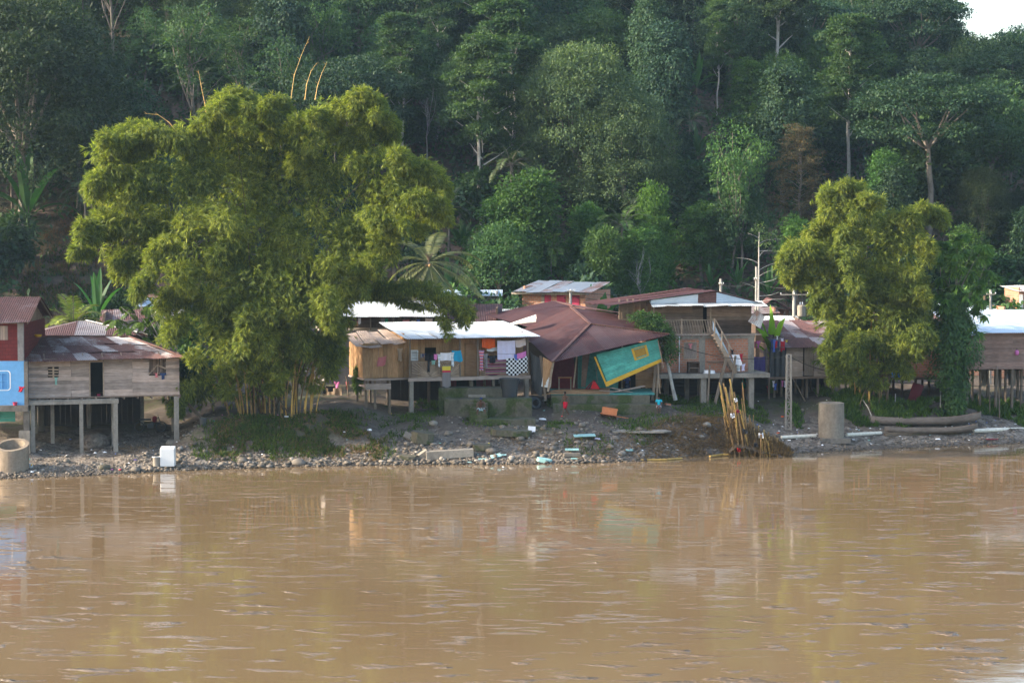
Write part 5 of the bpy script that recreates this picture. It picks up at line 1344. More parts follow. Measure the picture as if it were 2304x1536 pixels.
def collapsed_house():
    Yb = 113.5; o = P(1300, 905, Yb); zb = G(o.x, Yb); root = empty('collapsed_house', (o.x, Yb, zb)); tag(root, 'collapsed house with tilted red brown hip roof and leaning turquoise wall', 'house')
    org = Vector((o.x, Yb, zb)); q = lambda px, py, Y: P(px, py, Y) - org
    FL, FR = q(1242, 815, 112.6), q(1507, 753, 115.0); RE, AP = q(1328, 729, 116.8), q(1285, 692, 122.0)
    BL, BR = q(1168, 745, 121.5), q(1452, 716, 123.0); ML = q(1190, 775, 115.5)
    m = MB(); m.tinp([FL, FR, RE]); m.build('roof_front_hip', M['tin_rustred'], root)
    m = MB(); m.tinp([BL, FL, RE, AP]); m.build('roof_left_slope', M['tin_rustred'], root)
    m = MB(); m.tinp([FR, BR, AP, RE]); m.build('roof_right_slope', M['tin_rustred'], root)
    for a, b, r in ((FL, RE, .07), (RE, AP, .08), (RE, FR, .035)):
        MB().beam(a + V3(0, -.02, .05), b + V3(0, -.02, .05), r * 2.6, .05).build('ridge_cap', M['cap'], root)
    # rear part of the roof, broken away and lying a little higher
    a, b, c, d = q(1092, 712, 127.5), q(1207, 741, 121.5), q(1291, 693, 123.0), q(1246, 677, 131)
    m = MB(); m.tinp([a + V3(0, 0, .1), b, c + V3(0, 0, .1), d]); m.build('rear_roof_left_slope', M['tin_rustred'], root)
    m = MB(); m.tin(c + V3(0, 0, .08), q(1450, 712, 127), q(1440, 712, 133), d, 6, 1, .018, .12); m.build('rear_roof_right_slope', M['tin_rustred'], root)
    MB().beam(d, c + V3(0, 0, .14), .2, .04).build('ridge_cap', M['cap'], root)
    MB().slab(q(1200, 745, 121.0), q(1288, 700, 122.6), q(1288, 697, 122.7), q(1200, 737, 121.1), .04).build('exposed_purlin', M['wood_pale'], root)
    # curled loose white sheet
    p0, p1 = q(1143, 731, 120.8), q(1206, 719, 119.6); ax = (p1 - p0).normalized(); sd = Vector((0, -1, 0)); upv = Vector((0, 0, 1)); m = MB()
    def f(u, v):
        a = R(-30 + 210 * v); r = .05 + .26 * u; return p0.lerp(p1, u) + sd * math.cos(a) * r + upv * (math.sin(a) * r + .02)
    m.grid(f, 14, 14); m.build('curled_roof_sheet', M['tin_far'], root, smooth=True)
    # leaning turquoise front wall: tongue and groove boards parallel to its foot
    TL, TR, BRt, BLt = q(1341, 797, 114.2), q(1480, 762, 115.2), q(1489, 806, 115.3), q(1366, 858, 114.3)
    e = (BRt - BLt); n = e.cross(TL - BLt).normalized()
    if n.y > 0: n = -n
    wr = [(.60, .36), (.80, .36), (.80, .68), (.60, .68)]
    def wp(u, v, off=0.0): return (BLt * (1 - u) + BRt * u) * (1 - v) + (TL * (1 - u) + TR * u) * v + n * off
    m = MB(); nb = 9
    U0, U1, V0, V1 = .585, .765, .40, .82
    for i in range(nb):
        v0, v1 = i / nb + .003, (i + 1) / nb - .003; vm = (v0 + v1) / 2
        segs = [(0, U0), (U1, 1)] if V0 < vm < V1 else [(0, .36), (.362, 1)]
        for s0, s1 in segs:
            oo = rnd.uniform(0, .006); m.hexa([wp(s0, v0, oo), wp(s1, v0, oo), wp(s1, v0, -.05), wp(s0, v0, -.05), wp(s0, v1, oo + .008), wp(s1, v1, oo + .008), wp(s1, v1, -.05), wp(s0, v1, -.05)])
    wall = m.build('turquoise_wall', M['teal'], root)
    m = MB(); 
    def bar(m, u0, v0, u1, v1, o0=.02, o1=-.06): m.hexa([wp(u0, v0, o0), wp(u1, v0, o0), wp(u1, v0, o1), wp(u0, v0, o1), wp(u0, v1, o0), wp(u1, v1, o0), wp(u1, v1, o1), wp(u0, v1, o1)])
    bar(m, U0, V0 - .05, U1, V0); bar(m, U0, V1, U1, V1 + .04); bar(m, U0 - .035, V0 - .05, U0, V1 + .04); bar(m, U1, V0 - .05, U1 + .035, V1 + .04); wf = m.build('window_frame', M['yellow'], root)
    m = MB(); bar(m, U0, V0, U1, V1, -.01, -.03); bar(m, (U0 + U1) / 2 - .005, V0, (U0 + U1) / 2 + .005, V1, .0, -.01); m.build('shutter', M['yellow_dark'], wf)
    m = MB(); bar(m, -.02, -.155, 1.0, -.002); bar(m, -.045, -.155, -.02, .93); m.build('yellow_trim', M['yellow'], root)
    # inner walls, posts and the wreck under the roof
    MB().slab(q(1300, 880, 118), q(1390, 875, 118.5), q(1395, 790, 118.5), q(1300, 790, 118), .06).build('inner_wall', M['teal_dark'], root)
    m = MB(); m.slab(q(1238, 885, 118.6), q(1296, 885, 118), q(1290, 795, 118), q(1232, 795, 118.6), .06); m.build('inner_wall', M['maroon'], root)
    m = MB(); m.slab(q(1195, 890, 121), q(1520, 880, 121.5), q(1500, 770, 121.5), q(1185, 770, 121), .06); m.build('rear_wall', M['interior'], root)  # near black so the space under the roof reads as shade
    m = MB(); m.slab(q(1308, 870, 116.5), q(1317, 870, 116.4), q(1327, 795, 116.4), q(1311, 797, 116.5), .05); m.build('leaning_board', M['wood_brown'], root)
    for (a, b, w) in (((1290, 872, 115.4), (1298, 800, 115.4), .09), ((1233, 880, 113.4), (1246, 808, 113.2), .13), ((1468, 900, 115.6), (1477, 812, 115.4), .17), ((1485, 885, 115.2), (1476, 765, 115.3), .05), ((1477, 900, 116.4), (1483, 810, 116.4), .12), ((1228, 900, 114), (1216, 800, 114.2), .14), ((1493, 828, 115.2), (1480, 765, 115.2), .05)):
        MB().beam(q(*a), q(*b), w, w).build('post', M['wood_pale'] if w < .14 else M['wood_post'], root)
    MB().slab(q(1222, 870, 113.9), q(1240, 870, 113.7), q(1243, 815, 113.3), q(1222, 803, 113.9), .05).build('side_boards', M['wood_tan'], root)
    m = MB(); m.tin(q(1218, 868, 114.0), q(1238, 872, 113.4), q(1242, 838, 113.4), q(1224, 828, 114.0), 2, 1, .02, .09); m.build('loose_sheet', M['tin_white'], root)
    m = MB(); m.tin(q(1193, 868, 115.8), q(1218, 890, 114.6), q(1222, 815, 114.6), q(1193, 790, 115.8), 3, 1, .02, .1, wob=.1); m.build('dark_torn_sheet', M['black_plastic'], root)
    m = MB()
    for i in range(11): y0 = 114.4 + i * .22; m.slab(q(1238 + i * 2, 880 - i * .3, y0), q(1372, 888 - i * 1.4, y0), q(1372, 888 - i * 1.4, y0 + .2), q(1238 + i * 2, 880 - i * .3, y0 + .2), .05)
    m.beam(q(1238, 884, 114.3), q(1372, 884, 114.3), .1, .12); m.build('fallen_floor', M['wood_tan_x'], root)
    m = MB()
    for a, b in (((1360, 885), (1440, 872)), ((1350, 878), (1446, 884)), ((1375, 872), (1448, 888)), ((1385, 880), (1450, 868))): m.beam(q(*a, 114.6), q(*b, 115.6), .2, .04)
    m.build('loose_planks', M['wood_grey'], root)
    m = MB(); m.tube([q(1342, 797, 115), q(1341, 830, 115), q(1345, 862, 115)], .015, 5); m.build('hanging_cable', M['conc_pale'], root)
    m = MB(); m.planks(0, 1.6, 0, 1.5, 0, 'h', .25); p = q(1430, 872, 118); m.map(lambda v: v + p); m.build('plank_partition', M['wood_tan_x'], root)
collapsed_house()

def brick_wood_house():
    h = Fr('two_storey_house', 'two storey brick and board house with outside stair and gabled tin roof', 'house', A_(1480, 838, 118.0), A_(1692, 836, 118.9))
    W, zf = h.W, h.zf; D = 7; zm = h.fp(1590, 752)[1]; ze = h.fp(1590, 686)[1]; wy = 1.1
    win = rect(h, 1540, 771, 1566, 806, .0)
    # brick storey
    xl = h.fp(1481, 800)[0]; xr = h.fp(1683, 800)[0]
    m = MB(); m.box(xl, win[0], 0, .16, zf, zm - .28); m.box(win[1], xr, 0, .16, zf, zm - .28); m.box(win[0], win[1], 0, .16, zf, win[2]); m.box(win[0], win[1], 0, .16, win[3], zm - .28)
    m.box(xl, xl + .16, .16, D, zf, zm - .28); m.build('brick_wall', M['brick'], h.root)
    m = MB(); m.box(xr, xr + .38, -.03, .3, zf, zm - .28); m.box(xr + .2, xr + .36, .3, D, zf, zm - .28); x, _ = h.fp(1580, 800); m.box(x - .22, x + .18, -.025, -.002, zf, zm - .28); m.build('concrete_column', M['conc_pale'], h.root)
    MB().box(xl - .05, xr + .42, -.06, .3, zm - .28, zm - .06).build('ring_beam', M['conc_pale'], h.root)
    m = MB(); x0, x1, z0, z1 = win; m.box(x0, x1, .02, .05, z0, z1); sh = m.build('shutter', M['wood_grey_z'], h.root)
    m = MB(); m.box(x0 - .05, x0, -.02, .1, z0 - .05, z1 + .05); m.box(x1, x1 + .05, -.02, .1, z0 - .05, z1 + .05); m.box(x0, x1, -.02, .1, z1, z1 + .05); m.box(x0, x1, -.02, .1, z0 - .05, z0); m.build('window_frame', M['wood_pale'], sh)
    x, _ = h.fp(1528, 800); MB().tube([(x, -.05, zf), (x, -.05, zm - .1)], .04, 7).build('drain_pipe', M['white_plastic'], h.root)
    # floor slab over the columns
    m = MB(); x1, _ = h.fp(1731, 838, -1.2); m.box(-.3, x1, -1.35, D, zf - .28, zf - .01); m.build('floor_slab', M['conc'], h.root)
    for p, y, w in ((1582, -1.0, .34), (1690, -1.0, .30), (1682, 1, .2), (1545, 1.5, .26), (1625, 2.5, .24), (1500, 3, .24), (1575, 3, .3)): x, _ = h.fp(p, 870, y); h.post('column', x, y, zf - .28, M['conc'] if y < 0 else M['conc_dark'], w)
    m = MB(); xa, _ = h.fp(1640, 870, 3.2); m.planks(-.2, xa + 2.6, zf - 2.2, zf - .3, 4.5, 'h', .2); m.build('underfloor_shade_boards', M['interior'], h.root)  # near-black backing, shade under the slab put into its colour
    # timber storey
    xw0 = h.fp(1466, 720, wy)[0]; xw1 = h.fp(1690, 720, wy)[0]; gap = rect(h, 1582, 688, 1590, 750, wy)
    xs = [h.fp(p, 720, wy)[0] for p in (1490, 1558, 1590)]; zs = h.fp(1600, 720, wy)[1]
    MB().planks(xw0, xw1, zm, ze + .3, wy, 'h', .27, [gap], seams=xs, jit=.012).build('board_wall', M['wood_brown'], h.root)
    x, _ = h.fp(1604, 735, wy - .07); MB().planks(x, xw1, zm, zs, wy - .07, 'h', .3, th=.05).build('dark_lower_boards', M['wood_dark'], h.root)
    m = MB().planks(wy, D, zm, ze + .2, 0, 'h', .27); m.map(lambda v: Vector((xw1 + v.y, v.x, v.z))); m.build('side_wall', M['wood_brown'], h.root)
    m = MB().planks(wy, D, zm, ze + .2, 0, 'h', .27); m.map(lambda v: Vector((xw0 - v.y, v.x, v.z))); m.build('side_wall', M['wood_brown'], h.root)
    MB().box(xw0 + .1, xw1 - .1, wy + 2, wy + 2.05, zm, ze).build('inner_partition', M['interior'], h.root)
    for p in (1471, 1599): x, _ = h.fp(p, 720, .05); MB().beam((x, .05, zm), (x, .05, ze + .05), .07, .07).build('porch_post', M['wood_pale'], h.root)
    # balcony with slanted balusters
    b0 = h.fp(1492, 740, -.1)[0]; b1 = h.fp(1604, 740, -.1)[0]; zr = h.fp(1550, 719, -.1)[1]
    MB().box(b0 - .2, xw1 + .35, -.2, wy + .1, zm - .055, zm - .002).build('balcony_floor', M['wood_grey'], h.root)
    m = MB(); m.box(b0, b1, -.14, -.07, zr - .05, zr); m.box(b0, b1, -.13, -.08, zm + .02, zm + .07)
    for i in range(19): x = b0 + (b1 - b0) * (i + .5) / 19; m.beam((x + .1, -.105, zm + .0), (x - .1, -.105, zr - .02), .05, .03, up=(0, 1, 0))
    for x in (b0, b1, b0 + (b1 - b0) * .37): m.beam((x, -.105, zm - .1), (x, -.105, zr + .05), .09, .09, up=(0, 1, 0))
    m.build('balcony_railing', M['wood_pale'], h.root)
    m = MB()
    for i in range(9): x = b0 + i * .6; m.beam((x, -.35, zm - .1), (x, wy, zm - .1), .07, .09)
    m.build('balcony_joists', M['wood_brown'], h.root)
    # stair
    s0 = h.fp(1603, 750, -.55); s1 = h.fp(1651, 834, -.55); p0, p1 = Vector((s0[0], 0, s0[1])), Vector((s1[0], 0, zf))
    st = empty('stair', (0, 0, 0)); st.parent = h.root
    for i, y in enumerate((-1.05, -.25)): MB().beam(p0 + V3(0, y, 0), p1 + V3(0, y, 0), .05, .26).build('stringer', M['wood_pale'] if i == 0 else M['wood_brown'], st)
    m = MB()
    for i in range(11): c = p0.lerp(p1, (i + .5) / 11); m.box(c.x - .13, c.x + .13, -1.02, -.28, c.z - .02, c.z + .02)
    m.build('tread', M['wood_brown'], st)
    m = MB(); up = V3(0, 0, .95)
    for y in (-1.1,):
        m.beam(p0 + V3(0, y, 0) + up, p1 + V3(0, y, 0) + up, .06, .06)
        for t in (0, .33, .66, 1): c = p0.lerp(p1, t) + V3(0, y, 0); m.beam(c - V3(0, 0, .1), c + up, .07, .07, up=(0, 1, 0))
    m.build('handrail', M['wood_pale'], st)
    MB().slab(p0 + V3(.1, -.2, .25), p1 + V3(.1, -.2, .15), p1 + V3(.1, -.2, .5), p0 + V3(.1, -.2, .75), .03).build('side_sheet', M['tin_blue'], st)
    for a, b, w in (((1606, 893), (1634, 805), .17), ((1592, 890), (1597, 820), .11), ((1636, 892), (1655, 800), .12)):
        x, z = h.fp(*a, -1.7); x2, z2 = h.fp(*b, -1.3); z = h.g(x, -1.7) - .2; MB().beam((x, -1.7, z), (x2, -1.3, z2), w, w * .6).build('prop', M['wood_post'], h.root)
    # gable roof, ridge running away from the river
    xe0, ze0 = h.fp(1373, 686, -.3); xp, zp = h.fp(1609, 655, -.3); xe1, ze1 = h.fp(1722, 683, -.3)
    m = MB(); m.tin((xe0, D + 1, ze0 - .1), (xe0, -.3, ze0), (xp, -.3, zp), (xp, D + 1, zp), 7, 1, .02, .12, wob=.05, jit=.03); m.build('roof_left_slope', M['tin_rustred'], h.root)
    m = MB(); m.tin((xe1, -.3, ze1), (xe1, D + 1, ze1), (xp, D + 1, zp), (xp, -.3, zp), 7, 1, .02, .12, wob=.04, jit=.03); m.build('roof_right_slope', M['tin_rust'], h.root)
    g0, gz0 = h.fp(1466, 681, -.45); g1, gz1 = h.fp(1718, 681, -.45)
    for (ua, ub, mt, nm) in ((0, .42, 'tin_white', 'gable_sheet'), (.42, .585, 'cap', 'rusty_gable_sheet'), (.585, 1, 'tin_blue', 'gable_sheet')):
        xa, xb = g0 + (g1 - g0) * ua, g0 + (g1 - g0) * ub
        zt_ = lambda x: (zp + (ze0 - zp) * (xp - x) / (xp - xe0) if x < xp else zp + (ze1 - zp) * (x - xp) / (xe1 - xp)) - .05
        m = MB()
        def f(u, v, xa=xa, xb=xb): x = xa + (xb - xa) * u; z0 = gz0 - .04; z1 = max(zt_(x), z0 + .02); z = z0 + (z1 - z0) * v; return (x, -.25 + .06 * (1 - v) + .016 * math.sin(z * 2 * math.pi / .11), z)
        m.grid(f, 14, 30); m.build(nm, M[mt], h.root)
    m = MB(); m.tin((g0, -.75, gz0 - .2), (g1 + .1, -.75, gz0 - .22), (g1, .3, gz0 + .05), (g0, .3, gz0 + .05), 9, 1, .022, .11, wob=.05, jit=.05); m.build('awning', M['tin_white'], h.root)
    m = MB(); x0 = h.fp(1393, 700, 1.5)[0]
    for px in (1394, 1412, 1425, 1440, 1452, 1466): x, _ = h.fp(px, 700, 1.5); m.beam((x, 1.5, zm + .8), (x, 1.5, ze + .35), .08, .06)
    m.beam((x0, 1.5, zm + .9), (xw0, 1.5, zm + .9), .06, .08); m.beam((x0, 1.48, ze - .2), (xw0, 1.48, ze + .25), .05, .09); m.planks(x0, x0 + 1.0, zm + .7, ze + .1, 1.6, 'h', .2); m.build('open_frame', M['wood_pale'], h.root)
    for px in (1400, 1455): x, _ = h.fp(px, 760, 1.6); h.post('side_post', x, 1.6, ze - .1, M['wood_pale'], .1)
    MB().box(x0, xw0, 1.2, D, zm + .6, zm + .68).build('side_deck', M['wood_pale'], h.root)
    return h
bwh = brick_wood_house()

def rusty_shack():
    h = Fr('stilt_shack', 'board shack on many stilts with rusty patched roof behind the smaller bamboo', 'house', A_(1768, 847, 121.6), A_(1925, 845, 122.6)); W, zf = h.W, h.zf; D = 5
    zt = h.fp(1800, 777)[1]; door = rect(h, 1807, 780, 1831, 845)
    xs = [h.fp(p, 800)[0] for p in (1832, 1860)]
    MB().planks(0, W, zf, zt, 0, 'h', .3, [door], seams=xs).build('front_wall', M['wood_grey'], h.root)
    x0, x1, z0, z1 = door; MB().planks(x0 + .12, x1, z0, z1, .08, 'v', .3).build('door', M['wood_grey_z'], h.root)
    for xx in (0, W - .03): m = MB().planks(0.03, D, zf, zt, 0, 'h', .3); m.map(lambda v: Vector((xx + v.y, v.x, v.z))); m.build('side_wall', M['wood_brown'], h.root)
    MB().box(0, W, D, D + .05, zf, zt).build('back_wall', M['wood_dark'], h.root)
    x2 = h.fp(1728, 847)[0]; MB().box(x2, W + .1, -.12, D, zf - .14, zf - .01).build('floor', M['wood_brown'], h.root)
    m = MB(); m.tin((-.9, -.5, zt - .05), (W + .3, -.5, zt - .15), (W + .1, 5.6, zt + 1.35), (-.35, 5.6, zt + 1.35), 6, 3, .02, .12, wob=.04, jit=.05); m.build('roof', M['tin_rust'], h.root)
    # black shade cloth beside the wall
    m = MB(); xa = h.fp(1731, 800, -.05)[0]; m.grid(lambda u, v: (xa + (0 - xa) * u, -.06 + .05 * math.sin(u * 19) * (1 - v * .5), zf + (zt - .1 - zf) * v), 30, 6); m.build('shade_cloth', M['black_plastic'], h.root)
    m = MB(); xb = h.fp(1718, 800, .3)[0]; m.grid(lambda u, v: (xb + (xa - xb) * u, .3 + .04 * math.sin(u * 12), zf + (zt - .25 - zf) * v), 12, 4); m.build('sacking', M['wood_grey_z'], h.root)
    for p, y in ((1730, 0), (1742, .5), (1758, 1), (1775, .2), (1790, 2), (1806, 1), (1823, 2.5), (1840, 0), (1856, 2), (1873, 1), (1888, 0), (1903, 2), (1920, .3), (1748, 2.5), (1815, 0.2)): x, _ = h.fp(p, 870, y); h.post('stilt', x, y, zf - .14, M['wood_post'], .12)
    MB().planks(-1.2, W, h.g(1, 4.5) - .3, zf - .1, 4.6, 'v', .3).build('underfloor_shade_screen', M['interior'], h.root)  # near-black screen behind the stilts, underfloor shade put into its colour
    x, z = h.fp(1785, 852, -.1); x2, z2 = h.fp(1812, 898, -.6); MB().beam((x, -.1, z), (x2, -.6, h.g(x2, -.6)), .12, .06).build('brace', M['wood_post'], h.root)
    return h
rsh = rusty_shack()

def right_houses():
    h = Fr('stilt_house', 'reddish board stilt house with smooth pale blue roof at the right edge', 'house', A_(2172, 825, 121.5), A_(2400, 825, 122.5)); W, zf = h.W, h.zf; D = 6
    zt = h.fp(2240, 748)[1]; sx = [h.fp(2278, 800)[0], h.fp(2268, 800)[0] - 2.4]
    MB().planks(0, W, zf, zt, 0, 'h', .135, seams=sx, jit=.006).build('front_wall', M['wood_red'], h.root)
    for xx in (0, W - .03): m = MB().planks(.03, D, zf, zt, 0, 'h', .14); m.map(lambda v: Vector((xx + v.y, v.x, v.z))); m.build('side_wall', M['wood_red'], h.root)
    MB().box(-.45, .0, -.05, .1, zf, zt + .05).build('corner_boards', M['wood_dark'], h.root)
    MB().box(-.1, W, -.12, D, zf - .13, zf - .01).build('floor', M['wood_red'], h.root)
    for i in range(16): MB().beam((i * W / 15, -.16, zf - .18), (i * W / 15, D, zf - .18), .07, .09).build('joist', M['wood_dark'], h.root) if i % 2 == 0 else None
    m = MB(); L = W + .8
    def f(u, v):
        sag = .22 * max(0, 1 - u * 5) ; return (-.35 + L * u, -.5 + 6.4 * v, zt - .0 + 1.25 * v ** .8 - sag * (1 - v) + .012 * math.sin(u * L / .14 * 2 * math.pi))
    m.grid(f, 330, 8); m.build('roof', M['tin_blue'], h.root)
    for p, y, w in ((2176, .4, .15), (2188, 1.8, .12), (2205, .6, .12), (2222, 2.2, .12), (2241, .2, .15), (2262, 1.5, .12), (2277, 0, .14), (2298, .8, .12), (2160, 1.0, .3), (2320, 0, .15), (2150, 3, .15), (2290, 3, .14), (2250, 3.5, .14)): x, _ = h.fp(p, 870, y); h.post('stilt', x, y, zf - .13, M['wood_post'] if w < .3 else M['conc_dark'], w)
    m = MB(); xa, _ = h.fp(2208, 860, 4); 
    for i in range(3): m.box(xa + i * 1.0, xa + i * 1.0 + .4, 4, 4.3, zf - 1.5, zf - .15)
    m.build('underfloor_blocks', M['conc_pale'], h.root)
    # dim house between the two
    g = Fr('stilt_house', 'dim brown house half hidden between the smaller bamboo and the creeper wrapped tree', 'house', A_(1990, 848, 123.5), A_(2172, 848, 124)); 
    zt = g.fp(2090, 735)[1]; MB().planks(0, g.W, g.zf, zt, 0, 'h', .2, [rect(g, 2082, 742, 2100, 790)]).build('front_wall', M['brick'], g.root)
    MB().box(.1, g.W - .1, 2, 2.05, g.zf, zt).build('inner_partition', M['interior'], g.root)
    MB().box(-.1, g.W + .1, -.6, 4.5, g.zf - .13, g.zf - .01).build('floor', M['wood_dark'], g.root)
    m = MB(); m.tin((-.3, -.5, zt), (g.W + .3, -.5, zt), (g.W + .3, 5, zt + .9), (-.3, 5, zt + .9), 6, 1); m.build('roof', M['tin_rust'], g.root)
    for p, y in ((1998, 0), (2030, 1), (2060, 0), (2090, 1.5), (2120, 0), (2145, 1), (2010, 3), (2075, 3), (2160, 3)): x, _ = g.fp(p, 870, y); g.post('stilt', x, y, g.zf - .13, M['wood_dark'], .13)
    # far houses in the gap above the shack
    k = Fr('shed', 'open fronted dark shed with gabled rusty roof between the poles', 'shed', A_(1712, 745, 136), A_(1785, 745, 136), 'small back row houses'); W = k.W; z = k.fp(1750, 698)[1]; xp, zp = k.fp(1737, 672)
    MB().box(0, W, 2.5, 2.6, -.2, z).build('wall', M['brick_far'], k.root)
    m = MB(); m.tin((-.5, 3, z - .2), (-.5, -.4, z - .2), (xp, -.4, zp), (xp, 3, zp), 3, 1); m.tin((W + .3, -.4, z - .2), (W + .3, 3, z - .2), (xp, 3, zp), (xp, -.4, zp), 3, 1); m.build('roof', M['tin_rust'], k.root)
    for i in range(5): MB().box(i * W / 4.2, i * W / 4.2 + .12, 0, .1, -.2, z).build('post', M['wood_post'], k.root)
    MB().box(0, W, 0, .1, z - 1.5, z - .9).build('low_wall', M['brick_far'], k.root)
    simple_house('shed', 'low white roof just above the rusty shack', A_(1700, 760, 129), A_(1800, 760, 129), 3, (1750, 728), .4, 'wood_dark', 'tin_white', nx=4, group='small back row houses')
    simple_house('shed', 'rusty wall and roof seen behind the glowing banana plant', A_(1640, 770, 133), A_(1745, 770, 133), 3, (1740, 704), .4, 'brick_far', 'tin_rust', nx=4, group='small back row houses')
    return h
rh = right_houses()
# ---------------------------------------------------------------- things on the bank
def at(px, py, Y=None):
    if Y is None: return ground_hit(px, py)
    return P(px, py, Y)
def thing(name, label, cat, loc, group=None, rz=0): return tag(empty(name, loc, rz), label, cat, group)

# concrete well ring at the left edge
p = at(28, 1064, 99.4); r = thing('concrete_ring', 'big hollow concrete cylinder standing at the water on the left edge', 'concrete ring', (p.x, p.y, -.1))
m = MB(); R0, R1 = .86, .66
H0 = P(28, 1000, 99.4).z + .1
m.lathe([(R0 + .04, -.4), (R0, .3), (R0, H0), (R1, H0), (R1 + .02, .2), (R1, -.4)], n=44, close=True)
m.map(lambda v: Vector((v.x, v.y, v.z + (.30 * v.y if v.z > .5 else 0)))); m.build('ring_wall', M['conc_brown'], r)
MB().lathe([(0, .15), (R1, .15)], n=32).build('standing_water', M['interior'], r)

# concrete drum on the right beach
p = at(1870, 985); r = thing('concrete_pillar', 'thick stained concrete cylinder with stones on top on the right beach', 'concrete pillar', (p.x, p.y, p.z - .2))
hh = P(1870, 905, p.y).z - p.z + .2; rr = 28.5 / FPX * p.y
m = MB(); m.lathe([(0, hh), (rr * .8, hh + .01), (rr, hh - .02), (rr + .015, hh * .5), (rr, hh * .48), (rr, .2), (rr + .05, .0), (rr + .05, -.3)], n=40); m.build('drum', M['conc_flood'], r)
p2 = at(1880, 989); m = MB(); m.box(-.85, .85, -.35, .3, -.15, .14); o = m.build('sunken_slab', M['conc_dark'], None); o.location = (p2.x - .1, p2.y - .5, p2.z); tag(o, 'low dark slab at the foot of the concrete cylinder', 'concrete slab')

# white twin tub washing machine
p = at(378, 1049); r = thing('washing_machine', 'white washing machine standing on the pebbles by the water', 'washing machine', (p.x, p.y, p.z - .03), rz=.05)
w = .38; MB().box(-w, w, -.3, .3, .04, 1.0).build('body', M['white_plastic'], r, bevel=.03)
MB().box(-w + .01, w - .18, -.27, .15, 1.003, 1.03).build('lid', M['white'], r, bevel=.01)
MB().box(-w + .01, w - .01, .16, .29, 1.003, 1.09).build('control_panel', M['white_plastic'], r, bevel=.01)
MB().lathe([(0, .03), (.03, .03), (.035, 0)], (.1, .2, 1.09), 10).build('knob', M['black_plastic'], r)
for x in (-w + .06, w - .06): MB().lathe([(.035, -.06), (.035, .04)], (x, -.22, 0), 8).build('foot', M['black_plastic'], r)
p = at(352, 1050); r = thing('bucket', 'small grey bucket left of the white washing machine', 'bucket', (p.x, p.y, p.z)); MB().lathe([(0, .03), (.17, 0), (.2, .5), (.225, .52), (.2, .53), (.16, .05), (0, .05)], n=18).build('pail', M['conc'], r); MB().lathe([(.20, .0), (.235, .0), (.235, .03), (.2, .03)], (0, 0, .5), 18, True).build('rim', M['white_plastic'], r)
p = at(68, 1052); r = thing('canister', 'dented white and yellow canister beside the concrete ring', 'canister', (p.x, p.y, p.z + .05)); o = MB().lathe([(0, -.18), (.11, -.18), (.13, -.1), (.13, .12), (.05, .2), (.04, .25), (0, .25)], n=14).build('body', M['white_plastic'], r, smooth=True); o.rotation_euler = (1.2, 0, .5); o = MB().lathe([(0, .31), (.045, .31), (.045, .25)], n=10).build('cap', M['yellow'], r); o.rotation_euler = (1.2, 0, .5)
p = at(457, 958); r = thing('bucket', 'black bucket on the mud left of the great bamboo', 'bucket', (p.x, p.y, p.z)); MB().lathe([(0, .03), (.16, 0), (.2, .42), (.18, .42), (.14, .05), (0, .05)], n=18).build('pail', M['black_plastic'], r); MB().tube([(-.19, 0, .4), (-.12, 0, .2), (.12, 0, .18), (.19, 0, .4)], .008, 5).build('handle', M['wire'], r)
p = at(222, 888, 104.6); 
x, z = wsh.fp(222, 888, .3); q = wsh.w(x, .3, wsh.zf + .003); r = thing('basin', 'small pink basin inside the doorway of the weathered house', 'basin', q); MB().lathe([(0, .01), (.09, 0), (.13, .1), (.12, .1), (.08, .02), (0, .02)], n=16).build('bowl', M['magenta_door'], r)
x, z = bh.fp(34, 906, -.15); q = bh.w(x, -.15, bh.zf + .003); r = thing('basin', 'pink pot on the ledge under the sky blue wall', 'basin', q); MB().lathe([(0, .01), (.1, 0), (.13, .18), (.12, .18), (.08, .02), (0, .02)], n=16).build('pot', M['magenta_door'], r)

# mossy platform with steps in front of the laundry house
pl = P(990, 936, 111.5); pr = P(1196, 934, 112.6); zg = 1.6
def plat():
    r = thing('stone_platform', 'mossy concrete platform with steps below the laundry house', 'platform', (pl.x, pl.y, zg)); o = Vector((pl.x, pl.y, zg)); W = pr.x - pl.x
    ztop = P(1100, 897, 112).z - zg; zl = P(1100, 940, 111).z - zg
    def fx(px, Y=112): return P(px, 900, Y).x - pl.x
    m = MB(); nx = 26
    m.box(fx(1000), W, .25, 1.6, -.4, ztop); m.box(W - 1.0, W + .02, .1, 1.6, -.4, ztop + .03); m.build('platform', M['conc_moss'], r, bevel=.03)
    MB().box(fx(985), fx(1150, 114), 1.601, 3.2, -.2, ztop + .55).build('upper_ledge', M['conc_moss'], r, bevel=.03)
    for i in range(3): MB().box(fx(1053), fx(1092), 1.55 - .3 * (2 - i) + .45, 1.6 + .75, ztop + .001, ztop + .17 * (i + 1)).build('upper_step', M['conc'], r, bevel=.02) if i < 2 else None
    sx0, sx1 = fx(1058), fx(1098)
    for i in range(4): MB().box(sx0, sx1, .25 - .28 * (4 - i) + .002 * i, .249, zl - .3, zl + (ztop - zl) * (i + 1) / 5).build('step', M['conc_moss'], r, bevel=.02)
    MB().box(fx(1070, 111), fx(1205, 111), -1.35, .0, -.5, zl).build('kerb', M['conc_moss'], r, bevel=.03)
    return zl + zg, ztop + zg
zl, ztop = plat()
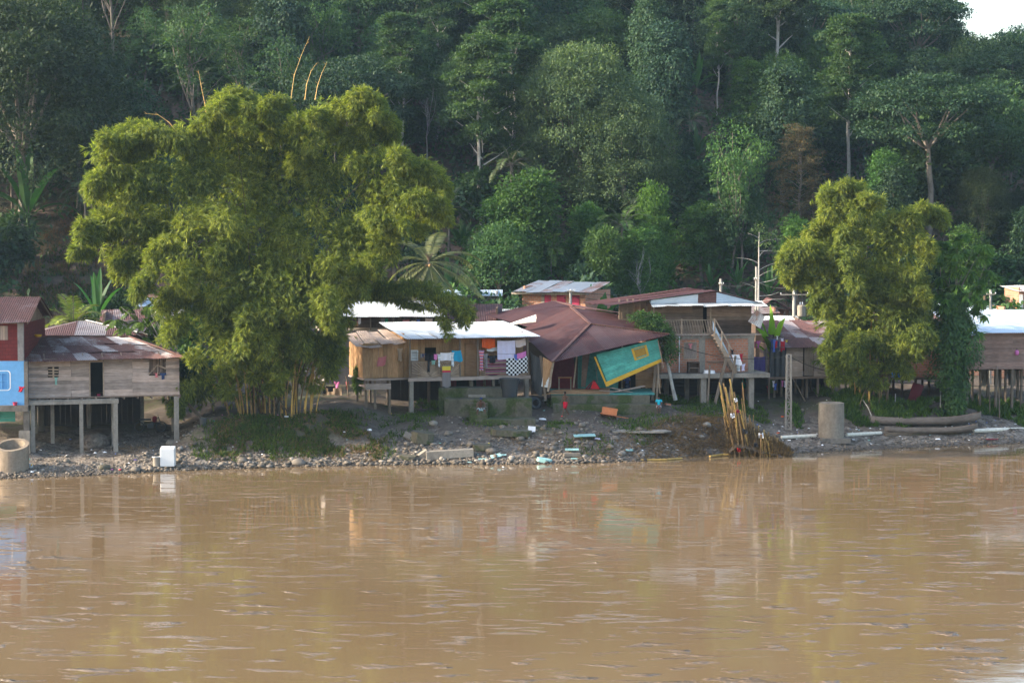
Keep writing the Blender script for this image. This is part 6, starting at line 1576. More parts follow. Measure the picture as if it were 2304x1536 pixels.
def slab2():
    a = P(1245, 925, 112.8); W = P(1480, 925, 113.4).x - a.x; zt = P(1350, 909, 113).z; zu = P(1350, 889, 114).z; zb = 1.7
    r = thing('concrete_steps', 'two long broad concrete steps in front of the collapsed house', 'steps', (a.x, a.y, zb))
    MB().box(0, W, 0, 1.0, -.3, zt - zb).build('step', M['conc_moss'], r, bevel=.03)
    MB().box(-.1, W * .93, 1.001, 3.2, -.3, zu - zb).build('upper_step', M['conc_moss'], r, bevel=.03)
    MB().box(-.1, W * .98, 1.5, 5.5, zu - zb + .002, zu - zb + .09).build('turquoise_floor_edge', M['teal_dark'], r)
    return zt
zstep = slab2()

# large black bin
p = P(1146, 898, 112.9); r = thing('black_bin', 'large black plastic tub under the right end of the laundry house', 'bin', (p.x, p.y + .4, ztop + .005)); hb = P(1146, 851, 113.3).z - ztop
MB().lathe([(0, .02), (.45, 0), (.56, hb - .12), (.61, hb - .12), (.62, hb), (.57, hb), (.55, hb - .1), (.42, .04), (0, .04)], n=32).build('tub', M['black_plastic'], r, smooth=False)
for s in (-1, 1): MB().box(.6 * s - .04, .6 * s + .04, -.1, .1, hb - .3, hb - .13).build('handle', M['black_plastic'], r)

# orange broken chair lying on its side
def chair():
    p = P(1370, 914, 112.2); z = G(p.x, p.y); r = thing('broken_chair', 'orange wooden chair lying broken in front of the long concrete steps', 'chair', (p.x, p.y, z + .04)); r.rotation_euler = (R(78), R(8), R(-8))
    m = MB(); 
    for i in range(5): m.box(-.42 + i * .17, -.28 + i * .17, -.02, .02, .05, .95)
    m.build('backrest', M['orange_wood'], r)
    m = MB(); m.box(-.45, .45, .02, .5, .08, .13); m.build('seat', M['orange_wood'], r)
    for x in (-.42, .42):
        MB().beam((x, 0, -.4), (x, 0, 1.05), .06, .05).build('leg', M['orange_wood'], r); MB().beam((x, .48, -.4), (x, .48, .08), .06, .05).build('leg', M['orange_wood'], r)
    MB().beam((.45, 0, .6), (1.15, .05, .1), .05, .04).build('stretcher', M['orange_wood'], r)
chair()
# table and red wreck inside the collapsed house
p = P(1271, 880, 115.8); r = thing('table', 'small wooden table left standing under the collapsed roof', 'table', (p.x, p.y, p.z)); hh = P(1271, 848, 115.8).z - p.z
MB().box(-.42, .42, -.25, .25, hh - .05, hh).build('table_top', M['orange_wood'], r)
for x in (-.36, .36):
    for y in (-.2, .2): MB().box(x - .03, x + .03, y - .03, y + .03, 0, hh - .05).build('leg', M['wood_pale'], r)
p = P(1336, 877, 115.4); r = thing('bent_metal_bars', 'red folded metal frame among the planks of the collapsed house', 'metal frame', (p.x, p.y, p.z + .05))
for a, b in (((-.5, 0, 0), (.0, 0, .55)), ((.0, 0, .55), (.4, 0, 0)), ((-.3, .3, 0), (.1, .3, .5)), ((-.5, 0, .02), (.4, 0, .02))): MB().beam(a, b, .06, .06).build('bar', M['maroon'], r)
MB().slab((-.2, -.05, .02), (.35, -.05, .02), (.1, .0, .42), (-.05, .0, .45), .03).build('panel', M['red'], r)

# pale panels, slabs of broken wall
def panel(name, label, px, py, w, d, th, mat, tilt=(0, 0, 0), dz=.05, support=None, cat='panel', grp=None, rag=.0):
    p = at(px, py); n = 9; m = MB()
    if mat == M['panel_aqua']: w *= .8; d *= .8
    pts = [(-w / 2, -d / 2), (w * .1, -d / 2 - rag * d), (w / 2, -d / 2), (w / 2 + rag * w, 0), (w / 2, d / 2), (-.05 * w, d / 2 + rag * d), (-w / 2, d / 2), (-w / 2 - rag * w, .1 * d)]
    k_ = len(pts); m.add([(x, y, 0) for x, y in pts] + [(x, y, th) for x, y in pts], [tuple(range(k_))[::-1], tuple(range(k_, 2 * k_))] + [(i, (i + 1) % k_, (i + 1) % k_ + k_, i + k_) for i in range(k_)])
    o = m.build(name, mat); o.location = (p.x, p.y, p.z + dz); o.rotation_euler = [R(t) for t in tilt]
    return tag(o, label, cat, grp)
panel('board_fragment', 'large pale aqua panel lying flat on a stony rise below the walking boy', 1315, 985, 1.5, .9, .05, M['panel_aqua'], (3, -2, 4), .12)
panel('board_fragment', 'bright turquoise board lying across a stone near the water', 1287, 1022, .95, .45, .06, M['panel_aqua'], (4, 0, -3), .24)
panel('flat_stone', 'flat stone carrying the turquoise board', 1287, 1027, .9, .5, .17, M['conc_dark'], (0, 0, 4), .02, cat='stone')
panel('board_fragment', 'short turquoise piece under the flat stone at the waterline', 1292, 1034, .45, .3, .05, M['panel_aqua'], (0, 0, 0), .03)
panel('board_fragment', 'small turquoise fragment on the grey gravel right of the flat stone', 1416, 1016, .5, .3, .05, M['panel_aqua'], (12, 0, 8), .06)
panel('board_fragment', 'pale blue crumpled panel half in the water', 1224, 1040, .75, .35, .2, M['panel_aqua'], (10, 10, 0), .0, rag=.2)
panel('board_fragment', 'striped aqua panel leaning on pebbles near the water', 1116, 1031, .7, .45, .04, M['panel_aqua'], (18, -12, 14), .1)
panel('board_fragment', 'aqua scrap just right of the striped panel', 1133, 1026, .35, .2, .03, M['panel_aqua'], (10, 0, 0), .06)
panel('board_fragment', 'small pale blue piece at the water below the concrete block', 1056, 1042, .3, .15, .05, M['panel_aqua'], (8, 0, 0), .03)
panel('board_fragment', 'aqua strip in the shallows left of the striped panel', 1086, 1036, .6, .2, .04, M['panel_aqua'], (5, 0, -5), .04)
panel('white_sheet', 'white square scrap propped on the slope under the platform', 1196, 972, .42, .05, .34, M['litter'], (-18, 4, 0), .0)
panel('mossy_block', 'wide mossy boulder slab left of the white square scrap', 1150, 978, 1.9, 1.1, .34, M['conc_moss'], (0, 3, 6), -.1, cat='stone', rag=.12)
panel('concrete_block', 'long squared concrete beam lying on the pebbles near the water', 1012, 1028, 2.6, .75, .42, M['conc_pale'], (0, -3, 6), -.05, cat='concrete block')
panel('concrete_block', 'tilted broken concrete piece at the left end of the long beam', 956, 1026, .55, .35, .3, M['conc_pale'], (10, -35, 10), .0, cat='concrete block')
panel('flat_stone', 'flat greenish slab left of the tilted concrete piece', 916, 1033, .85, .5, .2, M['conc_moss'], (6, 4, 0), .0, cat='stone', rag=.1)
panel('flat_stone', 'leaning slab on the slope left of the mossy mound', 922, 990, .9, .2, .35, M['conc'], (-25, 28, 0), .0, cat='stone')
panel('mossy_block', 'mossy mound of broken masonry above the long beam', 950, 992, 1.0, .9, .6, M['conc_moss'], (5, 6, 20), -.1, cat='stone', rag=.15)
panel('mossy_block', 'mossy block right above the right end of the long beam', 1085, 1010, .9, .6, .32, M['conc_moss'], (3, 0, 0), -.05, cat='stone', rag=.1)
panel('paving_slab', 'grey slab of the path under the mossy ledge', 1185, 950, 1.2, .5, .12, M['conc'], (4, 0, 8), .0, cat='stone', rag=.1)
panel('paving_slab', 'pale dry slab on the path at the right of the walking boy', 1430, 972, 3.2, 1.0, .08, M['conc_pale'], (2, 0, -4), -.0, cat='stone', rag=.14)
panel('rubble_brick', 'reddish broken brick right of the seated child', 1502, 912, .35, .2, .12, M['brick'], (0, 10, 20), .0, cat='brick')
panel('panel_board', 'dark red board propped on its edge under the creeper wrapped tree', 2054, 900, .75, .06, 1.2, M['maroon'], (0, 18, 10), -.1)
panel('red_plank', 'red brown plank on the mud at the right waterline', 2225, 990, 1.1, .2, .05, M['maroon'], (0, 0, 5), .02)

# dugout canoes
def canoe(label, pa, pb, Yoff, w, hgt):
    a = P(pa[0], 950, pa[1]); b = P(pb[0], 940, pb[1]); a.z = G(a.x, a.y) + .02; b.z = G(b.x, b.y) + Yoff
    L = (b - a).length; r = empty('dugout_canoe', a, math.atan2(b.y - a.y, b.x - a.x)); tag(r, label, 'canoe', 'dugout canoes')
    pitch = (b.z - a.z) / L
    def sect(t):
        e = math.sin(math.pi * min(max(t, .0), 1)) ** .45; ww = w * (.10 + .90 * e); rise = .42 * (abs(2 * t - 1) ** 3.2) * hgt * 1.6 * (1.25 if t > .5 else .55); return ww, rise
    m = MB(); N = 30; K = 10
    def outer(u, v): ww, rs = sect(u); a_ = math.pi * v; return (u * L, -math.cos(a_) * ww, pitch * u * L + rs + hgt * (1 - math.sin(a_) ** .7))
    m.grid(outer, N, K)
    m.grid(lambda u, v: (lambda q: ((.03 + .94 * u) * L, -math.cos(math.pi * v) * (sect(.03 + .94 * u)[0] - .05), pitch * (.03 + .94 * u) * L + sect(.03 + .94 * u)[1] + hgt * (1 - .82 * math.sin(math.pi * v) ** .7)))(0), N, K)
    for s in (-1, 1):
        for i in range(N):
            def e(u, o): ww, rs = sect(u); return (u * L, s * (ww - o), pitch * u * L + rs + hgt + (.005 if o else 0))
            u0, u1 = i / N, (i + 1) / N; m.add([e(u0, 0), e(u1, 0), e(u1, .05), e(u0, .05)], [(0, 1, 2, 3)])
    m.build('hull', M['canoe'], r)
    MB().box(L * .45, L * .5, -w * .9, w * .9, pitch * L * .47 + hgt * .75, pitch * L * .47 + hgt * .85).build('thwart', M['wood_post'], r)
canoe('long grey dugout canoe, upper one of the pair on the right beach', (1958, 116.4), (2207, 117.4), .3, .5, .45)
canoe('lower grey dugout canoe in front of the longer one on the right beach', (1990, 115.2), (2200, 116.0), .12, .42, .33)
def log(name, label, pts_px, r0, mat, cat, dz=0.06, grp=None, n=8, water=False):
    pts = []
    for a, b in pts_px: q = PW(a, b, .03) if water else at(a, b); pts.append(q + V3(0, 0, dz))
    # interpolate along the ground
    m = MB(); c = pts[0].copy(); P2 = []
    for i in range(len(pts) - 1):
        for t in range(6): P2.append(pts[i].lerp(pts[i + 1], t / 6) - c)
    P2.append(pts[-1] - c)
    m.tube(P2, [r0 * rnd.uniform(.94, 1.06) for _ in P2], n); o = m.build(name, mat, smooth=False); o.location = c
    return tag(o, label, cat, grp)
log('white_pipe', 'white pipe on the beach left of the concrete cylinder', [(1758, 988), (1835, 983)], .11, M['pipe_pale'], 'pipe', .08)
log('white_pipe', 'white pipe right behind the concrete cylinder', [(1905, 981), (1982, 977)], .11, M['pipe_pale'], 'pipe', .08)
log('white_pipe', 'long pale pipe lying along the beach at the right edge', [(2190, 973), (2250, 971), (2330, 969)], .13, M['pipe_pale'], 'pipe', .1)
log('rotten_log', 'dark half buried log in front of the canoes', [(1990, 980), (2085, 976), (2185, 972)], .16, M['bark_brown'], 'log', .02)
log('floating_cane', 'yellow cane floating in the river left of the broken bamboo', [(1442, 1035), (1500, 1034), (1535, 1031)], .05, M['cane'], 'bamboo cane', .02, None, 6, True)
log('floating_cane', 'curved yellow cane reaching from the broken bamboo over the water', [(1597, 1028), (1625, 1024), (1655, 1024)], .06, M['cane'], 'bamboo cane', .05, None, 6, True)
log('leaning_stick', 'pale bent stick from the weeds down to the canoe bow', [(1938, 905), (1953, 925), (1962, 948)], .03, M['bark_pale'], 'stick', .2)

# broken bamboo stump washed into the river
def broken_bamboo():
    c = PW(1700, 1024); r = thing('broken_bamboo', 'washed up stump of orange broken bamboo canes in the river edge', 'bamboo stump', (c.x, c.y, 0)); Yc = c.y
    def X(px): return (px - 1152) / FPX * Yc - c.x
    for i in range(98):
        u = rnd.random() ** 1.25; bx = X(1645 + 125 * u); 
        if u < .32: h = rnd.uniform(1.8, 4.3) if rnd.random() < .8 else rnd.uniform(.8, 1.5); top = bx + X(1152) * 0 + (-h * rnd.uniform(.05, .22)); bx += rnd.uniform(0, .35)
        elif u < .62: h = rnd.uniform(1.3, 3.0) * (1.25 - u); top = bx - h * rnd.uniform(-.05, .25)
        else: h = rnd.uniform(.9, 1.9) * (1.35 - u * .85); top = bx - h * rnd.uniform(.0, .3)
        y = rnd.uniform(-.6, .9); ty = y + rnd.uniform(-.3, .3); w = rnd.uniform(.025, .052); cm = MB(); nn = max(3, int(h / .3)); pts, rad = [], []
        for j in range(nn + 1):
            t = j / nn; p_ = Vector((bx + (top - bx) * t, y + (ty - y) * t, -.2 + (h + .2) * t))
            for dz, kk in ((-.015, 1), (0, 1.25), (.015, 1)): pts.append(p_ + V3(0, 0, dz)); rad.append(w * kk)
        cm.tube(pts, rad, 6); cm.build('cane', M['cane'] if rnd.random() < .35 else M['cane_old'], r)
    # matted roots and rotten straw
    n = 11000; u = rng.random(n); bx = np.array([X(1640 + 140 * q) for q in u]); H = np.interp(u, [0, .1, .3, .55, .8, 1], [1.6, 2.6, 1.7, 1.1, .7, .15]); z = rng.random(n) ** 1.6 * H
    C = np.stack([bx - z * .1, rng.normal(0, .35, n) + .1, z], -1); D = rot_rand(n) * .5 + np.array([-.1, -.1, 1.0]) * rng.choice([-1, 1], n)[:, None]
    V, F = leaf_quads(C, D, rot_rand(n) * .3 + np.array([0, -1, .3]), rng.uniform(.2, .6, n), rng.uniform(.012, .05, n)); f = mesh_np('root_mat', V, F, M['leaf_dry'], r); f.color = (.55, .52, .48, 1)
    m = MB(); m.grid(lambda a, b: (X(1640 + 145 * a), .8 - 1.5 * b, (np.interp(a, [0, .1, .3, .6, 1], [.5, 1.0, .8, .45, .02])) * math.sin(math.pi * min(1, b * .5 + .25)) - .15 + .1 * float(vnoise(a * 20, b * 9, 3))), 40, 12); m.build('root_ball', M['bark_brown'], r)
    for px, py, mt, s in ((1662, 1012, 'red', .12), (1660, 925, 'magenta_door', .1), (1648, 935, 'litter', .15), (1712, 980, 'litter', .18), (1676, 970, 'black_plastic', .18), (1700, 1000, 'black_plastic', .15), (1655, 900, 'litter', .12)):
        q = P(px, py, Yc - .7) - Vector((c.x, c.y, 0)); m = MB(); m.grid(lambda a, b: (q.x + s * (a - .5) * 1.6, q.y - .12 * math.sin(a * 5 + b * 3), q.z + s * 1.6 * (.5 - b) + .04 * math.sin(a * 9)), 6, 6); m.build('caught_rag', M[mt], r)
broken_bamboo()

# ---------------------------------------------------------------- poles and wires
def pole(label, px, ytop, Y, r=.13, arms=(), lattice=False, tr=False, cat='utility pole', ybase=None, mat='pole'):
    p = P(px, ytop, Y); z = G(p.x, Y); o = thing('utility_pole', label, cat, (p.x, Y, z)); H = p.z - z
    if lattice:
        m = MB(); w = .14
        for sx in (-1, 1): m.beam((sx * w * 1.15, 0, -.4), (sx * w * .85, 0, H), .10, .16, up=(0, 1, 0))
        n = 11
        for i in range(n + 1): zz = H * i / n; ww = w * (1.15 - .3 * i / n); m.box(-ww + .05, ww - .05, -.05, .05, zz - .04, zz + .04)
        for i in range(n): zz = H * i / n; s = 1 if i % 2 else -1; m.beam((-s * w, 0, zz), (s * w * .95, 0, zz + H / n), .05, .06, up=(0, 1, 0))
        m.build('shaft', M['conc'], o)
    else: MB().tube([(0, 0, -.5), (0, 0, H)], [r, r * .72], 12).build('shaft', M[mat], o)
    for dz, L in arms: 
        a = MB().beam((-L / 2, -.1, H - dz), (L / 2, -.1, H - dz), .07, .08).build('crossarm', M['conc_pale'], o)
        for k_ in range(3): MB().lathe([(0, .11), (.03, .1), (.035, .05), (.02, .0)], (-L / 2 + L * k_ / 2 * .98 + .02, -.1, H - dz + .035), 8).build('insulator', M['white_plastic'], a)
    if tr: 
        t = MB().lathe([(0, 0), (.28, 0), (.3, .05), (.3, .7), (.25, .78), (0, .8)], (.5, 0, H - 2.6), 16).build('transformer', M['conc_pale'], o)
        for k_ in range(2): MB().lathe([(.03, 0), (.05, .1), (.02, .2), (0, .2)], (.42 + .16 * k_, 0, H - 1.8), 8).build('bushing', M['white_plastic'], t)
    return p
pA = pole('pale concrete pole with crossarm and grey transformer beside the smaller bamboo', 1787, 627, 132, .14, ((.5, .9), (1.1, 1.9)), tr=True)
pB = pole('tall pale concrete pole behind the brick and board house', 1702, 600, 134, .11, ((.9, .35),))
pC = pole('short pole top left of the tall pole behind the brick and board house', 1622, 627, 136, .13, ((.4, .3),))
pD = pole('white pole top seen above the long white roof', 791, 640, 130, .12)
pE = pole('short concrete lattice pole on the beach with a wire to the brick house', 1775, 797, 114.2, lattice=True)
pF = pole('pale pole behind the pale blue roof near the right edge', 2229, 652, 131, .13, ((.3, .6),))
pG = pole('rough brown pole just left of the pale one near the right edge', 2216, 665, 131, .14, mat='bark_brown')
pH = pole('pale wooden pole in front of the crimson doors of the small brick house', 1284, 652, 133, .12, ((.1, .5),))
pI = pole('thin white post seen over the roof right of the great bamboo', 958, 673, 129, .12)
# white dead tree beside the tall pole
def dead_tree():
    Y = 133.2; b = P(1705, 650, Y); z = G(b.x, Y); r = thing('dead_tree', 'thin white dead tree with bare side branches rising beside the tall pole', 'tree', (b.x, Y, z)); o = Vector((b.x, Y, z)); tm = MB()
    top = P(1708, 522, Y) - o; tm.tube([(0, 0, -.3), (.05, 0, top.z * .5), top], [.09, .07, .03], 7)
    for i in range(13): t = .42 + .045 * i; c = Vector((0.06, 0, 0)).lerp(top, t); L = rnd.uniform(.7, 1.9); s = 1 if i % 4 else -1; limb(tm, c, c + V3(L * s, rnd.uniform(-.4, .4), rnd.uniform(.0, .6)), .022, .006, .2, 5, 4)
    tm.build('trunk', M['bark_pale'], r)
    parts = [lobe_leaves(P(px, py, Y) - o, (.5, .5, .35), 14, 8, .14, .08) for px, py in ((1712, 515), (1735, 530), (1750, 560), (1720, 545))]
    V, F = join(parts); f = mesh_np('crown', V, F, M['leaf_c'], r); f.color = (1.5, 1.5, 1.2, 1)
dead_tree()
def wire(label, a, b, sag=.4, r=.018):
    a, b = Vector(a), Vector(b); m = MB(); m.tube([a.lerp(b, t / 14) - a - V3(0, 0, sag * 4 * (t / 14) * (1 - t / 14)) for t in range(15)], r, 5); o = m.build('power_cable', M['wire']); o.location = a
    tag(o, label, 'cable', 'wires over the village')
q1 = bwh.w(*[bwh.fp(1515, 773, -.05)[0], -.05, bwh.fp(1515, 773, -.05)[1]])
wire('black cable from the brick wall down to the lattice pole', q1, pE + V3(0, 0, -.1), .5, .02)
wire('black cable from the lattice pole to the rusty shack', pE + V3(0, 0, -.1), P(1900, 838, 121.3), .25, .02)
wire('wire between the tall pole and the transformer pole', pB + V3(0, 0, -1), pA + V3(0, 0, -.5), .3)
wire('wire between the short pole top and the tall pole', pC + V3(0, 0, -.4), pB + V3(0, 0, -1), .25)
wire('long wire crossing the forest edge above the collapsed roof', pH + V3(0, 0, -.1), pC + V3(0, 0, -.4), .5)
wire('second long wire just below the other over the collapsed roof', pH + V3(0, 0, -.4), pC + V3(0, 0, -1.0), .6)
wire('wire from the transformer pole toward the pale pole on the right', pA + V3(0, 0, -.5), pF + V3(0, 0, -.3), .6)
wire('thin wire running behind the smaller bamboo near the ground', P(1840, 838, 119.5), P(2304, 868, 120), .3, .018)

# sticks standing in the mud below the right house
for i, (px, yb, yt, lean, lab) in enumerate(((2116, 920, 823, .02, 'tall bare stick left of the creeper wrapped tree'), (2183, 905, 785, -.35, 'pale leaning pole right of the creeper wrapped tree'), (2200, 912, 845, -.5, 'slanting thin stick below the left corner of the right edge house'),
        (2227, 935, 850, .1, 'upright stick under the reddish house'), (2249, 940, 822, .22, 'tallest stick in front of the stilts of the reddish house'), (2263, 915, 858, .0, 'short stick at the right of the tallest one'), (1997, 910, 845, -.18, 'thin stick leaning beside the stump of the smaller bamboo'), (2012, 912, 885, -.3, 'short forked white stick in the weeds'))):
    b = at(px, yb); t = P(px, yt, b.y); m = MB(); m.tube([(0, 0, -.2), (lean * .2 * -1, 0, (t.z - b.z) * .5), (-lean * (t.z - b.z) * .35, 0, t.z - b.z)], [.045, .04, .03], 6); o = m.build('standing_stick', M['bark_pale'] if i in (1, 7, 0) else M['wood_post']); o.location = b; tag(o, lab, 'stick', 'sticks in the mud')
b = at(1987, 905); o = MB().tube([(0, 0, -.3), (.05, 0, 1.2), (-.02, 0, 2.1)], [.32, .25, .2], 10).build('tree_stump', M['bark_brown']); o.location = (b.x, b.y + .5, b.z); tag(o, 'thick dead stump at the foot of the smaller bamboo', 'stump')
for px, lab in ((2010, 'blue plastic drum behind the smaller bamboo'), (2024, 'second blue plastic drum right of the first')):
    q = P(px, 845, 122.6); o = MB().lathe([(0, 0), (.14, 0), (.15, .3), (.13, .42), (.05, .46), (0, .46)], n=16).build('plastic_drum', M['blue_dark'], smooth=False); o.location = (q.x, q.y - .1, P(2010, 847, 122.9).z); tag(o, lab, 'drum')
# ---------------------------------------------------------------- laundry
def cloth_mat(name, c, var=.1): return m_plain(name, c, .85, .1, var)
def m_stripes(name, cols, sc=6.0, axis=2, warp=.0):
    t = NT(name); cx = t.co((1, 1, 1)); sp = t.n("SeparateXYZ"); t.lk(cx, sp.inputs[0])
    f = t.math('FRACT', t.math('MULTIPLY', t.math('ADD', sp.outputs[axis], 20.0), sc)); n = len(cols)
    return t.out(t.ramp(f, [(i / n, c) for i, c in enumerate(cols)], 'CONSTANT'), .85, .1)
CM = {k_: cloth_mat(k_ + ' cloth', c) for k_, c in dict(orange=(.62, .10, .02), white=(.72, .70, .74), lilac=(.62, .58, .74), pinkpale=(.62, .50, .47), pink=(.62, .18, .42), black=(.015, .015, .02), navy=(.03, .05, .12),
      teal=(.02, .28, .46), grey=(.20, .19, .20), beige=(.42, .32, .24), red=(.40, .02, .04), blue=(.08, .14, .45), mint=(.22, .40, .34), green=(.03, .22, .12), purple=(.09, .07, .22), rose=(.48, .16, .17), yellow=(.6, .45, .05)).items()}
CM['rug'] = m_stripes('multicoloured striped cloth', [(.05, .02, .05), (.28, .05, .07), (.09, .12, .10), (.33, .27, .16), (.12, .02, .05), (.16, .10, .18), (.30, .08, .09), (.04, .05, .04)], 3.2)
CM['print'] = m_stripes('red and white print cloth', [(.55, .05, .09), (.6, .5, .5), (.5, .08, .2), (.12, .25, .4), (.6, .12, .12)], 5.5)
CM['towel'] = m_stripes('grey towel with bright bands', [(.19, .17, .17)] * 5 + [(.45, .04, .06), (.62, .48, .06), (.62, .48, .06)] + [(.19, .17, .17)] * 6, .58)
CM['whiteprint'] = m_stripes('white cloth with grey bands', [(.7, .7, .7), (.45, .5, .55), (.68, .68, .66)], 4.5)
def checker():
    t = NT('black and white checked cloth'); c = t.n("TexChecker"); c.inputs['Scale'].default_value = 7.6; c.inputs['Color1'].default_value = (.72, .72, .72, 1); c.inputs['Color2'].default_value = (.01, .01, .012, 1)
    sp = t.n("SeparateXYZ"); t.lk(t.co(), sp.inputs[0]); cb = t.n("CombineXYZ"); t.lk(sp.outputs[0], cb.inputs[0]); t.lk(sp.outputs[2], cb.inputs[1]); cb.inputs[2].default_value = .05; t.lk(cb.outputs[0], c.inputs['Vector']); return t.out(c.outputs[0], .85, .1)
CM['check'] = checker()
def cloth(h, label, x0, x1, ztop, zbot, y, mat, name='hanging_cloth', cat='cloth', shape='rect', skew=0.0, grp='laundry hung out to dry', sag=.03, fold=.03, loc=None, top_skew=0.0):
    """a wrinkled cloth hung from x0..x1 at ztop in a house frame (h) or in the world (h None)"""
    W, H = x1 - x0, ztop - zbot; nu, nv = max(8, int(W / .06)), max(8, int(H / .07)); ph = rnd.random() * 6; keep = []
    def inside(u, v):
        if shape == 'shirt': return v < .32 or .22 < u < .78
        if shape == 'pants': return v < .22 or not (.42 < u < .58)
        if shape == 'bunch': return True
        return True
    m = MB(); idx = {}
    def pt(i, j):
        if (i, j) in idx: return idx[(i, j)]
        u, v = i / nu, j / nv; dr = 1 + .05 * math.sin(u * 7 + ph) if v > .5 else 1
        uu = u if shape != 'bunch' else .5 + (u - .5) * (1 - .45 * math.sin(v * 2.4))
        xx = W * uu + skew * v; yy = fold * (math.sin(u * W * 16 + ph) * (.25 + v) + .5 * math.sin(u * 9 + v * 5 + ph * 2)); zz = -sag * math.sin(math.pi * u) - H * v * dr + top_skew * u
        m.V.append((xx, yy, zz)); idx[(i, j)] = len(m.V) - 1; return idx[(i, j)]
    for j in range(nv):
        for i in range(nu):
            if inside((i + .5) / nu, (j + .5) / nv): m.F.append((pt(i, j), pt(i + 1, j), pt(i + 1, j + 1), pt(i, j + 1)))
    o = m.build(name, CM[mat], smooth=True)
    if h is not None: o.location = h.w(x0, y, ztop); o.rotation_euler = (0, 0, h.a)
    else: o.location = loc
    return tag(o, label, cat, grp)
def hang(h, label, px0, py0, px1, py1, y, mat, **k_):
    x0, z1 = h.fp(px0, py0, y); x1, z0 = h.fp(px1, py1, y); return cloth(h, label, x0, x1, z1, z0, y, mat, **k_)
L = lh
hang(L, 'orange towel on the high line of the laundry house porch', 1084, 758, 1114, 782, .1, 'orange', cat='towel', name='towel')
hang(L, 'pale checked cloth just under the orange towel', 1095, 781, 1118, 789, .25, 'whiteprint')
hang(L, 'large lilac white sheet in the middle of the right porch bay', 1119, 766, 1159, 808, -.02, 'lilac', name='sheet', cat='sheet')
hang(L, 'pale pink flowered cloth at the right end of the porch', 1159, 765, 1182, 781, .05, 'pinkpale', skew=.04, top_skew=.12)
hang(L, 'red and white printed dress at the left of the right porch bay', 1077, 787, 1090, 832, -.12, 'print', name='dress', cat='dress', shape='bunch')
hang(L, 'dark grey shirt right of the printed dress', 1088, 795, 1099, 826, -.1, 'grey', name='shirt', cat='shirt', shape='bunch')
hang(L, 'black shirt over the striped blanket', 1097, 799, 1119, 815, -.14, 'black', name='shirt', cat='shirt', shape='shirt')
hang(L, 'multicoloured striped blanket on the porch rail', 1092, 809, 1140, 842, -.1, 'rug', name='blanket', cat='blanket', fold=.02)
hang(L, 'black and white checked blanket on the porch rail', 1139, 806, 1187, 843, -.12, 'check', name='blanket', cat='blanket', fold=.015, top_skew=.12)
hang(L, 'pink towel above the checked blanket', 1163, 795, 1184, 807, -.15, 'pink', name='towel', cat='towel', top_skew=.15)
hang(L, 'narrow blue cloth beside the lilac sheet', 1157, 796, 1164, 809, -.13, 'blue')
hang(L, 'grey sock at the left end of the line over the left railing', 944, 795, 951, 804, -.1, 'grey', name='sock', cat='sock', shape='bunch')
hang(L, 'dark grey shorts left of the small window on the line', 950, 795, 959, 803, -.1, 'navy', name='shorts', cat='shorts', shape='pants')
hang(L, 'black trousers hung under the small window', 956, 797, 977, 811, -.1, 'black', name='trousers', cat='trousers', shape='pants')
hang(L, 'small magenta cloth on the line over the left railing', 976, 796, 984, 808, -.11, 'pink')
hang(L, 'white vest left of the white curtain on the line', 984, 796, 992, 824, -.12, 'whiteprint', name='vest', cat='vest', shape='bunch')
hang(L, 'white pleated curtain on the line over the left railing', 991, 793, 1016, 810, -.1, 'white', name='curtain', cat='curtain')
hang(L, 'white shirt with blue print left of the blue towel', 1013, 792, 1024, 822, -.13, 'whiteprint', name='shirt', cat='shirt', shape='bunch')
hang(L, 'bright blue towel at the right end of the left line', 1016, 788, 1037, 812, -.11, 'teal', name='towel', cat='towel', skew=.12)
hang(L, 'mint green cloth below the line over the left railing', 969, 810, 981, 819, -.14, 'mint', shape='bunch')
hang(L, 'thin black trousers hanging down the left railing', 962, 810, 967, 836, -.13, 'black', name='trousers', cat='trousers')
hang(L, 'long grey towel with yellow and red bands hanging below the porch floor', 995, 822, 1014, 871, -.2, 'towel', name='towel', cat='towel', fold=.012, sag=.005)
hang(L, 'white sack hanging from the wall of the outhouse', 893, 783, 907, 811, .8, 'beige', name='sack', cat='sack', shape='bunch')
hang(L, 'red patterned cloth nailed slanting on the outhouse wall', 851, 804, 870, 824, .82, 'rose', skew=-.1, top_skew=.1)
for lab, a, b in (('sagging clothes line over the left railing of the porch', (926, 793), (1036, 785)), ('upper clothes line across the right porch bay', (1078, 757), (1186, 763)), ('lower clothes line across the right porch bay', (1078, 790), (1186, 793))):
    pa, pb = L.fp(*a, -.08), L.fp(*b, -.08); A1, B1 = L.w(pa[0], -.08, pa[1]), L.w(pb[0], -.08, pb[1]); m = MB(); m.tube([A1.lerp(B1, t / 8) - A1 - V3(0, 0, .12 * math.sin(math.pi * t / 8)) for t in range(9)], .008, 4); o = m.build('clothes_line', M['wire']); o.location = A1; tag(o, lab, 'clothes line')
# white crate shelf on the porch
x0, x1, z0, z1 = rect(L, 925, 788, 941, 811, .2); r = tag(empty('plastic_cabinet', L.w(x0, .2, z0), L.a), 'small white plastic cabinet at the left corner of the porch', 'cabinet')
w, hh = x1 - x0, z1 - z0; m = MB(); m.box(0, .05, 0, .35, 0, hh); m.box(w - .05, w, 0, .35, 0, hh); m.box(.05, w - .05, 0, .35, hh - .05, hh); m.box(.05, w - .05, 0, .35, 0, .05); m.box(.05, w - .05, .3, .35, .05, hh - .05); m.build('case', M['white_plastic'], r)
MB().box(.05, w - .05, .02, .3, hh * .3, hh * .3 + .03).build('shelf', M['white'], r); MB().box(.02, w - .02, .05, .34, -z0 + L.zf, -.003).build('base', M['wood_brown'], r)
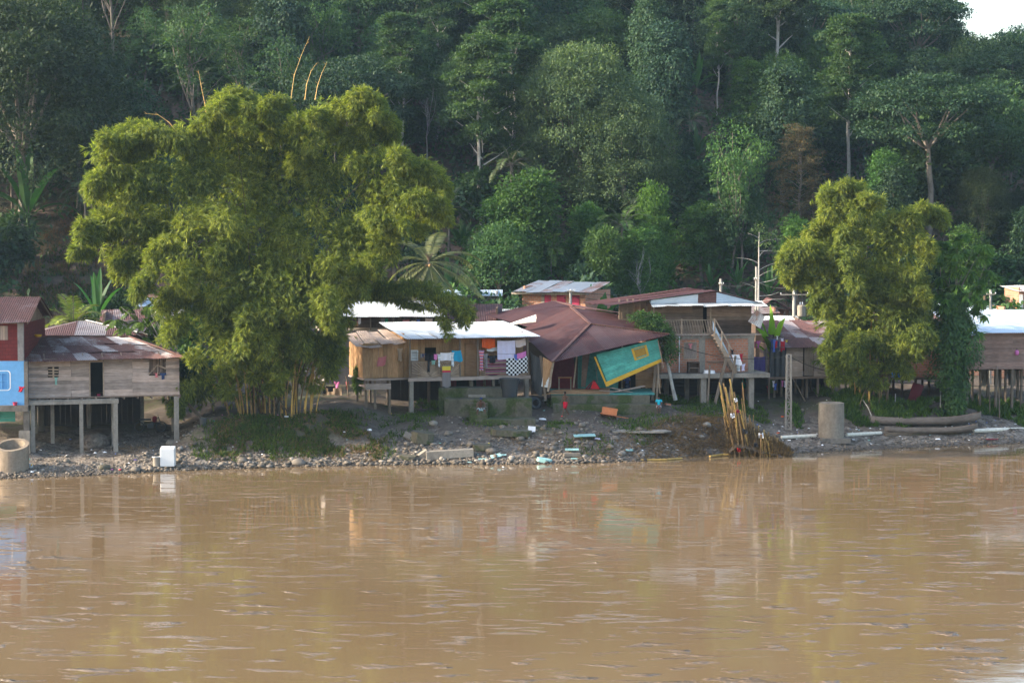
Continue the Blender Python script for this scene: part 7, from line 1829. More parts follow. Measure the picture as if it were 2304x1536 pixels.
# behind houses
for i, (a, b, c_, d, mt, lab) in enumerate(((795, 722, 806, 733, 'rose', 'salmon cloth under the long white roof, leftmost'), (806, 715, 812, 728, 'white', 'white cloth right of the salmon one'), (857, 715, 866, 731, 'grey', 'grey cloth on the far balcony'), (866, 716, 873, 731, 'green', 'dark green shirt on the far balcony'), (906, 719, 921, 731, 'rose', 'pink cloth under the long white roof'),
        (926, 721, 935, 730, 'pinkpale', 'pale pink cloth on the far balcony'), (938, 718, 945, 730, 'blue', 'blue shirt on the far balcony'), (957, 716, 973, 725, 'pinkpale', 'pale shirt at the right end of the far balcony'))):
    hang(lwh, lab, a, b, c_, d, -.85, mt, fold=.02)
# line below the great bamboo, beside the path
for a, b, c_, d, mt, lab, sh in ((700, 870, 712, 882, 'red', 'dark red cloth on the line right of the great bamboo canes', 'rect'), (707, 868, 716, 886, 'pinkpale', 'pale cloth beside the dark red one', 'bunch'), (716, 872, 733, 885, 'black', 'black shorts on the line by the path', 'pants'), (733, 868, 754, 880, 'black', 'black shirt on the line by the path', 'shirt'),
        (752, 858, 765, 872, 'pink', 'pink shirt at the high end of the line by the path', 'shirt'), (726, 872, 768, 905, 'beige', 'large beige sheet hanging under the line by the path', 'rect'), (777, 858, 786, 875, 'rose', 'small pink cloth left of the yellow green shrub', 'bunch'), (706, 892, 718, 905, 'red', 'dark red cloth low behind the canes', 'rect')):
    q0, q1 = P(a, b, 117 if mt != 'beige' else 117.4), P(c_, d, 117); cloth(None, lab, q0.x, q1.x, q0.z, q1.z, 0, mt, shape=sh, loc=q0)
for px, lab in ((782, 'thin crooked post carrying the line by the path'), (716, 'thin post at the low end of the line by the path')):
    b = P(px, 905, 117); z = G(b.x, 117); t = P(px - 4, 845 if px > 750 else 862, 117); o = MB().tube([(0, 0, -.3), (.03, 0, (t.z - z) * .5), (t.x - b.x, 0, t.z - z)], [.05, .045, .035], 6).build('line_post', M['wood_post']); o.location = (b.x, 117, z); tag(o, lab, 'post')
# clothes on the left house windows, the corner of the blue house, the stair, the shack eave
hang(wsh, 'grey green rag hanging from the lattice window', 122, 848, 130, 865, -.04, 'mint', shape='bunch'); hang(wsh, 'pink cloth stuffed in the right window of the weathered house', 347, 838, 357, 848, -.06, 'rose', shape='bunch'); hang(wsh, 'dark grey shirt hanging out of the right window of the weathered house', 360, 838, 374, 852, -.08, 'navy', shape='shirt')
hang(bh, 'crimson cloth on the corner of the sky blue wall', 42, 869, 57, 880, -.05, 'red', shape='bunch', skew=-.1)
B = bwh
hang(B, 'white sheet slung over the foot of the outside stair', 1646, 797, 1663, 820, -1.25, 'white', name='sheet', cat='sheet', skew=.2); hang(B, 'red cloth behind the foot of the outside stair', 1664, 795, 1672, 811, -.6, 'red', shape='bunch'); hang(B, 'grey and white bundle on the slab by the stair', 1654, 818, 1669, 834, -1.0, 'whiteprint', shape='bunch', fold=.08); hang(B, 'lilac cloth beside the bundle on the slab', 1667, 818, 1677, 833, -.9, 'lilac', shape='bunch'); hang(B, 'dark bag on the stair foot above the white sheet', 1643, 786, 1652, 797, -1.2, 'black', shape='bunch', fold=.06)
hang(B, 'pink shirt pinned on the shutter of the brick wall', 1549, 772, 1558, 783, -.05, 'rose', shape='shirt')
for i, (a, b, mt, lab) in enumerate(((1695, 767, 'rose', 'pink shirt hanging between the brick house and the shack'), (1702, 766, 'pink', 'small bright pink cloth beside the pink shirt'))): q0 = P(a, b, 122); cloth(None, lab, q0.x, q0.x + .25, q0.z, q0.z - .45, 0, mt, shape='shirt', loc=q0)
q0 = P(1694, 802, 121.5); cloth(None, 'purple tarpaulin spread between the brick house and the shack', q0.x, q0.x + .8, q0.z, q0.z - .95, 0, 'purple', name='tarpaulin', cat='tarpaulin', loc=q0, fold=.06)
S = rsh
for i, (a, b, w_, h_, mt) in enumerate(((1733, 762, 7, 24, 'navy'), (1738, 763, 7, 28, 'blue'), (1742, 766, 8, 16, 'red'), (1748, 766, 6, 20, 'navy'), (1751, 768, 6, 22, 'grey'), (1755, 766, 7, 24, 'red'), (1760, 766, 7, 20, 'red'), (1737, 752, 6, 8, 'black'), (1746, 755, 6, 8, 'white'), (1756, 760, 8, 7, 'lilac'), (1766, 764, 8, 5, 'yellow'))):
    hang(S, ['navy trousers, leftmost under the shack eave', 'blue jeans second from the left under the shack eave', 'bright red shirt under the shack eave', 'navy shirt right of the bright red one', 'grey shirt in the middle of the shack eave', 'crimson trousers under the shack eave', 'crimson shirt at the right of the shack line', 'black sock on the shack roof edge', 'white sock on the shack roof edge', 'lilac cloth on the shack roof edge', 'yellow strip on the shack eave'][i], a, b, a + w_, b + h_, -.62, mt, shape='bunch')
for i, (px, py, mt, lab) in enumerate(((1725, 868, 'red', 'red and white bag hanging among the shack stilts'), (1737, 856, 'white', 'white cloth under the shack floor'), (1741, 862, 'blue', 'blue cloth under the shack floor'), (1757, 855, 'pink', 'pink cloth under the shack floor'), (1764, 856, 'lilac', 'pale cloth right of the pink one under the shack'))):
    hang(S, lab, px, py, px + 7, py + 14, .3, mt, shape='bunch')
x, z = rh.fp(2288, 790, -.06); r = tag(empty('bag', rh.w(x, -.06, z), rh.a), 'bright pink bag hung on the reddish board wall', 'bag'); MB().lathe([(0, -.28), (.1, -.24), (.14, -.1), (.11, .02), (.05, .08), (0, .08)], n=12).build('pouch', CM['pink'], r, smooth=True); MB().tube([(-.05, 0, .06), (0, 0, .2), (.05, 0, .06)], .012, 5).build('strap', CM['black'], r)
# hanging corrugated panel at the brick and board house corner
a, b, c_, d = [B.l(P(px, py, 118.6)) for px, py in ((1683, 722), (1711, 738), (1720, 712), (1702, 695))]; m = MB(); m.tin(a, b, c_, d, 2, 1, .02, .13); r = m.build('hanging_sheet', M['tin_far']); r.location = B.o; r.rotation_euler = (0, 0, B.a); tag(r, 'grey corrugated sheet dangling from the right corner of the gabled roof', 'sheet')
# water tank and junk on the brick house slab
x, z = B.fp(1560, 835, -.8); r = tag(empty('stove', B.w(x, -.8, B.zf), B.a), 'dark rusty cooking stove in front of the brick wall', 'stove'); m = MB(); m.box(-.35, .35, -.25, .25, .62, .70); m.box(-.35, -.28, -.25, .25, 0, .62); m.box(.28, .35, -.25, .25, 0, .62); m.box(-.28, .28, .15, .25, 0, .62); m.build('body', M['wood_dark'], r); MB().box(-.28, .28, -.2, .15, .3, .34).build('shelf', M['wood_brown'], r)
x, z = B.fp(1612, 814, -.3); o = MB().box(-.5, .5, -.15, .0, -.03, .03).build('wall_shelf', M['wood_brown']); o.location = B.w(x, -.0, z); o.rotation_euler = (0, 0, B.a); tag(o, 'short shelf on the brick wall left of the stair', 'shelf')
x, z = B.fp(1596, 832, -1.0); r = tag(empty('basin', B.w(x, -1.0, B.zf), B.a), 'upturned pale basin on the slab edge of the brick house', 'basin'); MB().lathe([(.38, .0), (.33, .18), (.0, .2)], n=18).build('bowl', M['litter'], r)
q = P(56, 752, 103); r = thing('kettle', 'yellow plastic basin lying on the roof edge beside the maroon brick wall', 'basin', (P(86, 758, 105.8))); MB().lathe([(0, .0), (.16, .02), (.22, .14), (.2, .14), (.14, .04), (0, .03)], n=16).build('bowl', M['yellow'], r); r.name = 'basin'
# tyres and dark bundles under the collapsed house
q = at(1205, 893, 114.6); o = MB().lathe([(.22, -.09), (.36, -.09), (.42, 0), (.36, .09), (.22, .09), (.18, 0)], n=24, close=True).build('tyre', M['black_plastic'], smooth=True); o.location = (q.x, q.y, G(q.x, q.y) + .35); o.rotation_euler = (R(70), 0, .4); tag(o, 'black tyre leaning beside the right stilt of the laundry house', 'tyre')
# motorbike shape seen dimly under the weathered house
def moto():
    x, _ = wsh.fp(338, 930, 3.6); g = wsh.g(x, 3.6); r = tag(empty('motorcycle', wsh.w(x, 3.6, g), wsh.a), 'dark motorcycle parked in the shade under the weathered stilt house', 'motorcycle')
    for s in (-.62, .62):
        w_ = MB().lathe([(.25, -.04), (.31, 0), (.25, .04)], n=20, close=True).build('wheel', M['black_plastic'], r); w_.rotation_euler = (R(90), 0, 0); w_.location = (s, 0, .31)
    m = MB(); m.beam((-.62, 0, .31), (0, 0, .5), .05, .05); m.beam((0, 0, .5), (.45, 0, .8), .05, .05); m.beam((.45, 0, .9), (.62, 0, .31), .06, .05); m.box(-.15, .2, -.1, .1, .25, .5); m.build('frame', M['black_plastic'], r)
    MB().box(-.6, .05, -.11, .11, .68, .78).build('seat', M['black_plastic'], r, bevel=.03); MB().lathe([(0, -.2), (.12, -.15), (.15, 0), (.12, .15), (0, .2)], (0, 0, 0), 12).build('tank', M['maroon'], r, smooth=True).location = (.25, 0, .75); MB().beam((.42, -.32, 1.0), (.42, .32, 1.0), .03, .03).build('handlebar', M['black_plastic'], r)
moto()
# ---------------------------------------------------------------- people
def skin_body(name, verts, edges, rad, mat, parent, root=0, sub=2):
    me = bpy.data.meshes.new(name); me.from_pydata([tuple(v) for v in verts], edges, []); me.update(); me.materials.append(mat)
    o = bpy.data.objects.new(name, me); COL.objects.link(o); o.parent = parent
    md = o.modifiers.new("skin", 'SKIN'); md.use_smooth_shade = True
    if not me.skin_vertices: me.skin_vertices.new()
    for i, v in enumerate(me.skin_vertices[0].data):
        r_ = rad[i]; v.radius = r_ if isinstance(r_, tuple) else (r_, r_); v.use_root = (i == root)
    s = o.modifiers.new("sub", 'SUBSURF'); s.levels = sub; s.render_levels = sub
    return o
def person(label, loc, rz, H, J, shorts=None, shirt=None, shoes=None, cap=None, dress=None, hair='hair'):
    """J: joint positions for a body of height 1.0 facing -Y, scaled by H"""
    r = empty('person', loc, rz); tag(r, label, 'person'); S = H
    V, E, Rd, ix = [], [], [], {}
    def add(n, p, rad, par=None):
        ix[n] = len(V); V.append(Vector(p) * S); Rd.append(tuple(q * S for q in rad) if isinstance(rad, tuple) else rad * S)
        if par: E.append((ix[par], ix[n]))
    j = {k_: Vector(v) for k_, v in J.items()}
    add('pel', j['pel'], (.072, .055)); add('wst', j['pel'].lerp(j['chest'], .45), (.062, .045), 'pel'); add('chest', j['chest'], (.078, .055), 'wst'); add('neck0', j['chest'].lerp(j['neck'], .75), (.045, .04), 'chest'); add('neck', j['neck'], .029, 'neck0')
    hd = (j['head'] - j['neck']).normalized(); add('jaw', j['neck'] + hd * .035, (.036, .042), 'neck'); add('skull', j['neck'] + hd * .085, (.049, .056), 'jaw'); add('crown', j['neck'] + hd * .122, (.036, .042), 'skull')
    for s in 'LR':
        add('sh' + s, j['sh' + s], .034, 'neck0'); add('ua' + s, j['sh' + s].lerp(j['el' + s], .5), .028, 'sh' + s); add('el' + s, j['el' + s], .022, 'ua' + s); add('fa' + s, j['el' + s].lerp(j['wr' + s], .45), .021, 'el' + s); add('wr' + s, j['wr' + s], .014, 'fa' + s)
        d = (j['wr' + s] - j['el' + s]).normalized(); ac = d.cross(Vector((0, 1, 0))); ac = ac.normalized() if ac.length > .1 else Vector((1, 0, 0)); dn = d.cross(ac).normalized()
        add('pa' + s, j['wr' + s] + d * .03, (.021, .012), 'wr' + s)
        for f, (o_, L_) in enumerate(((-.016, .040), (-.006, .047), (.005, .044), (.015, .035))):
            b = j['wr' + s] + d * .048 + ac * o_; add('f%d%s' % (f, s), b, .0052, 'pa' + s); add('g%d%s' % (f, s), b + d * L_ * .55 + dn * .004, .0046, 'f%d%s' % (f, s)); add('h%d%s' % (f, s), b + d * L_ * .9 + dn * .016, .0038, 'g%d%s' % (f, s))
        b = j['wr' + s] + d * .022 - ac * .022; add('t0' + s, b, .006, 'pa' + s); add('t1' + s, b + d * .018 - ac * .012, .0052, 't0' + s); add('t2' + s, b + d * .034 - ac * .012 + dn * .006, .004, 't1' + s)
        add('hp' + s, j['hp' + s], .052, 'pel'); add('th' + s, j['hp' + s].lerp(j['kn' + s], .5), .045, 'hp' + s); add('kn' + s, j['kn' + s], .032, 'th' + s); add('ca' + s, j['kn' + s].lerp(j['an' + s], .35), .032, 'kn' + s); add('an' + s, j['an' + s], .019, 'ca' + s); add('he' + s, j['an' + s] + Vector((0, .008, -.022)), .018, 'an' + s); add('to' + s, j['to' + s], (.022, .013), 'he' + s)
    skin_body('body', V, E, Rd, M['skin'], r)
    fwd = Vector(J.get('face', (0, -1, 0))).normalized(); sk = (j['neck'] + hd * .085) * S; side = fwd.cross(Vector((0, 0, 1))).normalized()
    def ball(nm, c, rx, mt, sc=(1, 1, 1)): o = MB().lathe([(0, -rx), (rx * .7, -rx * .7), (rx, 0), (rx * .7, rx * .7), (0, rx)], n=10).build(nm, mt, r, smooth=True); o.location = c; o.scale = sc; return o
    for s in (-1, 1): ball('eye', sk + fwd * .053 * S + side * s * .019 * S, .0075 * S, M['white_plastic']); ball('ear', sk + side * s * .052 * S - Vector((0, 0, .005)) * S, .012 * S, M['skin'], (.5, 1, 1.3))
    ball('nose', sk + fwd * .060 * S - hd * .018 * S, .010 * S, M['skin'], (.9, 1.2, 1)); ball('mouth', sk + fwd * .052 * S - hd * .040 * S, .011 * S, M['maroon'], (1.3, .6, .5))
    def cover(nm, seq, mt, sub=2):
        V2, E2, R2 = [], [], []; id2 = {}
        for a, b, ra, rb in seq:
            for n_, rr in ((a, ra), (b, rb)):
                key = n_ if isinstance(n_, str) else tuple(n_)
                if key not in id2: id2[key] = len(V2); V2.append(V[ix[n_]] if isinstance(n_, str) else Vector(n_) * S); R2.append(tuple(q * S for q in rr) if isinstance(rr, tuple) else rr * S)
            ka, kb = [n_ if isinstance(n_, str) else tuple(n_) for n_ in (a, b)]; E2.append((id2[ka], id2[kb]))
        return skin_body(nm, V2, E2, R2, mt, r, sub=sub)
    if hair: o = ball('hair', sk + hd * .018 * S - fwd * .012 * S, .058 * S, M['hair'], (.95, 1.02, .88)); 
    if cap:
        ball('cap', sk + hd * .030 * S, .060 * S, cap, (.98, 1.05, .72)); m = MB(); m.lathe([(0, 0), (.05 * S, 0), (.05 * S, .008 * S), (0, .008 * S)], n=14); o = m.build('cap_peak', cap, r); o.location = sk + hd * .028 * S + fwd * .055 * S
    if shorts:
        mt, f = shorts; cover('shorts', [('pel', 'wst', (.092, .074), (.076, .058))] + [q for s in 'LR' for q in (('pel', 'hp' + s, (.092, .074), .078), ('hp' + s, tuple(j['hp' + s].lerp(j['kn' + s], f)), .078, .074))], mt)
    if shirt: cover('shirt', [('pel', 'wst', (.078, .062), (.072, .056)), ('wst', 'chest', (.072, .056), (.084, .064)), ('chest', 'neck0', (.084, .064), (.055, .048))] + [q for s in 'LR' for q in (('neck0', 'sh' + s, (.055, .048), .043), ('sh' + s, tuple(j['sh' + s].lerp(j['el' + s], .6)), .043, .038))], shirt)
    if dress: cover('dress', [('chest', 'neck0', (.086, .066), (.056, .048)), ('wst', 'chest', (.075, .06), (.086, .066)), ('pel', 'wst', (.095, .08), (.075, .06)), (tuple(j['pel'] + Vector((0, 0, -.2))), 'pel', (.12, .11), (.095, .08))] + [q for s in 'LR' for q in (('neck0', 'sh' + s, (.056, .048), .043),)], dress)
    if shoes:
        for s in 'LR': cover('shoe', [('he' + s, 'to' + s, .026, (.026, .018))], shoes)
    return r
STAND = dict(pel=(0, 0, .53), chest=(0, 0, .72), neck=(0, 0, .835), head=(0, 0, .95), shL=(.105, 0, .80), shR=(-.105, 0, .80), elL=(.13, .02, .62), elR=(-.13, .02, .62), wrL=(.135, -.02, .47), wrR=(-.135, -.02, .47),
             hpL=(.05, 0, .50), hpR=(-.05, 0, .50), knL=(.055, 0, .28), knR=(-.055, 0, .28), anL=(.055, .01, .045), anR=(-.055, .01, .045), toL=(.06, -.075, .014), toR=(-.06, -.075, .014))
# boy in red shorts walking to the left along the bank
p = at(1272, 938); W_ = dict(STAND, chest=(0, -.015, .72), neck=(0, -.02, .835), head=(0, -.035, .95), elL=(.125, .07, .63), wrL=(.12, .08, .49), elR=(-.125, -.05, .635), wrR=(-.13, -.12, .51),
     knL=(.05, -.13, .29), anL=(.05, -.20, .06), toL=(.055, -.285, .03), knR=(-.05, .07, .28), anR=(-.05, .21, .09), toR=(-.055, .14, .025))
person('bare chested boy in red shorts walking along the stony bank', (p.x, p.y, p.z - .0), R(-50), 1.5, W_, shorts=(m_plain('red shorts cloth', (.42, .01, .03), .8, .1), .85), shoes=m_plain('bright red shoes', (.75, .04, .05), .5, .3))
# man in cap sitting on the platform steps
SIT = dict(pel=(0, .08, .30), chest=(0, .02, .49), neck=(0, -.03, .595), head=(0, -.07, .70), shL=(.11, -.01, .565), shR=(-.11, -.01, .565), elL=(.16, -.08, .41), elR=(-.16, -.08, .41), wrL=(.06, -.18, .36), wrR=(-.05, -.19, .37),
           hpL=(.05, .06, .285), hpR=(-.05, .06, .285), knL=(.13, -.15, .30), knR=(-.13, -.15, .30), anL=(.15, -.13, .05), anR=(-.15, -.13, .05), toL=(.17, -.21, .015), toR=(-.17, -.21, .015), face=(0, -1, -.25))
p = P(1082, 938, 111.2); person('bare chested man in blue cap and pale shorts sitting on the platform steps', (p.x, 111.15, zl + .0), R(6), 1.62, SIT, shorts=(m_plain('pale blue shorts cloth', (.42, .60, .66), .8, .1), .7), cap=m_plain('blue cap cloth', (.03, .05, .14), .8, .1))
# child in turquoise shirt on the end of the long step
p = P(1482, 917, 112.6); SC_ = dict(SIT, knL=(.06, -.14, .29), knR=(-.06, -.14, .29), anL=(.06, -.12, .05), anR=(-.05, -.12, .05), toL=(.07, -.2, .015), toR=(-.06, -.2, .015), chest=(0, .06, .50), neck=(0, .05, .61), head=(0, .04, .72), shL=(.11, .05, .58), shR=(-.11, .05, .58), elL=(.13, 0, .43), elR=(-.13, 0, .43), wrL=(.04, -.12, .36), wrR=(-.04, -.12, .35), face=(0, -1, 0))
z_ = G(p.x, 112.5); person('child in turquoise shirt sitting at the right end of the long concrete steps', (p.x, 112.5, max(z_, zstep - .5)), R(-8), 1.33, SC_, shorts=(m_plain('grey shorts cloth', (.30, .25, .27), .8, .1), .8), shirt=m_plain('turquoise shirt cloth', (.02, .38, .50), .8, .1))
# woman in a green dress in the shade under the brick house
p = at(1674, 896); person('person in green top bending in the shade under the brick and board house', (p.x, p.y + .4, G(p.x, p.y + .4)), R(40), 1.6, dict(STAND, chest=(0, -.06, .71), neck=(0, -.12, .81), head=(0, -.17, .92), shL=(.10, -.10, .78), shR=(-.10, -.10, .78), elL=(.12, -.14, .60), elR=(-.12, -.14, .60), wrL=(.08, -.24, .52), wrR=(-.08, -.24, .52)), dress=m_plain('green dress cloth', (.02, .22, .14), .8, .1))
# one more figure far back under the collapsed house
p = P(1411, 885, 119.5); person('person in blue standing far back behind the leaning turquoise wall', (p.x, 119.5, G(p.x, 119.5)), R(10), 1.5, STAND, shorts=(CM['navy'], .9), shirt=CM['blue'])
# ---------------------------------------------------------------- stones, weeds, litter
ICO_V = []; ICO_F = []
def _ico():
    t = (1 + 5 ** .5) / 2
    v = np.array([(-1, t, 0), (1, t, 0), (-1, -t, 0), (1, -t, 0), (0, -1, t), (0, 1, t), (0, -1, -t), (0, 1, -t), (t, 0, -1), (t, 0, 1), (-t, 0, -1), (-t, 0, 1)], float); v /= np.linalg.norm(v[0])
    f = np.array([(0, 11, 5), (0, 5, 1), (0, 1, 7), (0, 7, 10), (0, 10, 11), (1, 5, 9), (5, 11, 4), (11, 10, 2), (10, 7, 6), (7, 1, 8), (3, 9, 4), (3, 4, 2), (3, 2, 6), (3, 6, 8), (3, 8, 9), (4, 9, 5), (2, 4, 11), (6, 2, 10), (8, 6, 7), (9, 8, 1)])
    return v, f
IV, IF = _ico()
def subdiv(v, f):
    v = list(map(tuple, v)); out = []; cache = {}
    def mid(a, b):
        key = (min(a, b), max(a, b))
        if key not in cache: q = (np.array(v[a]) + np.array(v[b])) / 2; q /= np.linalg.norm(q); v.append(tuple(q)); cache[key] = len(v) - 1
        return cache[key]
    for a, b, c in f: ab, bc, ca = mid(a, b), mid(b, c), mid(c, a); out += [(a, ab, ca), (b, bc, ab), (c, ca, bc), (ab, bc, ca)]
    return np.array(v), np.array(out)
IV2, IF2 = subdiv(IV, IF)
def m_stone():
    t = NT('river stones'); n = t.noise(7, t.co(), 5, .7)
    c = t.ramp(t.isl(), [(0, (.055, .047, .04)), (.3, (.115, .096, .078)), (.6, (.17, .145, .12)), (.85, (.22, .175, .135)), (1, (.33, .30, .27))])
    sp = t.n('SeparateXYZ'); t.lk(t.n('NewGeometry').outputs['Position'], sp.inputs[0]); wet = t.math('SUBTRACT', 1.0, t.math('MULTIPLY', sp.outputs[2], 5.0), True)
    c = t.mix(t.ramp(n, [(.35, (.55,) * 3), (.6, (0,) * 3)]), c, (.07, .06, .045)); c = t.mix(wet, c, t.mix(1, c, (.35, .32, .28), 'MULTIPLY'))
    t.bump(n, .4, .02); return t.out(c, .75, .3)
M['stone'] = m_stone()
def gravel(n, label, xr, tr, size, dens=None):
    x = rng.uniform(xr[0], xr[1], n * 3); t = tr[0] + (tr[1] - tr[0]) * rng.random(n * 3) ** 1.4
    if dens is not None: k_ = rng.random(n * 3) < dens(x, t); x, t = x[k_], t[k_]
    x, t = x[:n], t[:n]; n = len(x); y = shore(x) + t
    s = size[0] + (size[1] - size[0]) * rng.random(n) ** 2.6
    sc = np.stack([s * rng.uniform(.8, 1.4, n), s * rng.uniform(.8, 1.3, n), s * rng.uniform(.45, .85, n)], -1)
    a = rng.uniform(0, 6.28, n); z = gz(x, y) + sc[:, 2] * rng.uniform(.1, .6, n)
    base = IV[None] * (1 + rng.normal(0, .10, (n, 12, 1))) * sc[:, None]
    ca, sa = np.cos(a)[:, None], np.sin(a)[:, None]
    V = np.stack([base[..., 0] * ca - base[..., 1] * sa + x[:, None], base[..., 0] * sa + base[..., 1] * ca + y[:, None], base[..., 2] + z[:, None]], -1).reshape(-1, 3)
    F = (IF[None] + (np.arange(n) * 12)[:, None, None]).reshape(-1, 3)
    tag(mesh_np('gravel', V, F, M['stone'], smooth=True), label, 'gravel', kind='stuff')
den = lambda x, t: np.clip(np.interp(x, [-30, -22, -17, -8, -6, 3, 9, 10, 14, 16, 30], [.8, .9, 1, 1, 1, 1, .8, .35, .3, .5, .35]) * (.35 + .9 * (fbm(x * .6, t * .9, 8) + .5)) * np.where((x < 3) & (x > -17) & (t > np.where(x < -7.5, 2.6, 9)), .05, 1) * np.interp(t, [0, 2, 4, 7, 12], [1, .8, .35, .2, .1]), 0, 1)
gravel(11000, 'grey and brown pebbles along the waterline and up the bank', (-31, 31), (-.25, 9), (.03, .11), den)
gravel(650, 'larger cobbles mixed into the beach', (-20, 10), (-.1, 5.5), (.09, .21), den)
def rock(px, py, s, label, mat='stone', sq=(1, .8, .6), grp='boulders on the bank'):
    p = at(px, py); v = IV2 * (1 + .13 * np.array([[float(vnoise(a[0] * 2.1 + px, a[1] * 2.1 + a[2] * 1.7, 5)) * 2] for a in IV2])) * np.array(sq) * s
    o = mesh_np('boulder', v, IF2, M[mat], smooth=True); o.location = (p.x, p.y, p.z + s * sq[2] * .35); o.rotation_euler = (0, 0, rnd.random() * 6); tag(o, label, 'boulder', grp)
for px, py, s, lab, mt in ((672, 1044, .42, 'dark boulder at the waterline below the great bamboo', 'conc_dark'), (1105, 1018, .34, 'smooth grey boulder right of the long concrete beam', 'stone'), (545, 1040, .28, 'grey rounded rock on the beach left of the dark boulder', 'stone'), (235, 1055, .34, 'mossy rock between the stilts and the water', 'conc_moss'),
        (305, 1060, .3, 'flat dark rock at the water left of the washing machine', 'conc_dark'), (385, 1000, .35, 'pale boulder behind the washing machine', 'conc_pale'), (1170, 990, .3, 'brownish boulder below the white square scrap', 'stone'), (1060, 1002, .28, 'round boulder at the foot of the mossy mound', 'stone'), (1245, 1012, .25, 'grey rock left of the turquoise board', 'stone'),
        (1400, 1024, .26, 'pale rock near the grey gravel heap', 'conc_pale'), (1590, 960, .3, 'pair of pale rocks on the straw bank', 'conc_pale'), (1578, 985, .22, 'small pale rock low on the straw bank', 'conc_pale'), (1630, 905, .3, 'rock beside the broken bamboo', 'stone'), (975, 955, .3, 'flat pale rock left of the platform', 'conc_pale'),
        (880, 1040, .22, 'small rock at the waterline left of the greenish slab', 'stone'), (780, 1042, .2, 'small grey rock on the shore under the weeds', 'stone'), (500, 1046, .22, 'reddish rock on the left beach', 'stone'), (150, 1040, .24, 'rock in front of the left stilts', 'stone'), (1010, 978, .3, 'rock above the long concrete beam', 'stone'), (1310, 960, .26, 'rock beside the path of the boy', 'stone')):
    rock(px, py, s, lab, mt)
# earth lump under the left house
rock(215, 1003, .95, 'big brown lump of earth under the weathered house', 'ground', (1, .8, .62))

def weeds(n, regions, label, mat='leaf_weed', color=(1, 1, 1), name='grass', hl=(.12, .4), w=.035, hang=0.0):
    parts = []
    for (px, py, rx, ry, dens) in regions:
        c = at(px, py); mx = c.y / FPX
        k_ = int(n * dens); a = rng.uniform(0, 6.28, k_); q = np.sqrt(rng.random(k_)); dy = ry * mx * 7
        x = c.x + np.cos(a) * q * rx * mx; y = c.y + np.sin(a) * q * min(dy, 2.6); x = x + rng.normal(0, .1, k_); kk = fbm(x * 1.1, y * 1.1, 41) > -.22; x, y = x[kk], y[kk]; k2 = len(x)
        C = np.stack([x, y, gz(x, y) - .02 + rng.uniform(0, .12, k2)], -1); D = rot_rand(k2) * .45 + np.array([0, -.25, 1 - 1.7 * hang]); 
        parts.append(leaf_quads(C, D, rot_rand(k2) * .5 + np.array([0, -1, .4]), rng.uniform(hl[0], hl[1], k2), rng.uniform(.5, 1.5, k2) * w))
    V, F = join(parts); o = mesh_np(name, V, F, M[mat]); o.color = (*color, 1); tag(o, label, name.replace('_', ' '), kind='stuff'); return o
weeds(750, [(470, 1000, 40, 12, .8), (540, 985, 60, 25, 1.6), (620, 985, 80, 26, 2.2), (700, 985, 70, 26, 1.8), (560, 1005, 70, 8, 1.0), (680, 1008, 70, 8, 1.0), (600, 960, 50, 14, 1.0), (770, 985, 60, 26, 1.2), (820, 960, 60, 16, .8), (770, 945, 50, 8, .7), (860, 1000, 40, 14, .7), (900, 965, 40, 20, .6)], 'low green weeds over the mound below the great bamboo', 'leaf_weed', (.62, .66, .55), 'weeds', (.10, .34), .055)
weeds(1500, [(975, 915, 40, 25, 1.0), (1000, 925, 30, 14, .6), (940, 940, 40, 16, .4), (1180, 925, 10, 14, .25), (1240, 905, 8, 8, .25), (1260, 955, 30, 6, .25), (1410, 955, 60, 8, .3), (1440, 975, 30, 8, .25), (1320, 995, 60, 8, .3), (1100, 955, 60, 6, .3), (1500, 900, 30, 6, .5), (1560, 905, 70, 10, 1.2), (1640, 915, 60, 12, 1.0), (1700, 930, 30, 12, .6), (1580, 925, 60, 8, .6), (1480, 945, 60, 8, .3)], 'patchy grass and moss on the stony bank', 'leaf_weed', (.8, .85, .8), 'grass', (.08, .28), .05)
weeds(2300, [(1940, 905, 60, 22, 1.6), (2000, 915, 50, 14, 1.2), (1915, 885, 20, 14, .6), (2120, 905, 50, 12, .8), (2190, 915, 50, 14, .9), (2270, 930, 50, 18, 1.0), (1785, 935, 14, 12, .3), (2060, 925, 30, 6, .3), (1860, 890, 20, 10, .3), (2300, 945, 20, 14, .4)], 'green weeds around the foot of the smaller bamboo and along the right bank', 'leaf_weed', (.8, .95, .8), 'weeds', (.15, .5), .07)
weeds(2800, [(1560, 985, 60, 18, 1.6), (1600, 1000, 50, 12, 1.2), (1500, 1000, 50, 12, .8), (1620, 970, 30, 14, .8), (1440, 1005, 50, 10, .5), (1330, 1010, 60, 10, .5), (1200, 1000, 60, 8, .3), (1520, 970, 60, 8, .5), (830, 1010, 40, 12, .8), (770, 1012, 50, 10, .8), (700, 975, 70, 24, 1.0), (620, 990, 110, 20, 1.0), (520, 985, 50, 16, .6), (790, 960, 50, 14, .6), (520, 1000, 40, 12, .3), (300, 1010, 40, 5, .15)], 'dry brown roots and straw hanging over the edge of the bank', 'leaf_dry', (.62, .56, .5), 'dry_grass', (.2, .5), .02, .75)
weeds(1800, [(150, 560, 70, 60, 1.0), (210, 620, 80, 50, 1.0), (120, 640, 70, 50, 1.0), (260, 560, 60, 60, .8), (180, 500, 60, 40, .8), (90, 690, 60, 20, .5)], 'thin brown scrub on the bare slope', 'leaf_dry', (.48, .40, .38), 'scrub', (.15, .6), .03)
weeds(900, [(150, 600, 60, 60, .8), (110, 660, 70, 40, 1.2), (230, 670, 60, 30, 1.0)], 'green creepers on the bare slope', 'leaf_weed', (.5, .55, .6), 'creepers', (.15, .4), .12)

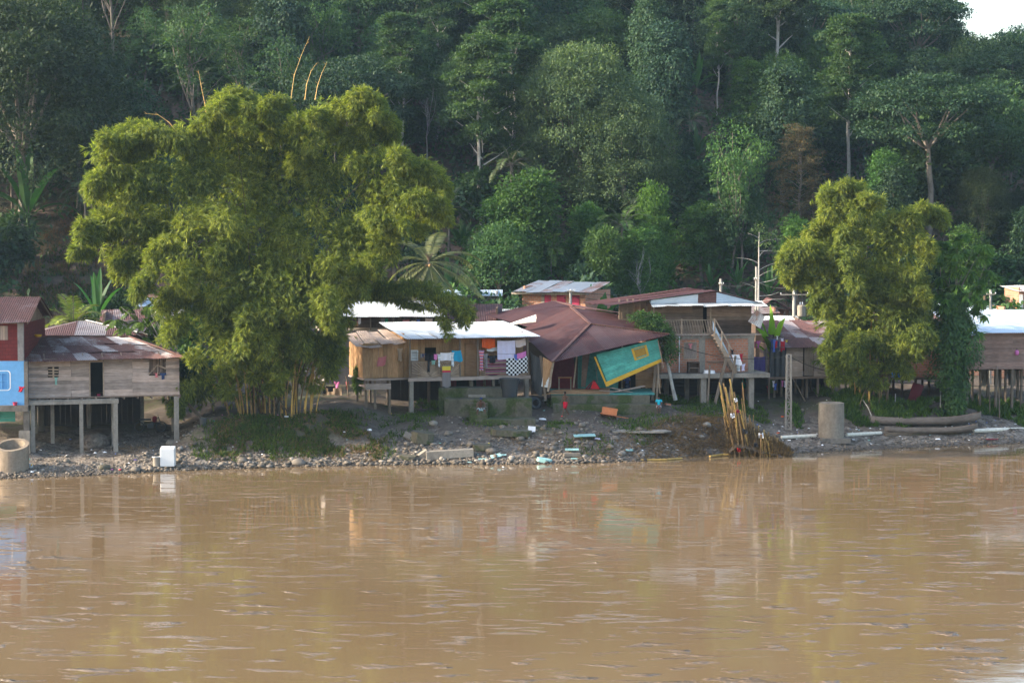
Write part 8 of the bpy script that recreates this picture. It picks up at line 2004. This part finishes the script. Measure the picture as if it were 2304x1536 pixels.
# litter, piece by piece
def scrap(px, py, s, mat, label, water=False, grp='scraps of litter along the bank'):
    p = PW(px, py, .02) if water else at(px, py); m = MB(); ph = rnd.random() * 6; ax = rnd.uniform(.6, 1.5)
    base = [(math.cos(a * .7854 + ph * .1) * s * ax * rnd.uniform(.6, 1), math.sin(a * .7854) * s * rnd.uniform(.6, 1)) for a in range(8)]
    t = max(.02, s * .25)
    m.add([(x, y, 0) for x, y in base] + [(x * .8, y * .8, t * rnd.uniform(.5, 2.2)) for x, y in base], [tuple(range(8))[::-1], tuple(range(8, 16))] + [(i, (i + 1) % 8, (i + 1) % 8 + 8, i + 8) for i in range(8)])
    o = m.build('litter_scrap', mat); o.location = (p.x, p.y, p.z + .03); tag(o, label, 'litter', grp)
L_ = M['litter']
for px, py, s, mt, lab in ((832, 971, .18, L_, 'white crumpled bag on the dark slope right of the great bamboo'), (586, 1018, .14, L_, 'white rag on the pebbles under the great bamboo'), (590, 1024, .08, L_, 'lower end of the white rag on the pebbles'), (682, 1016, .12, L_, 'small white bag above the dark boulder'), (827, 1021, .12, L_, 'white scrap at the shore left of the greenish slab'),
        (206, 1014, .12, L_, 'white paper under the weathered house, topmost'), (214, 1021, .16, L_, 'long white paper under the weathered house'), (236, 1020, .13, L_, 'crumpled white paper right of the long one'), (225, 1051, .1, L_, 'white plastic bit near the mossy rock'), (72, 1064, .14, L_, 'clear bottle at the foot of the concrete ring'), (66, 1035, .08, M['teal_dark'], 'teal bit beside the concrete ring'),
        (270, 1058, .09, CM['red'], 'red scrap near the flat dark rock'), (252, 1058, .08, CM['pink'], 'pink scrap left of the red one'), (305, 1036, .09, CM['purple'], 'purple scrap under the stilts'), (290, 1044, .08, L_, 'white scrap between stilts and water'), (353, 1046, .07, CM['red'], 'red and white carton by the grey bucket'),
        (645, 940, .16, L_, 'white bag caught at the foot of the great bamboo'), (672, 945, .12, CM['beige'], 'beige bag caught right of the white one'), (625, 935, .08, CM['pink'], 'pink ribbon at the foot of the great bamboo'), (480, 950, .14, CM['green'], 'green plastic tangle right of the black bucket'), (500, 935, .06, CM['pink'], 'pink scrap on the mud left of the great bamboo'),
        (775, 975, .1, L_, 'grey bag in the weeds'), (1445, 1016, .1, L_, 'white scrap on the gravel heap'), (1522, 1014, .12, L_, 'white styrofoam piece on the gravel heap'), (1502, 1010, .07, L_, 'tiny white bit on the gravel heap'), (1475, 996, .06, L_, 'white dot on the straw bank'), (1566, 968, .08, L_, 'white lid above the straw bank'), (1470, 915, .16, CM['lilac'], 'pale blue bag beside the seated child'),
        (1224, 925, .12, CM['mint'], 'mint bag left of the walking boy'), (1226, 904, .12, L_, 'pale bag beside the end of the steps'), (1128, 896, .07, CM['rose'], 'pink cup on the platform'), (1146, 896, .06, CM['blue'], 'blue cup on the platform'), (1220, 945, .2, L_, 'whitish flat scrap on the path'), (1345, 990, .16, CM['lilac'], 'pale blue rag beside the large aqua panel'),
        (1860, 902, .06, L_, 'white pebble like scrap on the concrete cylinder'), (1962, 955, .13, CM['yellow'], 'yellow scrap at the bow of the canoes'), (2110, 990, .14, L_, 'white bag on the right mud'), (2125, 968, .08, L_, 'white scrap below the canoes'), (1850, 1004, .12, L_, 'round white float near the waterline'), (1830, 990, .14, CM['black'], 'black rag on the white pipe end'),
        (1750, 975, .12, CM['orange'], 'orange net scrap on the right gravel'), (1760, 940, .15, CM['orange'], 'orange sack remains near the lattice pole'), (1790, 955, .07, L_, 'white scrap near the lattice pole'), (1820, 965, .08, L_, 'white bit left of the concrete cylinder'), (1775, 992, .1, L_, 'white carton below the left pipe'), (1920, 990, .1, L_, 'white bit right of the sunken slab'),
        (1955, 992, .09, CM['mint'], 'mint scrap on the mud in front of the log'), (2030, 988, .07, L_, 'white speck in front of the log'), (2180, 992, .08, L_, 'white speck left of the red plank'), (2285, 955, .07, L_, 'white speck in the right weeds'), (1960, 1000, .08, L_, 'white speck at the right waterline'), (1645, 940, .14, L_, 'plastic tangle beside the broken bamboo'),
        (1680, 915, .08, CM['red'], 'red bit behind the broken bamboo'), (1706, 905, .06, L_, 'white bit behind the broken bamboo'), (990, 1000, .07, CM['mint'], 'mint chip on the pebbles'), (880, 932, .06, CM['yellow'], 'yellow bit by the platform weeds'), (1100, 1000, .1, CM['yellow'], 'yellow leaf litter above the boulder')):
    scrap(px, py, s, mt, lab)
for px, py in ((1132, 1052), (1253, 1056)): scrap(px, py, .07, L_, 'small white piece floating on the river', True, 'floating bits')
for i in range(90):   # more small bits that nothing tells apart
    px = rnd.uniform(1690, 2290) if i < 60 else rnd.uniform(80, 1560); base = 1000 - (px - 1700) * .02 if px > 1690 else 1035
    scrap(px, rnd.uniform(base - 45, base - 6), rnd.uniform(.03, .07), L_ if rnd.random() < .7 else M['panel_aqua'] if rnd.random() < .5 else CM['blue'], 'tiny pale scrap of litter scattered on the beach', False, 'tiny scraps on the beach')
# ---------------------------------------------------------------- air
def haze():
    o = MB().box(-260, 260, -12, 320, -4, 110).build('haze')
    m = bpy.data.materials.new('humid air'); m.use_nodes = True; t = m.node_tree
    for n in list(t.nodes):
        if n.type == 'BSDF_PRINCIPLED': t.nodes.remove(n)
    v = t.nodes.new('ShaderNodeVolumePrincipled'); v.inputs['Color'].default_value = (.50, .74, 1.0, 1); v.inputs['Density'].default_value = HAZE; v.inputs['Anisotropy'].default_value = .2
    t.links.new(v.outputs[0], t.nodes['Material Output'].inputs['Volume']); o.data.materials.append(m)
    tag(o, 'thin humid haze in front of the forest', 'haze', kind='stuff')
HAZE = .00013
haze()
